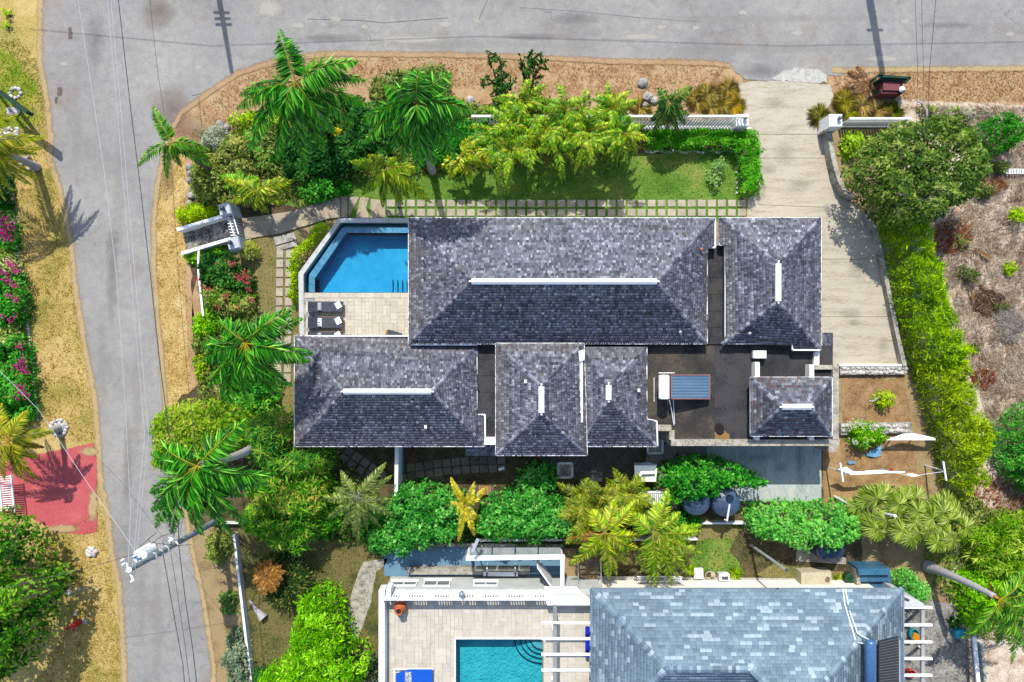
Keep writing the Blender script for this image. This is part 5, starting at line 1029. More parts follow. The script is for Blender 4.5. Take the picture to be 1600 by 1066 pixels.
for lab, px, py, r, h in (('large grey-blue water tank half under the round green bush', 1091, 786, .76, 1.9), ('large grey-blue water tank with a white pipe, in full view', 1138, 788, .77, 1.95), ('round blue-black water tank below the long green hedge', 1302, 860, .78, 1.6)):
    t = thing('water_tank', lab, 'water tank', P(px, py)); c = P(px, py, h); cc = (c.x, c.y); mm = BLACKT if px < 1200 else mat('blue_black_plastic', [A(18, 34, 66), A(30, 52, 88)], (1.5, 18), .35, spec=.5)
    b = MB(); b.lathe([(r * .97, .02), (r, .1)] + [(r * (1 + .012 * (k % 2)), .1 + (h * .8 - .1) * k / 10) for k in range(1, 11)] + [(r * .93, h * .86), (r * .6, h * .95), (r * .26, h * .985)], cc, 28); b.build('body', mm, t, smooth=False)
    b = MB(); b.lathe([(r * .27, h * .97), (r * .28, h * 1.0), (r * .25, h * 1.02)], (cc[0] + .08, cc[1] + .3), 16); b.build('lid', mat('tank_lid_%d' % px, [A(26, 42, 64), A(34, 52, 76)], (3, 20), .5), t)
    b = MB()
    for a in (0.2, 1.5, 2.8, 4.0, 5.2): b.bar((cc[0] + r * .32 * math.cos(a), cc[1] + r * .32 * math.sin(a), h * .985), (cc[0] + r * .9 * math.cos(a), cc[1] + r * .9 * math.sin(a), h * .88), .06, .06)
    b.build('rib', mm, t)
    if px == 1138:
        b = MB(); b.tube([P(1140, 789, h + .06), P(1136, 813, h * .92), P(1136, 815, .4)], .05, 8); b.tube([P(1136, 814, h * .9), P(1132, 812, h * .8)], .035, 6); b.build('pipe', WHITE, t)
b = MB(); c = P(1053, 791, .5); b.lathe([(.16, 0), (.16, .5), (.14, .55), (.05, .56)], c, 14); tag(b.build('gas_cylinder', mat('grey_cylinder', [A(104, 112, 110), A(130, 138, 134)], (3, 14), .5)), 'small grey cylinder left of the half hidden water tank', 'cylinder')
t = thing('pipe_stand', 'pair of white pipe posts at the right edge of the round green bush', 'frame', P(1177, 765)); b = MB()
for x in (1173, 1184): b.bar(P(x, 746, 1.0), P(x, 776, 1.0), .06, .06); b.bar(P(x, 748, 0), P(x, 748, 1), .06, .06)
b.build('rail', WHITE_OLD, t)
# boundary walls
for lab, a, c, z, m_, w in (('thin pale wall line under the long green hedges', (745, 845), (1090, 843), .5, WHITE_OLD, .1), ('pale kerb wall below the two grey-blue water tanks', (1096, 818), (1165, 818), .45, WHITE, .09), ('white boundary wall running down the left lawn to the bottom edge', (365, 836), (396, 1100), .5, WHITE_OLD, .13), ('grey wall under the tall palm by the roadside', (330, 818), (372, 818), .4, WHITE_OLD, .06)):
    b = MB(); b.bar(P(*a, z) - Vector((0, 0, z / 2)), P(*c, z) - Vector((0, 0, z / 2)), w, z); tag(b.build('boundary_wall', m_), lab, 'wall')
b = MB(); b.prism(wpoly([(600, 848), (880, 851), (880, 856), (600, 853)], .35), 0, .35); tag(b.build('retaining_wall', CONC), 'low retaining wall above the shaded blue path', 'wall')
# right-hand pergola
pr = thing('pergola', 'white slatted pergola on the right side of the blue-grey house', 'pergola', P(1435, 1000)); 
for k, y in enumerate((949, 976.5, 1003, 1029, 1055, 1081)):
    b = MB(); b.bar(P(1411, y, 2.6), P(1456, y, 2.6), .1, .14); b.build('rafter', WHITE, pr)
b = MB(); b.bar(P(1441, 944, 2.45), P(1441, 1120, 2.45), .17, .16); b.build('beam', mat('pink_grey_beam', [A(170, 168, 170), A(200, 196, 196)], (2, 14)), pr)
for y in (952, 1010, 1100):
    b = MB(); b.bar(P(1437, y, 0), P(1437, y, 2.4), .13, .13); b.build('post', NW, pr)
b = MB(); b.prism(wpoly([(1412, 930), (1421, 932), (1443, 943), (1443, 948), (1412, 948)], 2.7), .0, 2.7); b.build('end_wall', NW, pr)
b = MB(); b.tube([P(1412, 935, 2.72), P(1420, 938, 2.72)], .06, 8); b.build('porthole_rim', DARKG, pr)
for lab, px, py, cc_, sx in (('teal watering can under the right pergola', 1422, 986, A(20, 150, 160), .28), ('orange garden cushion under the right pergola', 1427, 992, A(210, 140, 20), .34), ('red plastic pot under the right pergola', 1418, 1048, A(190, 50, 50), .24)):
    t = thing('garden_item', lab, 'garden item', P(px, py)); t.name = {'t': 'watering_can', 'o': 'cushion', 'r': 'plant_pot'}[lab[0]]; WL[t.name] = P(px, py); b = MB(); c = P(px, py)
    if lab[0] == 'o': b.obox(c, .5, .4, .3, .42, -.4, bev=.05); b.obox(c, .42, .32, .03, .3, -.4)
    else: b.lathe([(sx * .7, .03), (sx, .4), (sx * .85, .42), (sx * .7, .2)], c, 14); b.tube([(c.x + sx, c.y, .3), (c.x + sx + .25, c.y + .05, .45)], .04, 6)
    b.build('body', mat('item_%d' % px, [cc_, tuple(min(1, 1.2 * v) for v in cc_)], (3, 20), .5), t)
bw = thing('breeze_block_wall', 'pale green pierced wall right of the mottled patio', 'wall', P(1520, 1030))
b = MB(); b.bar(P(1522, 996, .95), P(1533, 1120, .95), .2, .1); b.build('coping', WHITE_OLD, bw)
for k in range(13):
    t_ = k / 13; p = P(1518 + 11 * t_, 998 + 120 * t_); q_ = P(1518 + 11 * (t_ + .055), 998 + 120 * (t_ + .055)); b = MB(); b.bar(p + Vector((0, 0, .45)), q_ + Vector((0, 0, .45)), .16, .86); b.build('block', mat('pale_green_block', [A(170, 184, 172), A(196, 206, 196)], (2, 14)) if k == 0 else bpy.data.materials['pale_green_block'], bw)
t = thing('plant_pot', 'square turquoise plant pot on the mottled patio', 'plant pot', P(1492, 986)); b = MB(); b.obox(P(1492, 986), .42, .42, .03, .4, .1); b.obox(P(1492, 986), .46, .46, .4, .45, .1); b.build('pot', mat('turquoise_glaze', [A(20, 150, 176), A(34, 166, 190)], (3, 20), .3, spec=.5), t)

# ================================================================== DRIVEWAY WALLS, BIN, POLES
fwall = thing('balustrade_wall', 'white balustrade wall left of the driveway mouth', 'wall', P(1070, 188))
balustrade(fwall, (740, 199), (1152, 199), .0, 1.85, 84, .11, br=.05)
b = MB(); b.bar(P(960, 202, .2), P(1172, 202, .2), .1, .4); b.build('plinth', WHITE_OLD, fwall)
b = MB(); p = P(1160, 188, 1.3); b.obox(p, .66, .66, 0, 1.3, 0, bev=.02); b.obox(p, .60, .60, 1.302, 1.34); b.build('pillar', WHITE, fwall)
ball_lamp('grey globe lamp on the left driveway pillar', 1163, 185.5, 1.342, .12, mat('lamp_grey', [A(96, 108, 120), A(140, 150, 160)], (3, 12), .3, spec=.5))
fwr = thing('balustrade_wall', 'white balustrade wall right of the driveway mouth', 'wall', P(1360, 188))
balustrade(fwr, (1308, 198), (1402, 198), .0, 1.35, 22, .11, br=.05)
b = MB(); p = P(1306, 188.5, 1.4); b.obox(p, .70, .70, 0, 1.4, 0, bev=.02); b.obox(p, .64, .64, 1.402, 1.44); b.build('pillar', WHITE, fwr)
b = MB(); b.bar(P(1283, 208, .5), P(1300, 200, .5), .1, 1.0); b.build('wing_wall', mat('tan_block', [A(190, 160, 124), A(220, 200, 170)], (3, 16)), fwr)
ball_lamp('grey globe lamp on the right driveway pillar', 1310, 186, 1.442, .12, bpy.data.materials['lamp_grey'])
rw = thing('driveway_wall', 'low curved grey wall along the right edge of the driveway', 'wall', P(1380, 450))
pts = [(1296, 206), (1300, 235), (1306, 262), (1313, 284), (1324, 303), (1335, 306)]
for a, c in zip(pts[:-1], pts[1:]):
    b = MB(); b.bar(P(*a, .7) - Vector((0, 0, .35)), P(*c, .7) - Vector((0, 0, .35)), .24, .7); b.build('wall_run', CONC, rw)
pts = [(1352, 330), (1368, 358), (1374, 380), (1382, 420), (1392, 470), (1404, 530), (1414, 572)]
for a, c in zip(pts[:-1], pts[1:]):
    b = MB(); b.bar(P(*a, .45) - Vector((0, 0, .22)), P(*c, .45) - Vector((0, 0, .22)), .22, .45); b.build('wall_run', CONC, rw)
for lab, q in (('white rock wall with dry plants between driveway and gravel bed', [(1312, 571), (1414, 571), (1414, 585), (1313, 586)]), ('white rock wall between the two gravel beds', [(1314, 662), (1424, 660), (1426, 676), (1314, 680)])):
    t = thing('rock_wall', lab, 'wall', P(1365, q[0][1])); b = MB(); b.prism(wpoly(q, .25), 0, .25); b.build('core', CONC, t); rr = nrng()
    for k in range(22):
        for j in range(2): rock('', q[0][0] + 3 + k * 4.7 + rr.uniform(-1, 1), q[0][1] + 4 + j * 7 + rr.uniform(-1.5, 1.5), rr.uniform(.08, .13), z=.22, parent=t, name='stone')
b = MB(); b.prism(wpoly([(1312, 569), (1412, 569), (1412, 572.5), (1312, 572.5)], .35), 0, .35); tag(b.build('kerb', WHITE), 'white kerb closing the lower end of the driveway', 'kerb')
wb = thing('weathered_plank', 'long white weathered plank pointing right over the rock wall into the hedge', 'plank', P(1430, 684)); b = MB(); b.prism(wpoly([(1386, 688), (1412, 678), (1428, 677), (1462, 684.5), (1462, 688)], .9), .82, .9); b.build('board', WHITE, wb); b = MB(); [b.bar(P(x, 685, 0), P(x, 685, .82), .07, .07) for x in (1392, 1425, 1455)]; b.build('leg', WHITE_OLD, wb)
# clothes lines
def tpost(lab, base, top, h, l):
    t = thing('washing_line_post', lab, 'post', P(*base)); b = MB(); b.tube([P(*base), P(*top, h)], .04, 8); b.build('pole', WHITE_OLD, t); b = MB(); c = P(*top, h); b.bar(c + Vector((-.08, l, 0)), c + Vector((.08, -l, 0)), .08, .06); b.build('crossbar', WHITE, t)
tpost('white T-shaped washing line post at the left, beside the concrete slab', (1290, 729), (1315, 738), 1.9, .5); tpost('white T-shaped washing line post at the right, in the hedge', (1445, 727), (1476, 736), 1.9, .5)
for lab, a, c, h in (('white post leaning out of the long green hedge', (1304, 776), (1330, 790), 1.9), ('white post rising through the fan palm fronds', (1345, 794), (1398, 806), 3.2), ('tall grey pole standing on the lawn by the grey house', (1172, 851), (1229, 891), 4.8)):
    t = thing('metal_pole', lab, 'pole', P(*a)); b = MB(); b.tube([P(*a), P(*c, h)], [.08, .06], 8); b.build('pole', METAL if h > 4 else WHITE_OLD, t); b = MB(); b.tube([P(*c, h), P(*c, h) + Vector((0, 0, .05))], .085, 8); b.build('cap', WHITE_OLD if h < 4 else DARKG, t)
b = MB(); pts = [P(1309, 733, 1.85), P(1330, 740, 1.5), P(1360, 739, 1.35), P(1400, 739, 1.4), P(1425, 744, 1.5), P(1474, 737, 1.88)]; b.tube(pts, .012, 4); tag(b.build('washing_line', WHITE), 'washing line strung between the two white T posts', 'line')
def cloth(lab, px, z, m_, sag=.15, name='laundry', th=.025):
    b = MB(); t = [P(x, y, z) for x, y in px]; b.prism([(p.x, p.y) for p in t], z - th, z, 0); v = b.v; b.v = [(x, y, zz + sag * math.sin(x * 7) * .3 + .06 * math.sin(y * 11)) for x, y, zz in v]; tag(b.build(name, m_), lab, 'cloth')
cloth('white sheet bunched on the line beside the left T post', [(1308, 733), (1322, 729), (1334, 737), (1352, 737), (1352, 741), (1330, 742), (1318, 740)], 1.45, WHITE)
cloth('white cloths pegged along the middle of the washing line', [(1352, 736), (1372, 735), (1380, 732), (1392, 737), (1415, 737), (1415, 739), (1392, 740), (1352, 741)], 1.4, WHITE); cloth('small white cloth at the far end of the washing line', [(1416, 741), (1425, 740), (1437, 743), (1424, 745)], 1.3, WHITE)
BLC = mat('pale_blue_cloth', [A(90, 150, 190), A(120, 178, 212), A(140, 192, 220)], (4, 20), .9, .4)
cloth('pale blue cloth lying on the gravel under the flowering shrub', [(1352, 712), (1360, 704), (1374, 699), (1380, 697), (1378, 713), (1370, 715), (1362, 714)], .16, BLC, .25, 'cloth', .06); cloth('little pale blue rag left on the gravel', [(1324, 722), (1330, 719), (1336, 723), (1330, 726), (1325, 725)], .1, BLC, .1, 'cloth', .05); cloth('tiny red rag by the washing line', [(1392, 731), (1395, 733), (1398, 731), (1397, 734), (1393, 735)], .1, mat('red_cloth', [A(200, 50, 50), A(220, 70, 60)], (4, 20)), .1, 'cloth', .04)
# roadside bin
bi = thing('bin_enclosure', 'dark green bin frame on the verge holding a maroon bin', 'bin stand', P(1392, 132)); GRN = mat('dark_green_paint', [A(16, 58, 44), A(26, 78, 58)], (3, 16), .5); MAR = mat('maroon_plastic', [A(92, 40, 48), A(120, 62, 70)], (2, 18), .6)
for a, c in (((1365, 124), (1374, 117)), ((1374, 117), (1378, 120)), ((1372, 119), (1422, 122)), ((1422, 122), (1414, 130))):
    b = MB(); b.bar(P(*a, 1.1), P(*c, 1.1), .12, .1); b.build('rail', GRN, bi)
for x, y in ((1372, 119), (1421, 122), (1376, 142), (1413, 142)):
    b = MB(); w_ = P(x, y, 1.1); b.bar((w_.x, w_.y, 0), w_, .07, .07); b.build('post', GRN, bi)
b = MB(); b.prism(wpoly([(1376, 121), (1419, 123), (1419, 126), (1376, 124)], 1.05), .15, 1.05); b.build('back_panel', GRN, bi)
t = thing('wheelie_bin', 'maroon bin with a closed lid inside the dark green frame', 'bin', P(1394, 134)); b = MB(); b.prism(wpoly([(1379, 126), (1410, 127), (1411, 146), (1377, 146)], .8), 0, .78); b.build('body', MAR, t); b = MB(); b.prism(wpoly([(1381, 124.5), (1408, 126.5), (1407.5, 141), (1381, 140)], .95), .84, .88); b.build('lid', mat('maroon_lid', [A(120, 62, 72), A(146, 88, 94)], (1.5, 18), .6), t)
b = MB(); b.lathe([(.02, .85), (.14, .9), (.17, 1.0), (.1, 1.1), (.02, 1.12)], P(1409, 140, .95), 10); tag(b.build('rubbish_bag', WHITE), 'white tied rubbish bag on the corner of the maroon bin', 'bag')
t = thing('green_sheet', 'sloping dark green sheet on the edge of the big leafy tree', 'sheet', P(1420, 205)); b = MB(); b.add([P(1408, 212, 1.6), P(1434, 196, 2.2), P(1436, 203, 1.8), P(1412, 218, 1.2)], [(0, 3, 2, 1)]); v = b.v[:]; b.add([Vector(q_) + Vector((0, 0, .04)) for q_ in v], [(0, 3, 2, 1)]); b.build('panel', GRN, t); b = MB(); b.bar(P(1420, 207, 0), P(1420, 207, 1.6), .08, .08); b.build('post', GRN, t)
# utility pole with transformer
up_ = thing('utility_pole', 'grey concrete utility pole with a white transformer leaning over the left road', 'utility pole', P(345, 810)); PH = 8.7
ba, to = P(345, 810), P(202, 890.5, PH); POLE = mat('pole_concrete', [A(120, 136, 138), A(150, 164, 164), A(168, 180, 178)], (2, 12), .8)
b = MB(); b.tube([ba.lerp(to, k / 8) for k in range(9)], [.17 - .055 * k / 8 for k in range(9)], 10); b.build('pole', POLE, up_)
b = MB(); b.tube([to, to + Vector((0, 0, .03))], .12, 10); b.build('pole_cap', WHITE, up_)
tc = P(219, 869, 7.3); b = MB(); b.lathe([(.3, 6.35), (.33, 6.4), (.33, 7.3), (.3, 7.36), (.05, 7.4)], tc, 18); tr_ = b.build('transformer', mat('transformer_white', [(.62, .64, .66), (.74, .75, .76)], (2, 10), .4), up_)
b = MB(); b.tube([tc + Vector((-.1, .02, .1)), tc + Vector((-.1, .02, .36))], .05, 8); b.tube([tc + Vector((.08, -.06, .1)), tc + Vector((.08, -.06, .3))], .05, 8); b.bar(tc + Vector((-.1, .02, .34)), tc + Vector((.1, -.06, .3)), .03, .03); b.build('bushing', mat('blue_bushing', [A(60, 110, 160), A(80, 130, 180)], (3, 12)), tr_)
for f in (.66, .72, .78):
    b = MB(); c = ba.lerp(to, f); b.lathe([(.17, c.z - .05), (.19, c.z - .02), (.19, c.z + .05), (.17, c.z + .07)], c, 10); b.bar(c + Vector((-.1, -.15, 0)), c + Vector((-.16, .42, .05)), .06, .08); b.build('bracket', METAL, up_)
b = MB(); b.bar(to + Vector((-.25, .25, -.2)), to + Vector((.1, -.55, -.2)), .08, .08); b.build('crossarm', WHITE_OLD, up_)
for dx, dy in ((-.28, .22), (-.1, -.05), (.1, -.5), (-.32, .4)):
    b = MB(); c = to + Vector((dx, dy, 0)); b.lathe([(.05, c.z - .15), (.065, c.z - .1), (.04, c.z - .06), (.06, c.z - .02), (.03, c.z + .05)], c, 8); b.build('insulator', WHITE, up_)
b = MB(); c = P(270, 842, 7.0); b.tube([c + Vector((.3, -.3, 0)), c, c + Vector((-.15, .1, .12))], .03, 6); b.obox(c, .2, .1, 7.0, 7.2, .6); b.build('cutout', WHITE, up_)
# poles whose tops stand beyond the top edge and throw their shadows on the road
for lab, bx, by, h_, arms in (('utility pole beyond the top edge whose shadow crosses the left half of the road', 327, -95, 9.0, (7.2, 7.6, 8.0)), ('utility pole beyond the top edge whose shadow ends at the roadside bin', 1342, -98, 9.2, (8.3,))):
    t = thing('utility_pole', lab, 'utility pole', P(bx, by)); b = MB(); w_ = P(bx, by); b.tube([w_, w_ + Vector((0, 0, h_))], [.2, .11] if bx < 500 else [.26, .17], 10); b.build('pole', POLE, t); b = MB()
    for z in arms: b.bar(w_ + Vector((-.45, 0, h_ - 9 + z - 2.2)), w_ + Vector((.45, 0, h_ - 9 + z - 2.2)), .09, .09)
    b.build('crossarm', WHITE_OLD, t)
# wires
WIRE_L = mat('pale_wire', [A(200, 208, 216), A(216, 222, 228)], (2, 8), .4); WIRE_D = mat('dark_wire', [(.03, .035, .045), (.05, .055, .065)], (2, 8), .6)
def wire(lab, pts, r, m_, n=4): b = MB(); b.tube([P(*p) for p in pts], r, n); tag(b.build('power_line', m_), lab, 'power line', 'overhead power lines along the left road')
wire('thin pale overhead line over the middle of the left road, nearest the left verge', [(112, -120, 8.6), (122, 0, 8.55), (142, 130, 8.5), (163, 270, 8.45), (182, 430, 8.45), (196, 640, 8.5), (204, 800, 8.6), (200, 890, 8.75)], .011, WIRE_L)
wire('pale overhead line, left one of the close pair over the left road', [(160, -120, 8.3), (168, 0, 8.2), (182, 160, 8.1), (196, 330, 8.1), (212, 520, 8.2), (226, 680, 8.3), (207, 888, 8.6)], .010, WIRE_L)
wire('pale overhead line, right one of the close pair over the left road', [(166, -120, 8.2), (173, 0, 8.1), (188, 160, 8.0), (202, 330, 8.0), (219, 520, 8.1), (232, 680, 8.2), (210, 898, 8.5)], .010, WIRE_L)
wire('black bundled cable along the right side of the left road', [(172, -120, 6.8), (185, 0, 6.7), (203, 160, 6.5), (219, 290, 6.4), (236, 440, 6.4), (250, 570, 6.45), (266, 690, 6.6), (285, 800, 6.8), (266, 852, 6.9)], .020, WIRE_D)
wire('thin dark line slanting over the road towards the small palm', [(222, -120, 6.5), (234, 0, 6.3), (246, 110, 6.1), (257, 180, 6.0), (268, 260, 5.7), (278, 420, 5.4), (290, 560, 5.5), (305, 700, 5.9), (280, 842, 6.6)], .010, WIRE_D)
wire('black line leaving the pole for the bottom edge, leftmost of three', [(254, 862, 6.8), (258, 884, 6.7), (268, 940, 6.6), (277, 990, 6.6), (286, 1040, 6.6), (291, 1100, 6.6)], .020, WIRE_D)
wire('black line leaving the pole for the bottom edge, middle one of three', [(266, 858, 6.9), (276, 920, 6.8), (288, 1000, 6.8), (301, 1100, 6.8)], .013, WIRE_D)
wire('black line leaving the pole for the bottom edge, rightmost of three', [(279, 815, 7.2), (279, 850, 7.1), (290, 940, 7.0), (302, 1020, 7.0), (311, 1100, 7.0)], .020, WIRE_D)
wire('service line running left from the transformer over the verge', [(222, 862, 7.5), (190, 872, 7.3), (120, 892, 6.9), (-40, 930, 6.0)], .012, WIRE_D)
wire('service line crossing the road under the transformer', [(300, 851, 6.3), (275, 853, 6.4), (240, 848, 7.0), (222, 860, 7.4)], .012, WIRE_D)
wire('looped jumper cable above the transformer', [(215, 858, 7.6), (228, 846, 7.8), (245, 832, 7.9), (232, 842, 7.7), (236, 850, 7.5), (252, 838, 7.5), (280, 830, 7.3)], .014, WIRE_D)
wire('thin line from the transformer up over the red driveway', [(214, 866, 7.6), (190, 830, 7.2), (140, 760, 6.6), (60, 640, 5.6), (-40, 540, 4.8)], .010, WIRE_L)
for k, (lab, x0, x1, y0) in enumerate((('overhead service line over the top road, leftmost of three near the bin', 1430, 1434, 110), ('overhead service line over the top road, middle one of three near the bin', 1440, 1443, 112), ('twisted service line over the top road, rightmost of three near the bin', 1462, 1452, 112))):
    b = MB(); b.tube([P(x0, -80, 7.0), P(x0, 0, 6.5), P((x0 + x1) / 2, 60, 6.1), P(x1, y0, 5.7), P(x1 - 2, y0 + 90, 4.8), P(x1 - 4, y0 + 105, 4.5)], .010 + .004 * (k == 2), 4); tag(b.build('power_line', WIRE_D), lab, 'power line', 'service lines over the top road')
wire('overhead line beyond the top edge running between the two poles', [(-200, -330, 8.2), (165, -285, 8.0), (700, -270, 7.4), (1300, -285, 8.0), (2200, -300, 8.0)], .02, WIRE_D)
# hydrant
hy = thing('fire_hydrant', 'red fire hydrant in the yellow grass near the bottom left tree', 'hydrant', P(124, 972)); REDP = mat('hydrant_red', [A(200, 16, 26), A(222, 30, 36)], (3, 12), .4, spec=.5)
c = P(124, 972); b = MB(); b.lathe([(.15, 0), (.15, .05), (.11, .06), (.11, .5), (.15, .52), (.15, .56), (.12, .6), (.1, .7), (.04, .76), (.03, .82)], c, 14); b.build('barrel', REDP, hy)
b = MB(); b.tube([(c.x - .02, c.y - .05, .45), (c.x - .36, c.y - .12, .45)], .07, 10); b.tube([(c.x - .36, c.y - .16, .45), (c.x - .42, c.y - .18, .45)], .1, 10); b.tube([(c.x - .05, c.y + .2, .45), (c.x - .05, c.y - .32, .45)], .055, 10); b.build('nozzle', REDP, hy)
# stones
def ring(label, cx, cy, rx, ry, k, r, group, skip=None):
    rr = nrng()
    for i in range(k):
        a = 6.28 * i / k
        if skip and skip(a): continue
        rock(label, cx + rx * math.cos(a) + rr.uniform(-1, 1), cy + ry * math.sin(a) + rr.uniform(-1, 1), r * rr.uniform(.75, 1.2), group)
ring('white rock in the ring around the palm foot beside the red driveway', 93, 668, 12, 12, 15, .12, 'rocks ringing the palm foot'); ring('white rock in the inner circle at the palm foot beside the red driveway', 93, 668, 7, 6, 9, .12, 'inner rocks at the palm foot')
ring('white rock in the small round heap by the yellow verge', 143, 862, 6, 5, 7, .15, 'rocks in the round heap'); rock('single flat white rock in the middle of the round heap', 143, 862, .16)
rock('pale rock beside the red hydrant', 134, 970, .17); rock('lone white rock under the bottom left tree', 110, 925, .16); rock('lone white rock above the red hydrant', 119, 958, .14); rock('small white rock on the yellow verge near the tree', 125, 920, .12)
ring('whitish rock at the foot of the dark green sign', 25, 146, 8, 8, 8, .11, 'rocks at the sign foot'); ring('grey rock at the lower foot of the dark green sign', 22, 176, 6, 4, 5, .17, 'rocks at the lower sign foot')
rk = thing('cobble_pad', 'pad of white cobbles under the yellow palm fronds at the left edge', 'cobbles', P(15, 210)); rr = nrng()
for i in range(60): rock('', rr.uniform(-6, 32), rr.uniform(201, 219), rr.uniform(.07, .11), parent=rk, name='stone')
for x, y, r in ((40, 252, .2), (50, 258, .19), (46, 266, .14), (34, 256, .14), (44, 246, .12)): rock('grey rock beside the palm foot at the upper left', x, y, r, 'rocks at the upper left palm foot')
ed = thing('stone_edging', 'line of small white stones edging the flower hedge on the left', 'edging', P(38, 460)); 
pts = [(14, 272), (20, 320), (26, 370), (33, 420), (40, 470), (46, 530), (53, 580), (57, 630), (60, 660)]; L_ = [0]
for a, c in zip(pts[:-1], pts[1:]): L_.append(L_[-1] + math.hypot(c[0] - a[0], c[1] - a[1]))
d_ = 0
while d_ < L_[-1]:
    i = max(j for j in range(len(L_)) if L_[j] <= d_); i = min(i, len(pts) - 2); t_ = (d_ - L_[i]) / (L_[i + 1] - L_[i]); rock('', pts[i][0] + (pts[i + 1][0] - pts[i][0]) * t_, pts[i][1] + (pts[i + 1][1] - pts[i][1]) * t_, .085, parent=ed, name='stone'); d_ += 4.6
for i, (x, y, r) in enumerate(((296, 262, .2), (299, 272, .22), (298, 282, .2), (301, 296, .2), (300, 306, .22), (297, 318, .18), (302, 288, .16))): rock('pale grey boulder in the row edging the garden bed above the roadside gate', x, y, r, 'boulders edging the bed')
for x, y, r in ((1004, 130, .3),): rock('large grey boulder on the rust-coloured verge', x, y, r, flat=.5)
for x, y, r in ((1012, 152, .28), (1022, 158, .22), (1008, 165, .2)): rock('grey boulder in the dry grass beside the small dark palm', x, y, r, 'boulders by the dark palm')
for x, y, r in ((735, 160, .3), (745, 170, .25), (730, 172, .2)): rock('grey boulder above the balustrade between the palms', x, y, r, 'boulders between the palms')
for x, y, r in ((335, 205, .3), (345, 196, .26), (356, 200, .22), (330, 214, .2)): rock('grey boulder at the road corner of the palm garden', x, y, r, 'boulders at the road corner')
bb = thing('bed_edging', 'white stone edging inside the clipped L-shaped hedge', 'edging', P(1090, 240)); rr = nrng()
for i in range(42):
    x, y = (1010 + i * 4.2, 237 + 1.5 * math.sin(i)) if i < 34 else (1151, 238 + (i - 33) * 8)
    rock('', x, y, .085, parent=bb, name='stone')
# signboard at the upper left
sg = thing('sign_frame', 'dark green slanting sign beam on a post at the upper left', 'sign', P(20, 160)); b = MB(); b.bar(P(-14, 134, 2.1), P(47, 178, 2.1), .17, .5); b.build('beam', GRN, sg); b = MB(); b.bar(P(20, 160, 0), P(21, 160, 1.9), .16, .16); b.bar(P(-10, 137, 0), P(-10, 137, 1.9), .12, .12); b.build('post', GRN, sg); b = MB(); b.tube([P(46, 178, 2.0), P(44, 187, 1.0)], .03, 5); b.build('bracket', DARKG, sg)
wg = thing('slatted_gate', 'white slatted gate at the left end of the red driveway', 'gate', P(10, 775))
for k in range(16): b = MB(); y = 745 + k * 3.5; b.bar(P(-14, y + 1, .8), P(20, y - 1, .8), .045, .04); b.build('slat', WHITE, wg)
b = MB(); b.bar(P(-2, 744, .85), P(4, 800, .85), .07, .08); b.bar(P(17, 742, .85), P(23, 800, .85), .07, .08); b.bar(P(22, 800, .4), P(22, 800, .8), .06, .06); b.build('frame', WHITE, wg)
# ================================================================== PLANTS
YG = [A(70, 100, 20), A(120, 150, 25), A(170, 185, 45), A(205, 205, 80)]
BRIGHT = [A(60, 120, 10), A(95, 165, 15), A(135, 200, 30), A(175, 220, 70)]
GREEN = [A(20, 80, 20), A(40, 125, 35), A(75, 165, 50), A(120, 195, 75)]
EMER = [A(26, 88, 30), A(54, 134, 46), A(90, 174, 68), A(142, 206, 106)]
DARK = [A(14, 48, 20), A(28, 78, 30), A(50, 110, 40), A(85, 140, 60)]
OLIVE = [A(48, 66, 28), A(85, 108, 45), A(125, 142, 65), A(165, 172, 95)]
MANGO = [A(54, 98, 16), A(92, 140, 26), A(130, 172, 42), A(158, 176, 56), A(184, 188, 84)]
LIME = [A(85, 125, 5), A(125, 170, 10), A(165, 200, 20), A(195, 218, 60)]
VARIE = [A(90, 120, 50), A(140, 165, 75), A(185, 200, 115), A(215, 220, 160)]
SILVER = [A(110, 125, 95), A(150, 160, 130), A(185, 190, 165), A(210, 210, 190)]
MAG = [A(190, 20, 120), A(225, 30, 150), A(240, 80, 175)]
PINK = [A(200, 50, 80), A(225, 80, 110), A(235, 120, 130)]
GOLD = [A(160, 148, 64), A(200, 182, 92), A(224, 208, 130), A(238, 228, 168)]
STRAW = [A(140, 105, 70), A(185, 145, 100), A(215, 180, 135), A(232, 208, 172)]

# ---- left edge
shrub('bougainvillea', 'flowering hedge shrub with the topmost big magenta cluster at the left edge', 'shrub', [(-70, 318), (6, 318), (16, 330), (22, 360), (27, 388), (10, 396), (-70, 396)], 0, 1.2, GREEN, k=4, blossoms=([(8, 343, .3), (16, 352, .35), (4, 366, .3), (14, 372, .22), (-10, 350, .3)], MAG, 1.25))
shrub('shrub', 'pale variegated shrub between two magenta bougainvilleas at the left edge', 'shrub', [(-70, 392), (12, 390), (24, 398), (30, 420), (22, 436), (-70, 438)], 0, 1.2, VARIE, k=4)
shrub('bougainvillea', 'bougainvillea with scattered magenta sprays in the middle of the left hedge', 'shrub', [(-70, 428), (22, 424), (34, 432), (42, 470), (40, 506), (20, 512), (-70, 512)], 0, 1.2, GREEN, k=4, blossoms=([(14, 410, .2), (22, 418, .25), (28, 424, .15), (10, 436, .25), (22, 446, .22), (14, 462, .15), (24, 468, .2), (6, 494, .14), (16, 500, .16), (24, 494, .12), (0, 426, .2)], MAG, 1.3))
shrub('shrub', 'pale grey-green shrub low in the left hedge', 'shrub', [(-70, 510), (20, 506), (34, 520), (30, 545), (-70, 550)], 0, 1.1, VARIE, k=4)
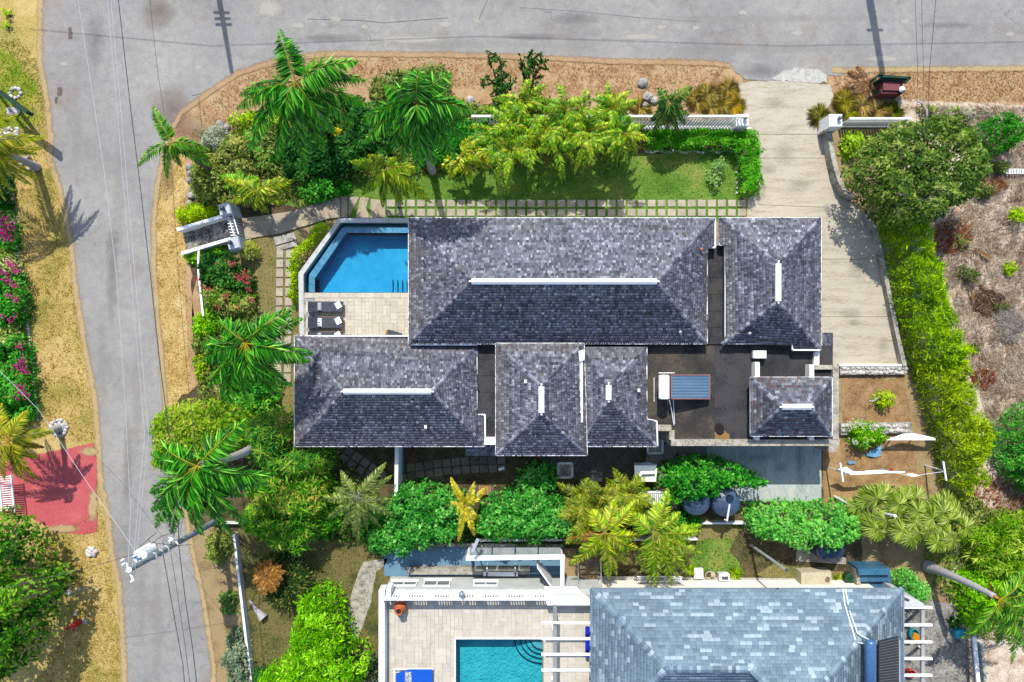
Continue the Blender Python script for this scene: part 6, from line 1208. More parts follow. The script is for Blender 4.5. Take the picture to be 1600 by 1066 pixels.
shrub('bougainvillea', 'bougainvillea with two magenta trails low in the left hedge', 'shrub', [(-70, 544), (34, 524), (46, 545), (52, 590), (54, 625), (30, 640), (-70, 640)], 0, 1.2, GREEN, k=5, blossoms=([(30, 542, .18), (36, 566, .25), (28, 572, .2), (38, 576, .2), (40, 580, .15), (32, 604, .22), (36, 614, .24), (28, 620, .18), (46, 618, .1)], MAG, 1.3))
shrub('shrub', 'dark green shrub under the yellow palm at the upper left edge', 'shrub', [(-70, 225), (-2, 245), (12, 265), (15, 295), (18, 322), (-70, 322)], 0, 1.2, DARK, k=4)
shrub('shrub', 'dark leafy shrub above the bottom left yellow palm', 'shrub', [(-70, 636), (30, 636), (52, 632), (54, 655), (30, 668), (-70, 668)], 0, 1.0, GREEN, k=4)
t = shrub('broadleaf_tree', 'large glossy green tree at the bottom left corner', 'tree', [(-120, 795), (0, 800), (22, 806), (44, 828), (60, 852), (68, 878), (92, 896), (98, 914), (90, 932), (78, 948), (70, 980), (60, 1004), (54, 1022), (36, 1040), (18, 1052), (0, 1060), (-120, 1066)], 1.6, 2.6, [A(14, 54, 14), A(34, 88, 18), A(74, 134, 28), A(138, 182, 56)], leaf=(.24, .11), clump=.85, amp=.95, edge=1.1, k=9, sr=.09)
palm('yellow-green coconut palm hanging over the upper left edge', (58, 262), (-34, 226), 4.8, [(74, 214, 1.2, .9), (62, 240, 1.8, 1.0), (64, 283, 2.2, 1.1), (52, 291, 2.4, 1.1), (20, 300, 2.2, .9), (-40, 330, 2, .8), (-140, 250, 1.5, .8), (-120, 170, 1.5, .8), (-40, 130, 1.5, .8), (30, 176, 1.4, .9), (-90, 310, 2, .8), (70, 232, 2.3, .7), (10, 316, 2.8, .8)], COCO, n=50, ll=.7, lw=.06, bow=.1, wind=.45, rach=A(200, 170, 50))
palm('yellow-green coconut palm at the left edge over the red driveway', (93, 668), (14, 688), 3.7, [(44, 640, .3, .7), (86, 672, 1.0, .5), (62, 716, 1.3, .8), (60, 752, 1.8, .8), (44, 756, 2.2, .7), (8, 752, 1.8, .7), (-40, 730, 1.5, .8), (-60, 680, 1.2, .8), (-40, 630, 1.2, .8), (2, 628, 1.0, .8), (70, 700, 2.2, .3), (28, 748, 2.4, .5)], COCO, n=48, ll=.62, lw=.06, bow=.1, wind=.4, rach=A(215, 180, 40))

# ---- the palm garden at the upper left
palm('tall royal palm nearest the road corner with one frond blown straight up', (528, 214), (462, 128), 7.0, [(436, 44, -.1, .8), (448, 62, .2, .9), (576, 126, .8, 1.9), (562, 96, -.4, 1.4), (368, 172, 1.6, 1.4), (392, 206, 2.0, 1.3), (388, 240, 2.6, 1.3), (446, 190, .6, 1.1), (432, 256, 3.0, 1.2), (480, 270, 3.0, 1.2), (528, 212, 1.4, 1.2), (556, 196, 2.0, 1.3), (580, 166, 2.0, 1.1), (508, 240, 2.6, 1.0), (372, 150, 2.6, 1.4), (466, 205, 1.0, .9)], r=(.22, .15), ll=.92, lw=.07, n=54, shaft=.9, wind=.8, bulge=.1)
palm('tall royal palm in the middle of the garden, above the lawn', (676, 268), (652, 162), 9.3, [(658, 108, -.5, .8), (640, 116, -.2, .8), (706, 112, .2, .9), (738, 196, 1.8, 1.3), (742, 176, 1.2, 1.4), (728, 218, 2.0, 1.2), (652, 190, .2, .6), (612, 240, 2.0, 1.2), (652, 272, 2.6, 1.2), (680, 262, 2.6, 1.2), (714, 252, 2.8, 1.2), (566, 226, 2.6, 1.3), (580, 186, 1.6, 1.2), (600, 132, .6, .9), (628, 256, 3.0, 1.1), (562, 192, 2.6, 1.2), (690, 232, 2.0, .9)], r=(.2, .14), ll=.88, lw=.07, n=52, wind=.7, shaft=.7)
palm('small leaning palm beside the road with feathery arms', (336, 268), (270, 222), 4.6, [(238, 164, .2, .7), (214, 262, 1.0, .9), (262, 282, 1.4, .8), (282, 240, .3, .4), (330, 236, .9, .8), (338, 262, 1.6, .8), (256, 196, .2, .5), (240, 176, .8, .6), (330, 246, 2.0, .5), (284, 262, 1.6, .5)], [A(40, 95, 18), A(75, 145, 25), A(120, 180, 40), A(165, 200, 60)], r=(.17, .12), ll=.5, lw=.065, n=40, bark=BARKB, wind=.35, hang=.2)
palm('low palm with bright fronds over the walkway end', (622, 300), (606, 262), 3.4, [(564, 306, 1.2, .8), (580, 300, 1.0, .8), (598, 326, 1.8, .7), (640, 312, 1.4, .8), (668, 306, 1.2, .9), (676, 318, 1.6, .9), (650, 290, .8, .7), (546, 252, 1.0, .8), (574, 242, .6, .7), (620, 244, .4, .6), (656, 266, .6, .7), (612, 296, .8, .7), (630, 322, 2.0, .6)], [A(50, 100, 15), A(110, 160, 25), A(160, 190, 35), A(200, 205, 60)], r=(.14, .1), ll=.58, lw=.065, n=42, wind=.45)
t = palm('little palm with broad yellow-green leaves on the lawn edge', (722, 262), (720, 242), 2.0, [(742, 214, .2, .4), (766, 250, .6, .5), (764, 264, .9, .6), (736, 282, 1.0, .5), (700, 280, .9, .5), (716, 270, .5, .4), (690, 262, .8, .5), (752, 230, .5, .5)], [A(90, 140, 10), A(150, 185, 20), A(190, 200, 40), A(220, 200, 70)], r=(.08, .06), ll=.5, lw=.11, n=30, wind=.15, hang=.1, bow=.02, bulge=0)
palm('yellow-green palm tuft beside the upper gate pillar', (408, 306), (402, 300), 2.2, [(348, 278, .5, .6), (376, 284, .3, .5), (372, 296, .5, .5), (440, 276, .5, .5), (452, 292, .8, .5), (448, 318, 1.0, .5), (420, 334, 1.2, .5), (398, 330, 1.0, .4), (380, 322, 1.0, .5), (360, 316, 1.1, .5), (426, 290, .2, .4), (404, 316, .6, .4), (462, 282, .9, .6)], [A(60, 110, 15), A(120, 160, 25), A(175, 195, 40), A(215, 200, 70)], r=(.1, .07), ll=.5, lw=.08, n=34, wind=.3, bow=.02, bulge=0)
palm('bright feather palm sprig above the pillar tuft', (372, 292), (382, 288), 1.8, [(344, 276, .3, .5), (350, 292, .5, .4), (372, 266, .3, .4), (390, 300, .6, .3), (404, 276, .4, .4), (360, 304, .8, .4)], BRIGHT, r=(.06, .05), ll=.45, lw=.07, n=30, wind=.2, bow=.02, bulge=0)
clump_palm('dense areca clump of yellow-green fronds left of centre on the balustrade', 802, 204, 50, 64, 3.6, 84, ARECA, L=(1.5, 2.4), stemsn=9, lw=.05, ll=.34, n=26, wind=.12)
clump_palm('broad areca clump of yellow-green fronds by the balustrade, left half', 880, 198, 48, 56, 3.3, 80, ARECA, L=(1.4, 2.2), stemsn=9, lw=.05, ll=.34, n=26, wind=.12)
clump_palm('broad areca clump of yellow-green fronds by the balustrade, right half', 954, 200, 50, 52, 3.3, 80, ARECA, L=(1.4, 2.2), stemsn=9, lw=.05, ll=.34, n=26, wind=.12)
palm('small dark palm in front of the balustrade near the clipped hedge', (1044, 190), (1044, 162), 3.0, [(1028, 136, .2, .5), (1082, 134, .4, .7), (1066, 152, .3, .5), (1078, 180, 1.0, .6), (1062, 212, 1.6, .6), (1020, 210, 1.4, .6), (1016, 190, 1.2, .5), (1036, 196, .8, .4), (1072, 196, 1.4, .6), (1026, 160, .5, .5), (1052, 186, .6, .4)], [A(20, 60, 20), A(45, 100, 30), A(90, 140, 40), A(150, 175, 55)], r=(.12, .09), ll=.5, lw=.07, n=38, wind=.5, bark=BARKB)
for i, (lab, q, h, c, kw) in enumerate([
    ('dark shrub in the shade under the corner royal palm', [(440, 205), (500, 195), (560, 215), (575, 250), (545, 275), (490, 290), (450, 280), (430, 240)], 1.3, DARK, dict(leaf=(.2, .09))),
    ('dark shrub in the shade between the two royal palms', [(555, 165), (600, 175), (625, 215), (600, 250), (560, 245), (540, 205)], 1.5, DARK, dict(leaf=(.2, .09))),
    ('mid-green shrub below the second royal palm', [(640, 215), (700, 205), (730, 230), (715, 262), (660, 262), (640, 245)], 1.0, GREEN, dict(leaf=(.18, .08))),
    ('dark green filler shrub left of the areca clump', [(700, 190), (760, 186), (770, 225), (745, 240), (705, 225)], 1.3, GREEN, dict(leaf=(.18, .08))),
    ('olive shrub on the road side of the royal palms', [(585, 118), (625, 112), (645, 130), (640, 160), (600, 168), (575, 150)], .9, OLIVE, dict()),
    ('pale silvery shrub at the road corner', [(318, 206), (345, 198), (362, 212), (358, 238), (335, 246), (318, 232)], .8, SILVER, dict(leaf=(.12, .05))),
    ('mixed olive planting below the corner royal palm', [(350, 210), (398, 222), (420, 250), (400, 275), (360, 270), (342, 245)], .8, OLIVE + [A(200, 190, 100)], dict(gaps=.15)),
    ('green planting along the white boulder row', [(304, 258), (330, 262), (352, 284), (345, 312), (318, 322), (300, 300)], .9, OLIVE + [A(150, 190, 60)], dict()),
    ('yellow-green groundcover left of the upper gate pillar', [(280, 330), (300, 320), (338, 318), (342, 336), (300, 348), (280, 352)], .6, LIME, dict(leaf=(.12, .06))),
    ('green shrub on the lower side of the gate', [(284, 398), (310, 388), (352, 380), (350, 396), (320, 408), (292, 412)], .6, BRIGHT, dict(leaf=(.12, .06))),
    ('rounded yellow variegated shrub right of the lower gate pillar', circ(389, 391, 13), .9, [A(130, 150, 50), A(175, 185, 80), A(215, 215, 120)], dict(leaf=(.13, .06), k=3)),
    ('bright shrub at the road edge left of the big feather palm', [(306, 492), (330, 486), (345, 500), (338, 528), (312, 530), (302, 512)], 1.0, BRIGHT, dict(leaf=(.2, .08))),
    ('low yellow shrub at the road edge below the big feather palm', [(302, 560), (322, 556), (330, 585), (318, 605), (306, 590)], .7, LIME, dict()),
    ('dark shrub behind the big feather palm', [(300, 530), (350, 505), (400, 495), (410, 520), (380, 550), (330, 575), (305, 560)], .8, OLIVE, dict()),
    ]):
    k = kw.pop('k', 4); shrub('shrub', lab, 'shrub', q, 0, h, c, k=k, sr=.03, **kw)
shrub('bougainvillea', 'dark bougainvillea bed with pink flowers just below the gate', 'shrub', [(312, 410), (330, 398), (356, 398), (372, 410), (392, 428), (398, 448), (384, 456), (350, 452), (318, 450), (308, 430)], 0, 1.1, DARK + [A(90, 150, 50)], leaf=(.15, .09), blossoms=([(342, 414, .12), (362, 412, .16), (384, 430, .26), (378, 436, .2), (372, 432, .12), (386, 440, .15)], PINK, 1.15))
shrub('bougainvillea', 'lower bougainvillea bed with coral pink flowers and pale leaves', 'shrub', [(318, 450), (350, 450), (384, 454), (400, 462), (398, 490), (385, 498), (350, 494), (318, 488)], 0, .9, [A(50, 100, 25), A(95, 140, 40), A(150, 175, 80), A(190, 160, 110)], leaf=(.15, .09), blossoms=([(326, 452, .14), (354, 464, .2), (352, 470, .18), (388, 452, .15), (392, 470, .14), (316, 448, .12), (340, 478, .14), (372, 480, .15), (308, 437, .12)], PINK, .95))
for i, (x, y, h, rx) in enumerate(((780, 128, 2.6, 19), (828, 122, 2.4, 22))):
    rr = nrng(); t = thing('columnar_cactus', ['spiky dark green cactus, the left and taller one by the top road', 'spiky dark green cactus, the right and bushier one by the top road'][i], 'cactus', P(x, y + 20)); s = Soup(); base = P(x, y + 22)
    for k in range(46):
        c = P(x + rr.normal(0, rx * .5), y + rr.uniform(-40, 36), h * rr.uniform(.4, 1)); d = np.array([rr.normal(0, .5), rr.normal(.15, .5), 1.0]); d /= np.linalg.norm(d); e = c + Vector(d) * rr.uniform(.3, .6); s.tube([c - Vector(d) * .3, c, e], [.05, .055, .02], 5, np.array(DARK[rr.integers(1, 4)]) * rr.uniform(.8, 1.3))
        n_ = 10; u_ = rr.uniform(0, 1, n_)[:, None]; bs_ = np.array(c)[None] * (1 - u_) + np.array(e)[None] * u_; an = rr.uniform(0, 6.28, n_); s.leaves(bs_, np.stack([np.cos(an), np.sin(an), rr.uniform(.2, .8, n_)], 1), np.stack([-np.cos(an) * .4, -np.sin(an) * .4, np.ones(n_)], 1), .2, .075, pick(DARK + [A(150, 170, 90)], rr.uniform(0, 1, n_)))
    s.build('branch', LEAF, t); b = MB()
    for k in range(7): b.tube([base + Vector((rr.normal(0, .1), rr.normal(0, .1), 0)), P(x + rr.normal(0, rx * .4), y + rr.uniform(-30, 26), h * .7)], [.07, .04], 6)
    b.build('stem', BARKB, t)
hd = thing('clipped_hedge', 'clipped L-shaped green hedge at the driveway corner', 'hedge', P(1120, 225))
crown(hd, [(1012, 204), (1040, 203), (1178, 205), (1187, 216), (1189, 300), (1180, 305), (1157, 304), (1154, 244), (1146, 234), (1090, 232), (1040, 235), (1012, 230)], 0, 1.0, [A(34, 104, 18), A(60, 144, 26), A(96, 178, 42), A(140, 202, 72)], leaf=(.1, .055), clump=.3, amp=.07, edge=.15, zref=.6, deep=.12, skirt=.25); stems(hd, [(1012, 204), (1178, 205), (1187, 216), (1180, 234), (1012, 230)], 0, .9, 10, .025)
hd = thing('pool_hedge', 'bright yellow-green low hedge wrapping the pool wall', 'hedge', P(470, 410)); crown(hd, [(496, 350), (512, 348), (514, 356), (498, 376), (480, 394), (468, 412), (464, 430), (466, 472), (456, 476), (451, 460), (455, 440), (452, 420), (462, 396), (470, 380), (484, 366)], 0, .95, LIME, leaf=(.11, .06), clump=.3, amp=.12, edge=.25, zref=.5, deep=.12); stems(hd, [(496, 352), (470, 385), (456, 470), (466, 470), (480, 390)], 0, .8, 8, .025)
palm('big feather palm west of the low hipped roof, arms over the pavers', (462, 543), (384, 536), 7.0, [(462, 478, .5, 1.3), (476, 496, 1.6, 1.5), (492, 552, .9, 1.5), (488, 566, 1.8, 1.5), (458, 604, 2.2, 1.3), (442, 622, 2.4, 1.2), (386, 630, 2.0, 1.2), (360, 632, 2.4, 1.2), (326, 606, 2.2, 1.3), (316, 560, 1.6, 1.3), (312, 536, 1.2, 1.1), (340, 500, .8, .9), (366, 506, .4, .6), (400, 600, 1.2, 1.0), (426, 510, .8, .9), (344, 620, 2.8, 1.1), (420, 606, 1.6, 1.1)], r=(.2, .14), ll=.92, lw=.068, n=56, rach=A(205, 200, 50), wind=.75)
palm('big feather palm beside the left road with a curved grey trunk', (418, 680), (308, 728), 8.0, [(234, 706, 1.8, 1.3), (252, 690, .9, 1.1), (388, 652, .4, 1.0), (236, 800, 2.2, 1.4), (242, 826, 2.6, 1.4), (268, 836, 3.0, 1.4), (318, 838, 2.6, 1.4), (294, 800, 1.2, 1.0), (382, 776, 2.0, 1.3), (392, 818, 2.8, 1.3), (424, 756, 2.0, 1.3), (436, 740, 1.6, 1.2), (352, 742, .5, .9), (346, 812, 2.4, 1.2), (232, 770, 2.0, 1.3), (364, 836, 3.2, 1.2), (300, 772, .6, .9)], r=(.26, .15), ll=.98, lw=.07, n=58, rach=A(215, 205, 60), wind=.8, bow=.35, bulge=.08)
shrub('mango_tree', 'yellow-green leafy tree overhanging the road by the big feather palm', 'tree', [(240, 668), (246, 645), (262, 636), (290, 626), (330, 628), (365, 634), (392, 646), (402, 668), (396, 690), (372, 702), (340, 722), (300, 728), (262, 735), (246, 722), (252, 700)], 1.2, 2.0, MANGO, leaf=(.2, .085), clump=.5, amp=.35, edge=.9, k=8, sr=.06, gaps=.06)
NERIUM = [A(20, 80, 15), A(50, 125, 25), A(95, 165, 40), A(140, 185, 60), A(175, 175, 90)]
for lab, q, h, c in (('upper oleander-like shrub by the corner of the low hipped roof', [(398, 664), (420, 640), (446, 636), (462, 650), (464, 698), (500, 700), (520, 706), (518, 730), (480, 740), (440, 730), (404, 712)], 3.4, DARK[1:] + NERIUM[2:]), ('middle oleander-like shrub with golden shoot tips', [(398, 740), (440, 730), (482, 738), (510, 732), (516, 760), (506, 792), (470, 800), (420, 790), (396, 770)], 3.2, NERIUM + [A(200, 190, 80)]), ('lower oleander-like shrub reaching over the left lawn', [(392, 782), (440, 788), (500, 790), (506, 815), (492, 842), (466, 856), (440, 845), (410, 836), (386, 815)], 2.8, NERIUM)):
    shrub('oleander', lab, 'shrub', q, 0, h, c, leaf=(.26, .055), clump=.42, amp=.35, edge=.7, k=8, up=.3)
palm('grey-green young palm with short plume fronds south of the low roof', (566, 765), (558, 776), 3.2, [(532, 734, .5, .6), (604, 722, .3, .7), (614, 742, .8, .6), (616, 780, 1.0, .6), (600, 790, 1.2, .5), (630, 808, 1.4, .7), (574, 830, 1.6, .6), (552, 838, 1.6, .6), (510, 812, 1.4, .7), (496, 776, 1.0, .7), (520, 762, .7, .6), (588, 744, .4, .4), (560, 858, 2.0, .6), (596, 826, 1.8, .5), (530, 836, 2.0, .5)], GREYP, r=(.11, .09), ll=.42, lw=.05, n=50, wind=.2, hang=.25, rach=A(170, 175, 130))
for nm, lab, cat, q, h, c, kw in [
    ('hedge_shrub', 'emerald hedge bush, leftmost of the row below the villa', 'bush', [(612, 770), (630, 756), (660, 750), (690, 760), (722, 770), (738, 790), (736, 822), (716, 838), (690, 842), (655, 850), (634, 866), (614, 854), (606, 820)], 2.3, EMER, dict(leaf=(.17, .1), clump=.34)),
    ('hedge_shrub', 'emerald hedge bush, wide one in the middle of the row below the villa', 'bush', [(752, 790), (772, 770), (810, 760), (850, 762), (876, 778), (900, 796), (902, 822), (880, 832), (850, 838), (810, 840), (770, 840), (747, 826)], 2.3, EMER, dict(leaf=(.17, .1), clump=.34)),
    ('round_bush', 'rounded green bush above the water tanks', 'bush', [(1024, 760), (1028, 738), (1044, 722), (1080, 714), (1120, 716), (1146, 722), (1164, 738), (1188, 740), (1186, 756), (1160, 758), (1138, 756), (1116, 756), (1102, 772), (1080, 776), (1064, 774), (1050, 786), (1044, 768)], 2.6, GREEN, dict(leaf=(.17, .1), clump=.34)),
    ('hedge_shrub', 'long green hedge bush right of the water tanks', 'bush', [(1163, 800), (1172, 786), (1210, 784), (1330, 784), (1338, 800), (1336, 830), (1318, 846), (1290, 852), (1260, 846), (1230, 852), (1200, 842), (1172, 832)], 2.1, EMER[1:] + [A(120, 200, 60)], dict(leaf=(.17, .1), clump=.34)),
    ('shrub', 'dark rounded shrub in the deep shade south of the middle roof', 'shrub', [(808, 745), (818, 728), (840, 722), (866, 728), (874, 745), (866, 764), (840, 770), (816, 764)], 1.3, EMER, dict(leaf=(.24, .1), up=.2)),
    ('shrub', 'low flowering rose bush under the yellow palms beside the tanks', 'shrub', [(1040, 806), (1060, 800), (1090, 806), (1096, 820), (1070, 830), (1044, 826)], .8, GREEN, dict()),
    ('laurel_bush', 'bright yellow-green bush mass at the bottom left lawn', 'bush', [(470, 944), (482, 922), (498, 914), (516, 914), (532, 928), (540, 960), (548, 985), (556, 1000), (574, 1015), (578, 1040), (566, 1062), (560, 1100), (395, 1110), (420, 1040), (448, 1022), (464, 1002), (458, 975), (470, 960)], 2.6, BRIGHT, dict(leaf=(.2, .075), clump=.45, amp=.35, k=9)),
    ('shrub', 'grey-black thorny shrub wedged against the white terrace parapet', 'shrub', [(560, 1045), (578, 1020), (590, 1030), (594, 1060), (590, 1100), (560, 1100)], 1.2, [A(40, 60, 40), A(75, 95, 70), A(120, 135, 110)], dict()),
    ('shrub', 'low grey-green shrub outside the white boundary wall at the bottom', 'shrub', [(356, 986), (378, 980), (388, 1010), (394, 1050), (394, 1090), (356, 1090), (352, 1040)], .9, [A(70, 95, 70), A(115, 135, 105), A(160, 170, 140)], dict(leaf=(.15, .09))),
    ('shrub', 'small green shrub outside the white boundary wall', 'shrub', [(342, 930), (362, 924), (374, 940), (368, 962), (348, 962)], .7, [A(70, 110, 40), A(110, 145, 70), A(150, 170, 100)], dict()),
    ('shrub', 'mixed yellow-green shrub below the utility pole foot', 'shrub', [(318, 842), (340, 828), (362, 838), (362, 862), (345, 885), (326, 872)], .8, OLIVE + [A(160, 180, 60)], dict()),
    ('shrub', 'little dark shrub inside the white boundary wall', 'shrub', [(396, 1050), (414, 1040), (420, 1056), (412, 1072), (396, 1075)], .7, DARK, dict()),
    ('bamboo_hedge', 'long yellow-green bamboo hedge along the right side of the driveway, upper stretch', 'hedge', [(1374, 352), (1390, 340), (1436, 340), (1448, 380), (1458, 420), (1470, 470), (1486, 510), (1502, 545), (1494, 575), (1440, 580), (1426, 560), (1412, 510), (1400, 450), (1388, 400)], 2.2, [A(58, 96, 2), A(104, 150, 6), A(150, 194, 14), A(190, 216, 40)], dict(leaf=(.19, .042), clump=.36, amp=.6, edge=1.1, k=14, tilt=.7, up=.3)),
    ('bamboo_hedge', 'yellow-green bamboo hedge beside the gravel beds, lower stretch', 'hedge', [(1432, 574), (1496, 560), (1506, 600), (1514, 640), (1536, 660), (1538, 690), (1526, 720), (1528, 748), (1508, 768), (1490, 772), (1478, 755), (1470, 710), (1460, 670), (1446, 625)], 2.2, [A(64, 96, 6), A(112, 148, 12), A(156, 188, 24), A(194, 212, 56)], dict(leaf=(.19, .042), clump=.36, amp=.6, edge=1.1, k=12, tilt=.7, up=.3)),
    ('leafy_tree', 'big open green tree overhanging the driveway on the right', 'tree', [(1322, 268), (1338, 246), (1362, 215), (1385, 202), (1420, 196), (1446, 186), (1478, 184), (1502, 205), (1520, 240), (1532, 268), (1524, 294), (1506, 318), (1478, 328), (1452, 345), (1420, 352), (1390, 350), (1366, 330), (1346, 300)], 2.6, [A(38, 66, 22), A(70, 104, 36), A(110, 140, 54), A(160, 174, 88)], dict(leaf=(.2, .09), clump=.45, amp=.5, edge=1.1, k=16, sr=.07, lai=4.0, z0=1.5)),
    ('round_bush', 'dense dark green round bush on the dry lot', 'bush', circ(1558, 212, 29, 16), 1.9, [A(18, 75, 12), A(35, 115, 20), A(60, 150, 35), A(95, 180, 60)], dict(leaf=(.13, .06), clump=.3)),
    ('bush', 'green bush cut by the right edge beside the dry lot', 'bush', [(1552, 690), (1570, 655), (1600, 632), (1660, 630), (1660, 790), (1600, 770), (1575, 745), (1560, 720)], 2.0, GREEN, dict(leaf=(.14, .06))),
    ('shrub', 'lime shrub inside the right driveway pillar', 'shrub', [(1316, 218), (1330, 204), (1350, 208), (1354, 222), (1340, 238), (1326, 250), (1316, 240)], .8, [A(95, 140, 20), A(140, 185, 40), A(180, 210, 70)], dict(leaf=(.2, .1))),
    ('shrub', 'round green shrub at the corner of the blue-grey house', 'shrub', [(1394, 900), (1412, 890), (1432, 896), (1446, 916), (1442, 938), (1424, 944), (1404, 932)], 1.4, EMER[1:] + [A(110, 190, 60)], dict(leaf=(.12, .07))),
    ('shrub', 'wild green shrub below the curved palm trunk', 'shrub', [(1490, 900), (1520, 888), (1560, 905), (1585, 930), (1560, 945), (1530, 990), (1508, 980), (1496, 940)], 1.2, BRIGHT, dict(leaf=(.18, .09))),
    ('shrub', 'wild green shrub at the right edge above the curved palm', 'shrub', [(1500, 830), (1540, 815), (1600, 800), (1680, 800), (1680, 920), (1600, 915), (1560, 900), (1520, 880)], 1.6, [A(50, 100, 15), A(95, 150, 25), A(145, 185, 45), A(190, 205, 90)], dict(leaf=(.3, .05), up=.4)),
    ('shrub', 'flowering green shrub spilling over the lower rock wall', 'shrub', [(1322, 664), (1345, 658), (1380, 662), (1392, 672), (1386, 690), (1362, 694), (1345, 702), (1328, 692)], .9, BRIGHT[:3] + [A(190, 205, 110)], dict(leaf=(.16, .07))),
    ('sapling', 'little yellow-green sapling alone on the upper gravel bed', 'sapling', [(1370, 618), (1384, 612), (1390, 626), (1386, 642), (1374, 642), (1368, 630)], .8, LIME, dict(leaf=(.17, .08), k=3)),
    ('sapling', 'little green sapling with pale leaves on the lawn by the clipped hedge', 'sapling', [(1110, 262), (1124, 250), (1132, 262), (1128, 280), (1114, 286), (1108, 274)], .9, [A(70, 130, 40), A(110, 160, 70), A(160, 190, 120)], dict(leaf=(.15, .06), k=3)),
    ('shrub', 'tiny olive shrub in the straw of the dry lot, near the top', 'shrub', circ(1503, 380, 14, 10), .5, OLIVE, dict(lai=1.3, gaps=.3)),
    ('shrub', 'low dull green shrub on the straw beside the bamboo hedge', 'shrub', circ(1512, 430, 20, 12, 15), .6, OLIVE[:3], dict(lai=1.3, gaps=.3)),
    ('shrub', 'tiny yellow-green shrub at the right edge of the dry lot', 'shrub', circ(1592, 335, 14, 10, 10), .5, LIME, dict()),
    ('shrub', 'yellowish scrub patch between the dry lot and the right edge', 'shrub', circ(1577, 420, 9, 9), .4, LIME, dict()),
    ('shrub', 'small bright tuft by the left road verge at the top', 'shrub', circ(12, 22, 6, 8), .25, LIME, dict()),
    ('shrub', 'second small bright tuft on the upper left verge', 'shrub', circ(10, 41, 6, 8, 4), .25, LIME, dict()),
    ('shrub', 'wild bush behind the fan palms by the dry lot', 'shrub', [(1470, 770), (1500, 768), (1540, 790), (1545, 820), (1510, 840), (1480, 820)], .9, OLIVE + [A(170, 180, 70)], dict(gaps=.1)),
    ('shrub', 'yellow-orange croton peeping out between the royal palms', 'shrub', circ(528, 212, 11, 10, 8), 1.5, [A(190, 170, 20), A(225, 200, 30), A(150, 160, 20)], dict()),
    ]:
    kw = dict(kw); k = kw.pop('k', 5); z00 = kw.pop('z0', 0); shrub(nm, lab, cat, q, z00, h, c, k=k, **kw)
flowers(bpy.data.objects['shrub'], [], PINK, 1) if False else None
rose = [o for o in bpy.data.objects if o.get('label', '').startswith('low flowering rose')][0]; flowers(rose, [(1044, 808, .14), (1046, 814, .14), (1053, 806, .1), (1042, 795, .12)], [A(210, 20, 40), A(230, 40, 70)], .95, n=90)
ros = [o for o in bpy.data.objects if o.get('label', '').startswith('flowering green shrub spilling')][0]; flowers(ros, [(1330, 664, .25), (1345, 662, .25), (1336, 690, .18), (1365, 668, .2), (1382, 676, .15), (1350, 692, .2)], [A(230, 215, 215), A(240, 225, 225)], .9, n=50)
ros = [o for o in bpy.data.objects if o.get('label', '').startswith('little yellow-green sapling')][0]; flowers(ros, [(1365, 624, .2)], [A(230, 225, 230)], .5, n=40)
# banana plants in the hedge row
for lab, tips, c in (('yellow banana plant between the two emerald hedge bushes', [(704, 745), (742, 752), (700, 782), (706, 800), (718, 830), (742, 838), (735, 800), (760, 760), (716, 848), (748, 812)], (728, 790)), ):
    t = thing('banana_plant', lab, 'banana plant', P(*c)); cc = P(*c, 2.3)
    trunk(t, P(*c), cc, .12, .08, .03, BARKB, 8, 6, name='stem')
    for x, y in tips: frond(t, cc, P(x, y, 1.9), .5, [A(130, 140, 20), A(190, 180, 40), A(215, 200, 70)], 26, .3, .12, .1, A(200, 180, 60), .1, 'leaf')
# yellow palms over the lower hedge
palm('yellowed palm with rust-brown dead fronds, left one over the stone steps', (938, 812), (944, 832), 3.6, [(888, 884, 1.6, .6), (946, 900, 1.8, .5), (984, 868, 1.4, .5), (998, 858, 1.0, .5), (930, 872, 1.8, .4), (964, 900, 2.0, .4), (996, 780, .3, .5), (960, 780, .2, .4), (914, 876, 2.0, .4), (980, 884, 1.9, .4), (904, 860, 1.2, .5), (1004, 836, .8, .5), (924, 796, .3, .5), (952, 908, 1.6, .5)], [A(96, 150, 15), A(160, 200, 30), A(206, 214, 52), A(232, 222, 100)], r=(.12, .1), ll=.66, lw=.062, n=34, wind=.3, rach=A(205, 200, 70))
t = [o for o in bpy.data.objects if o.get('label', '').startswith('yellowed palm with rust')][0]
for x, y in ((890, 842), (915, 838), (976, 800), (902, 850)): frond(t, P(944, 832, 3.5), P(x, y, 2.8), .2, [A(150, 80, 50), A(190, 120, 80), A(215, 160, 120)], 30, .28, .04, .1, A(200, 140, 90), .3, 'dead_frond', DRY)
palm('yellow palm with long arching fronds, right one over the lawn', (1012, 820), (1020, 832), 3.8, [(1000, 896, 1.8, .6), (1024, 922, 1.6, .7), (1076, 898, 1.6, .7), (1062, 904, 2.0, .6), (1098, 866, 1.4, .7), (1096, 830, .8, .6), (1098, 820, .9, .5), (1044, 762, .2, .6), (1026, 782, .2, .5), (1034, 896, 2.2, .5), (1086, 882, 2.0, .6), (992, 884, 2.0, .5), (1012, 912, 1.6, .6), (1050, 918, 1.7, .6), (1064, 800, .4, .6), (990, 800, .4, .5), (1080, 846, 1.0, .6)], [A(70, 130, 15), A(136, 188, 30), A(188, 210, 52), A(224, 220, 100)], r=(.12, .1), ll=.68, lw=.062, n=36, wind=.3, rach=A(200, 200, 70))
clump_palm('tangled yellow-green palm thicket above the yellowed palm', 925, 790, 54, 42, 2.8, 85, [A(50, 90, 10), A(110, 145, 25), A(165, 180, 45), A(208, 200, 90)], L=(1.1, 1.9), stemsn=10, lw=.034, ll=.46)
clump_palm('yellow-green palm tuft beside the louvred screen', 978, 775, 28, 34, 2.8, 64, [A(56, 100, 10), A(120, 158, 25), A(175, 190, 48), A(212, 206, 90)], L=(1.1, 1.8), stemsn=7, lw=.034, ll=.46)
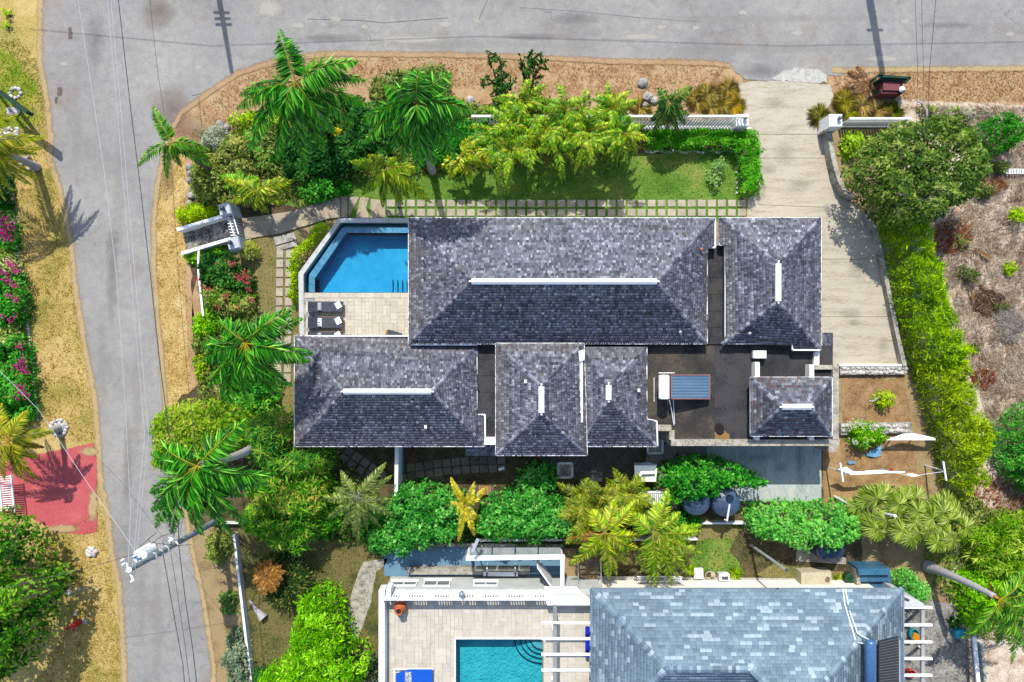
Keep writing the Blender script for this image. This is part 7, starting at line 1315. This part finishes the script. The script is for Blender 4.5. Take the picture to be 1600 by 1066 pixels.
t = thing('dead_frond_heap', 'grey withered fronds hanging between the two yellow palms', 'dead fronds', P(1005, 830)); rr = nrng()
for i in range(7): frond(t, P(1008 + rr.uniform(-5, 5), 815 + rr.uniform(-8, 8), 3.0), P(1002 + rr.uniform(-12, 12), 840 + rr.uniform(-14, 14), 2.0), .2, [A(150, 145, 130), A(185, 180, 165), A(215, 210, 195)], 22, .25, .05, .1, A(190, 180, 160), .3, 'frond', DRY)
# fan palms
def fan_palm(lab, px, py, h, heads, cols):
    rr = nrng(); t = thing('fan_palm', lab, 'palm', P(px, py)); b = MB(); c0 = P(px, py, h * .55); b.tube([P(px, py), c0], [.14, .1], 8); b.build('trunk', BARKB, t)
    for x, y in heads:
        c = P(x, y, h * rr.uniform(.8, 1.05)); s = Soup(); s.tube([c0, c0.lerp(c, .5) + Vector((0, 0, .2)), c], [.025, .02, .015], 4, np.array(A(190, 180, 90))); n_ = 34; ax = math.atan2(c.y - c0.y, c.x - c0.x); an = ax + np.linspace(-2.3, 2.3, n_); dv = np.stack([np.cos(an), np.sin(an), np.full(n_, rr.uniform(-.45, .1))], 1) + rr.normal(0, .05, (n_, 3))
        s.leaves(np.repeat(np.array([c]), n_, 0), dv, np.tile(np.array([[0.0, 0, 1]]), (n_, 1)) + rr.normal(0, .12, (n_, 3)), rr.uniform(.62, .85) * (1 - .25 * np.abs(np.linspace(-1, 1, n_)) ** 3), .075, pick(cols, np.clip(rr.normal(.5, .25, n_), 0, 1)) * 1.45, .1, .18, .55); s.build('fan_leaf', GLOSSY, t)
FANC = [A(76, 112, 22), A(122, 155, 40), A(168, 190, 70), A(210, 216, 132)]
rr = nrng()
for lab, cx, cy, rx, ry, k in (('fan palm with broad yellow-green leaves, left one below the washing line', 1372, 802, 36, 38, 26), ('fan palm with broad yellow-green leaves, middle one above the curved trunk', 1425, 806, 36, 40, 27), ('fan palm with broad yellow-green leaves, right one by the dry lot', 1476, 822, 34, 40, 26)):
    fan_palm(lab, cx, cy, 2.4, [(cx + rx * rr.uniform(.25, 1) * math.cos(a), cy + ry * rr.uniform(.25, 1) * math.sin(a)) for a in [6.28 * i / k + rr.uniform(-.2, .2) for i in range(k)]], FANC)
palm('royal palm with a long bare grey trunk leaning to the bottom right', (1448, 884), (1562, 936), 5.2, [(1500, 998, 1.4, .8), (1530, 990, 1.8, .8), (1580, 1040, 2.2, 1.0), (1600, 1020, 2.0, 1.0), (1640, 960, 1.5, 1.0), (1640, 900, 1.2, .8), (1600, 890, .6, .7), (1590, 960, .6, .6), (1556, 1010, 2.4, .9), (1620, 1000, 1.8, 1.0)], [A(30, 85, 15), A(70, 140, 25), A(115, 180, 40), A(170, 205, 80)], r=(.26, .14), ll=.72, lw=.07, n=48, wind=.6, shaft=1.3, bow=.08, bulge=.1, rach=A(205, 190, 50))
# sago palms
def sago(lab, px, py, h, R, cols, n=46, base=None, tr=.16):
    rr = nrng(); t = thing('sago_palm', lab, 'palm', P(px, py)); c = P(px, py, h); b = MB(); b.tube([P(*(base or (px, py))), c], [tr * 1.2, tr], 9); b.build('trunk', BARK if base else BARKB, t)
    for i in range(n):
        a = 6.28 * i / n + rr.uniform(-.1, .1); q = R * rr.uniform(.75, 1.05); frond(t, c, (c.x + q * math.cos(a), c.y + q * math.sin(a), h - rr.uniform(0, .35)), .3 * rr.uniform(.4, 1.2), cols, 24, .3, .045, .05, cols[1], .15, 'frond', DRY if cols[0][0] > cols[0][1] else LEAF, .014)
sago('dark green sago palm with straw-coloured frond tips on the left lawn', 443, 908, 1.1, 1.9, [A(14, 46, 18), A(28, 70, 26), A(60, 100, 40), A(170, 160, 80)], 56)
sago('withered orange sago palm on the left lawn', 417, 902, 1.9, .98, [A(150, 102, 46), A(188, 138, 72), A(214, 174, 112)], 24)
t = thing('palm_stump', 'cut pale palm stump lying on the left lawn', 'stump', P(405, 955)); b = MB(); b.tube([P(390, 938, .12), P(398, 950, .14), P(412, 966, .2)], [.07, .09, .26], 10); b.build('log', BARK, t)
# ornamental grasses
for i, (x, y, lab, c, n_) in enumerate([(1090, 158, 'golden grass tuft left of the left driveway pillar, farthest left', GOLD, 90), (1106, 146, 'golden grass tuft near the road left of the driveway', GOLD, 100), (1112, 166, 'golden grass tuft just behind the balustrade left of the driveway', GOLD, 90), (1138, 140, 'small golden grass tuft nearest the driveway mouth and road', GOLD, 70), (1146, 164, 'brightest golden grass tuft beside the left driveway pillar', [A(195, 172, 50), A(224, 200, 80), A(238, 220, 130)], 130), (1128, 160, 'greenish golden grass tuft amid the left driveway tufts', GOLD + [A(130, 160, 40)], 80), (1000, 168, 'straw-coloured grass tuft by the small dark palm', GOLD, 80), (966, 160, 'thin straw grass tuft above the right areca clump', GOLD, 60),
        (1282, 182, 'round olive grass tuft beside the right driveway pillar', [A(130, 135, 50), A(175, 172, 80), A(205, 200, 115)], 110), (1320, 158, 'golden green grass tuft in front of the bin stand, upper left', [A(155, 150, 55), A(200, 188, 85), A(222, 212, 125)], 110), (1348, 164, 'straw grass tuft in front of the bin stand, middle', GOLD + STRAW[2:], 110), (1326, 172, 'yellow-green grass tuft behind the right balustrade', [A(150, 155, 45), A(200, 196, 85)], 90), (1374, 170, 'straw grass tuft in front of the bin stand, right', GOLD + STRAW[2:], 100), (1396, 176, 'olive grass tuft at the end of the right balustrade', [A(120, 140, 40), A(165, 170, 70)], 70),
        (372, 240, 'straw-coloured grass tuft in the palm garden near the road', GOLD + STRAW[2:], 80), (352, 258, 'pale grass tuft beside the small leaning palm', GOLD + STRAW[2:], 70), (1312, 907, 'small yellow-green spiky plant by the round garden bin', LIME, 40), (1148, 897, 'spiky green plant beside the white slotted box', LIME, 44), (1080, 892, 'yellow-green spiky plant among the palm tips', LIME, 44), (1490, 972, 'spiky rosette in shade above the turquoise pot', DARK, 40)]):
    spikes('grass_tuft' if n_ > 50 else 'spiky_plant', lab, 'grass tuft' if n_ > 50 else 'plant', x, y, n_ * 5 if n_ > 50 else n_ * 2, (.62 if n_ > 50 else .42), (.018 if n_ > 50 else .05), c, .12, .9, DRY if n_ > 50 else LEAF, 'ornamental grass tufts' if n_ > 50 else None, r0=.16 if n_ > 50 else .06, droop=.45)
for i, (x, y, rx, ry, c, lab) in enumerate([(1470, 240, 0, 0, OLIVE, ''), ]): pass
for lab, q, h, c in (('low green scrub on the dry lot just right of the bamboo hedge', circ(1520, 545, 14, 11, 12), .5, OLIVE + [A(150, 180, 60)]), ('thin olive scrub in the middle of the dry lot', circ(1560, 480, 22, 12, 12), .4, OLIVE), ('grey-green scrub under the right edge of the big leafy tree', circ(1540, 300, 16, 12, 12), .5, OLIVE), ('olive scrub beside the white pallet', circ(1560, 262, 14, 11, 10), .4, OLIVE), ('green scrub at the road end of the dry lot', circ(1450, 172, 18, 12, 10), .5, OLIVE + [A(150, 180, 60)]), ('pale scrub at the top of the dry lot by the verge', circ(1530, 178, 20, 12, 9), .35, SILVER), ('dark low shrub between the two royal palms and the road', [(470, 160), (520, 150), (566, 150), (575, 180), (540, 200), (490, 196)], .9, DARK + OLIVE[1:3]), ('leafy shrub under the left side of the corner royal palm', [(385, 205), (430, 195), (446, 230), (436, 268), (400, 262), (384, 240)], 1.0, OLIVE + GREEN[2:]), ('mixed green shrub right of the second royal palm by the boulders', [(700, 150), (745, 160), (760, 185), (735, 200), (700, 195), (690, 170)], .9, OLIVE + GREEN[1:3]), ('yellow-green shrub between the corner royal palm and the verge boulders', [(360, 190), (395, 172), (440, 168), (452, 192), (420, 206), (372, 212)], .7, LIME + OLIVE[1:]), ('grey-green shrub by the verge between the two royal palms', [(590, 128), (640, 108), (690, 104), (706, 132), (690, 160), (640, 164), (600, 156)], .9, OLIVE + SILVER[:2]), ('green shrub at the foot of the tall cacti', [(752, 168), (800, 158), (858, 160), (868, 186), (800, 196), (756, 190)], .8, OLIVE + [A(140, 170, 50)]), ('dense green shrub left of the pool garden walkway', [(470, 285), (530, 270), (548, 290), (540, 304), (490, 318), (470, 308)], .8, GREEN + DARK[:1]), ('bushy green shrub filling the slope above the big road palm', [(345, 575), (400, 560), (440, 600), (430, 640), (390, 650), (350, 632)], 1.2, GREEN + [A(150, 190, 60)]), ('dense mixed shrub between the plume palm and the emerald hedge', [(580, 800), (612, 790), (620, 840), (606, 868), (580, 860), (570, 830)], 1.4, EMER), ('olive shrub mass between the middle oleander and the plume palm', [(500, 740), (530, 760), (535, 820), (510, 850), (495, 830), (505, 790)], 1.6, NERIUM)):
    shrub('shrub', lab, 'shrub', q, 0, h, c, k=4, **(dict(lai=1.3, gaps=.3, leaf=(.13, .05)) if 'dry lot' in lab else {}))
# dead fronds by the bin and husks on the lot
t = thing('dead_frond_heap', 'heap of brown dead palm fronds left of the green bin stand', 'dead fronds', P(1350, 125)); rr = nrng()
for i in range(11):
    a = rr.uniform(0, 6.28); c = P(1348 + rr.uniform(-9, 9), 126 + rr.uniform(-8, 8), .25); frond(t, c, c + Vector((math.cos(a) * .85, math.sin(a) * .8, -.12)), .15, [A(120, 85, 60), A(175, 135, 100), A(215, 185, 145)], 18, .26, .05, .05, A(190, 150, 110), .3, 'frond', DRY)
for lab, a, c, w in (('tan palm husk lying slantwise on the dry lot, upper one', (1496, 378), (1521, 348), .22), ('grey-brown palm husk on the dry lot, right of the tan one', (1522, 388), (1546, 404), .3), ('brown palm husk standing in the low shrub on the dry lot', (1512, 446), (1521, 470), .2), ('bleached husk by the bamboo hedge on the dry lot', (1490, 345), (1478, 352), .16)):
    s = Soup(); p, q = P(*a, .12), P(*c, .2); d = q - p; L = d.length; sd = Vector((-d.y, d.x, 0)).normalized() * w / 2
    for k in range(6):
        t0, t1 = k / 6, (k + 1) / 6; w0, w1 = .35 + .65 * t0, .35 + .65 * t1
        for sg in (-1, 1): s.quad(p + d * t0, p + d * t1, p + d * t1 + sd * sg * w1 + Vector((0, 0, .07)), p + d * t0 + sd * sg * w0 + Vector((0, 0, .07)), np.array(A(200, 165, 115)) * rr.uniform(.75, 1.1))
    tag(s.build('palm_husk', DRY), lab, 'palm husk', 'palm husks on the dry lot')
b = MB(); b.tube([P(1434, 158, .3), P(1442, 162, .5), P(1448, 172, .6), P(1449, 186, .5), P(1440, 200, .3)], [.05, .06, .06, .06, .04], 6); tag(b.build('dead_branch', BARK), 'grey curved dead branch hanging on the big leafy tree', 'branch')
t = thing('white_chairs', 'two white slatted objects at the right edge of the dry lot', 'pallet', P(1592, 268)); t.name = 'white_pallet'; WL[t.name] = P(1592, 268); t['label'] = 'white slatted pallet at the right edge of the dry lot'
for k in range(8): b = MB(); x = 1573 + k * 4.2; b.bar(P(x, 264, .3), P(x, 272, .3), .07, .05); b.build('slat', WHITE, t)
b = MB(); b.bar(P(1572, 265, .22), P(1606, 265, .22), .06, .08); b.bar(P(1572, 271, .22), P(1606, 271, .22), .06, .08); b.build('runner', WHITE_OLD, t)
# thatched stump in the oleanders
b = MB(); b.lathe([(.26, 1.6), (.28, 1.9), (.2, 2.05), (.05, 2.1)], P(429, 812, 2.0), 12); b.bar(P(429, 812, 0), P(429, 812, 1.6), .1, .1); tag(b.build('garden_lantern', mat('straw_cap', [A(176, 150, 110), A(214, 190, 150)], (4, 20))), 'pale round lantern cap in the lower oleander shrub', 'lantern')

# ---- ground cover
for lab, q, h, c, kw in (('mixed low ground cover of the palm garden', [(306, 228), (345, 210), (440, 190), (600, 172), (740, 168), (960, 176), (1010, 194), (1010, 226), (960, 246), (760, 262), (600, 272), (480, 300), (440, 318), (330, 322), (302, 310)], .5, OLIVE + [A(130, 160, 50), A(190, 180, 95)], dict(lai=1.7)), ('low ground cover in the strip below the road by the feather palms', [(300, 500), (400, 490), (398, 640), (318, 640), (304, 580)], .4, OLIVE + [A(120, 160, 40)], dict(lai=1.6)), ('ground cover under the hedge row south of the villa', [(395, 700), (520, 700), (610, 790), (900, 800), (1000, 760), (1090, 830), (900, 855), (600, 855), (420, 830)], .4, DARK + OLIVE, dict(lai=1.5)), ('rough green ground cover by the curved palm trunk', [(1450, 800), (1640, 790), (1640, 1000), (1540, 1000), (1490, 940), (1450, 900)], .4, OLIVE + BRIGHT[:2], dict(lai=1.4))):
    o = crown(None, q, 0, h, c, leaf=(.17, .07), clump=.7, amp=.25, edge=.5, name='ground_cover', kind='stuff', **kw); tag(o, lab)
DG = [A(160, 134, 66), A(204, 168, 88), A(224, 194, 116), A(164, 154, 70)]
blades('dry_grass', 'dry yellow grass of the left verge', [(0, 200), (74, 200), (92, 300), (112, 400), (130, 530), (148, 640), (150, 690), (60, 690), (58, 600), (40, 440), (20, 280)], 9000, .12, .02, DG, clumps=3000)
blades('dry_grass', 'dry ochre grass of the lower left verge', [(60, 850), (160, 790), (172, 870), (190, 1000), (193, 1090), (40, 1090), (110, 960)], 9000, .12, .02, DG + [A(215, 170, 60)], clumps=3000)
blades('dry_grass', 'green and yellow grass at the upper left', [(-20, 70), (30, 60), (64, 100), (72, 160), (76, 200), (-20, 200)], 3500, .12, .025, [A(90, 130, 20), A(150, 160, 45), A(200, 180, 80)])
blades('dry_grass', 'rust-coloured grass along the top road', [(300, 185), (370, 122), (450, 95), (700, 89), (960, 98), (1130, 102), (1155, 130), (1080, 150), (850, 150), (640, 130), (440, 150), (350, 200)], 13000, .12, .02, [A(176, 138, 92), A(204, 162, 114), A(222, 186, 138), A(186, 166, 108)], clumps=6000)
blades('dry_grass', 'straw grass on the verge right of the driveway mouth', [(1300, 116), (1440, 111), (1640, 108), (1640, 160), (1440, 158), (1310, 150)], 6000, .13, .022, [A(150, 110, 60), A(205, 160, 105), A(225, 190, 140)])
blades('dry_grass', 'ochre grass between the left road and the garden', [(246, 290), (262, 226), (290, 220), (294, 330), (292, 460), (302, 630), (262, 630), (250, 500), (242, 400)], 5000, .10, .02, DG, clumps=1800)
blades('lawn_grass', 'short green grass of the lawn beside the paver path', [(440, 250), (1010, 245), (1150, 240), (1156, 312), (606, 312), (440, 310)], 16000, .09, .022, [A(50, 100, 20), A(90, 140, 35), A(130, 165, 55), A(180, 170, 85)], m=LEAF)
blades('lawn_grass', 'thin worn grass left of the pool', [(380, 376), (466, 372), (470, 650), (400, 650), (402, 460)], 6000, .09, .022, [A(80, 115, 35), A(135, 145, 60), A(175, 155, 95)], m=LEAF)
blades('lawn_grass', 'patchy grass of the bottom left lawn', [(376, 840), (590, 852), (592, 1040), (400, 1090)], 11000, .10, .022, [A(60, 84, 28), A(100, 110, 44), A(160, 134, 76)], m=LEAF)
blades('lawn_grass', 'grass between the hedge and the blue-grey house', [(1060, 836), (1180, 836), (1240, 905), (1250, 914), (1060, 914)], 5000, .09, .022, [A(70, 125, 30), A(120, 155, 50), A(170, 165, 80)], m=LEAF)
# straw, twigs and litter of the dry lot
def litter(lab, pxs, n, L, W, cols, name='straw_litter'):
    rng = nrng(); poly = wpoly(pxs); X, Y = inside(poly, n, rng); K = 260; cx, cy = inside(poly, K, rng); ca = rng.uniform(0, 6.28, K); k = np.argmin((X[:, None] - cx[None]) ** 2 + (Y[:, None] - cy[None]) ** 2, 1); an = ca[k] + rng.normal(0, .6, n)
    dv = np.stack([np.cos(an), np.sin(an), rng.normal(.08, .22, n)], 1); nr = rng.normal(0, .5, (n, 3)); nr[:, 2] += 1; s = Soup(); ct = rng.uniform(0, 1, K)
    s.leaves(np.stack([X, Y, rng.uniform(.01, .16, n)], 1), dv, nr, L * rng.uniform(.4, 1.3, n), W * rng.uniform(.5, 1.4, n), pick(cols, np.clip(ct[k] * .6 + rng.uniform(0, .4, n), 0, 1)) * rng.uniform(.8, 1.5, (n, 1)), .05, .1); o = s.build(name, DRY); tag(o, lab, None, None, 'stuff')
LOTP = [(1410, 165), (1640, 168), (1640, 830), (1560, 820), (1556, 700), (1520, 590), (1480, 450), (1450, 350), (1500, 330), (1530, 270), (1500, 190)]
litter('straw and dead grass covering the dry lot', LOTP, 26000, .34, .022, [A(120, 92, 74), A(180, 148, 122), A(222, 198, 172), A(242, 230, 212), A(186, 140, 106)])
litter('bleached twigs scattered on the dry lot', LOTP, 4000, .6, .03, [A(190, 180, 165), A(220, 212, 198)], 'twig_litter')
litter('rust-brown leaf patches on the dry lot', [(1460, 350), (1500, 345), (1520, 370), (1490, 400), (1460, 390)], 1400, .16, .05, [A(130, 60, 30), A(180, 95, 50), A(205, 140, 90)], 'leaf_litter')
litter('rust-brown litter below the dry lot', [(1500, 765), (1560, 745), (1640, 760), (1640, 815), (1520, 815)], 2200, .22, .04, [A(120, 66, 40), A(175, 105, 66), A(205, 150, 108)], 'leaf_litter')
litter('fallen leaves on the soil below the palms', [(300, 200), (440, 200), (440, 320), (310, 320)], 2500, .14, .04, [A(110, 95, 50), A(160, 135, 75), A(195, 175, 110)], 'leaf_litter')
litter('dry litter on the shaded beds south of the house', [(620, 700), (840, 715), (1000, 800), (1200, 840), (1160, 900), (900, 860), (640, 800)], 2500, .12, .035, [A(95, 75, 50), A(140, 112, 76)], 'leaf_litter')
litter('pale litter on the gravel beds', [(1316, 586), (1424, 586), (1440, 790), (1318, 790)], 1200, .07, .03, [A(170, 140, 100), A(210, 180, 140)], 'leaf_litter')

for lab, cx, cy, rx, ry, c in (('rust-brown leaf patch near the top of the dry lot', 1548, 290, 22, 14, [A(120, 70, 40), A(176, 110, 66), A(205, 150, 100)]), ('grey bark litter in the middle of the dry lot', 1575, 510, 22, 30, [A(150, 140, 130), A(196, 188, 178), A(226, 220, 210)]), ('rust-brown litter beside the bamboo hedge', 1538, 592, 18, 14, [A(110, 60, 40), A(176, 96, 60), A(204, 144, 100)]), ('dark leaf litter low on the dry lot', 1540, 470, 20, 22, [A(80, 58, 44), A(124, 94, 72), A(160, 128, 100)]), ('pale straw heap at the right edge of the dry lot', 1585, 575, 24, 26, [A(200, 180, 150), A(228, 212, 186), A(244, 234, 214)]), ('pale straw heap by the verge on the dry lot', 1480, 178, 40, 10, [A(196, 178, 150), A(226, 214, 192), A(244, 236, 220)])):
    litter(lab, circ(cx, cy, rx, 12, ry, .25), int(rx * ry * 3.2), .26, .035, c, 'leaf_litter')
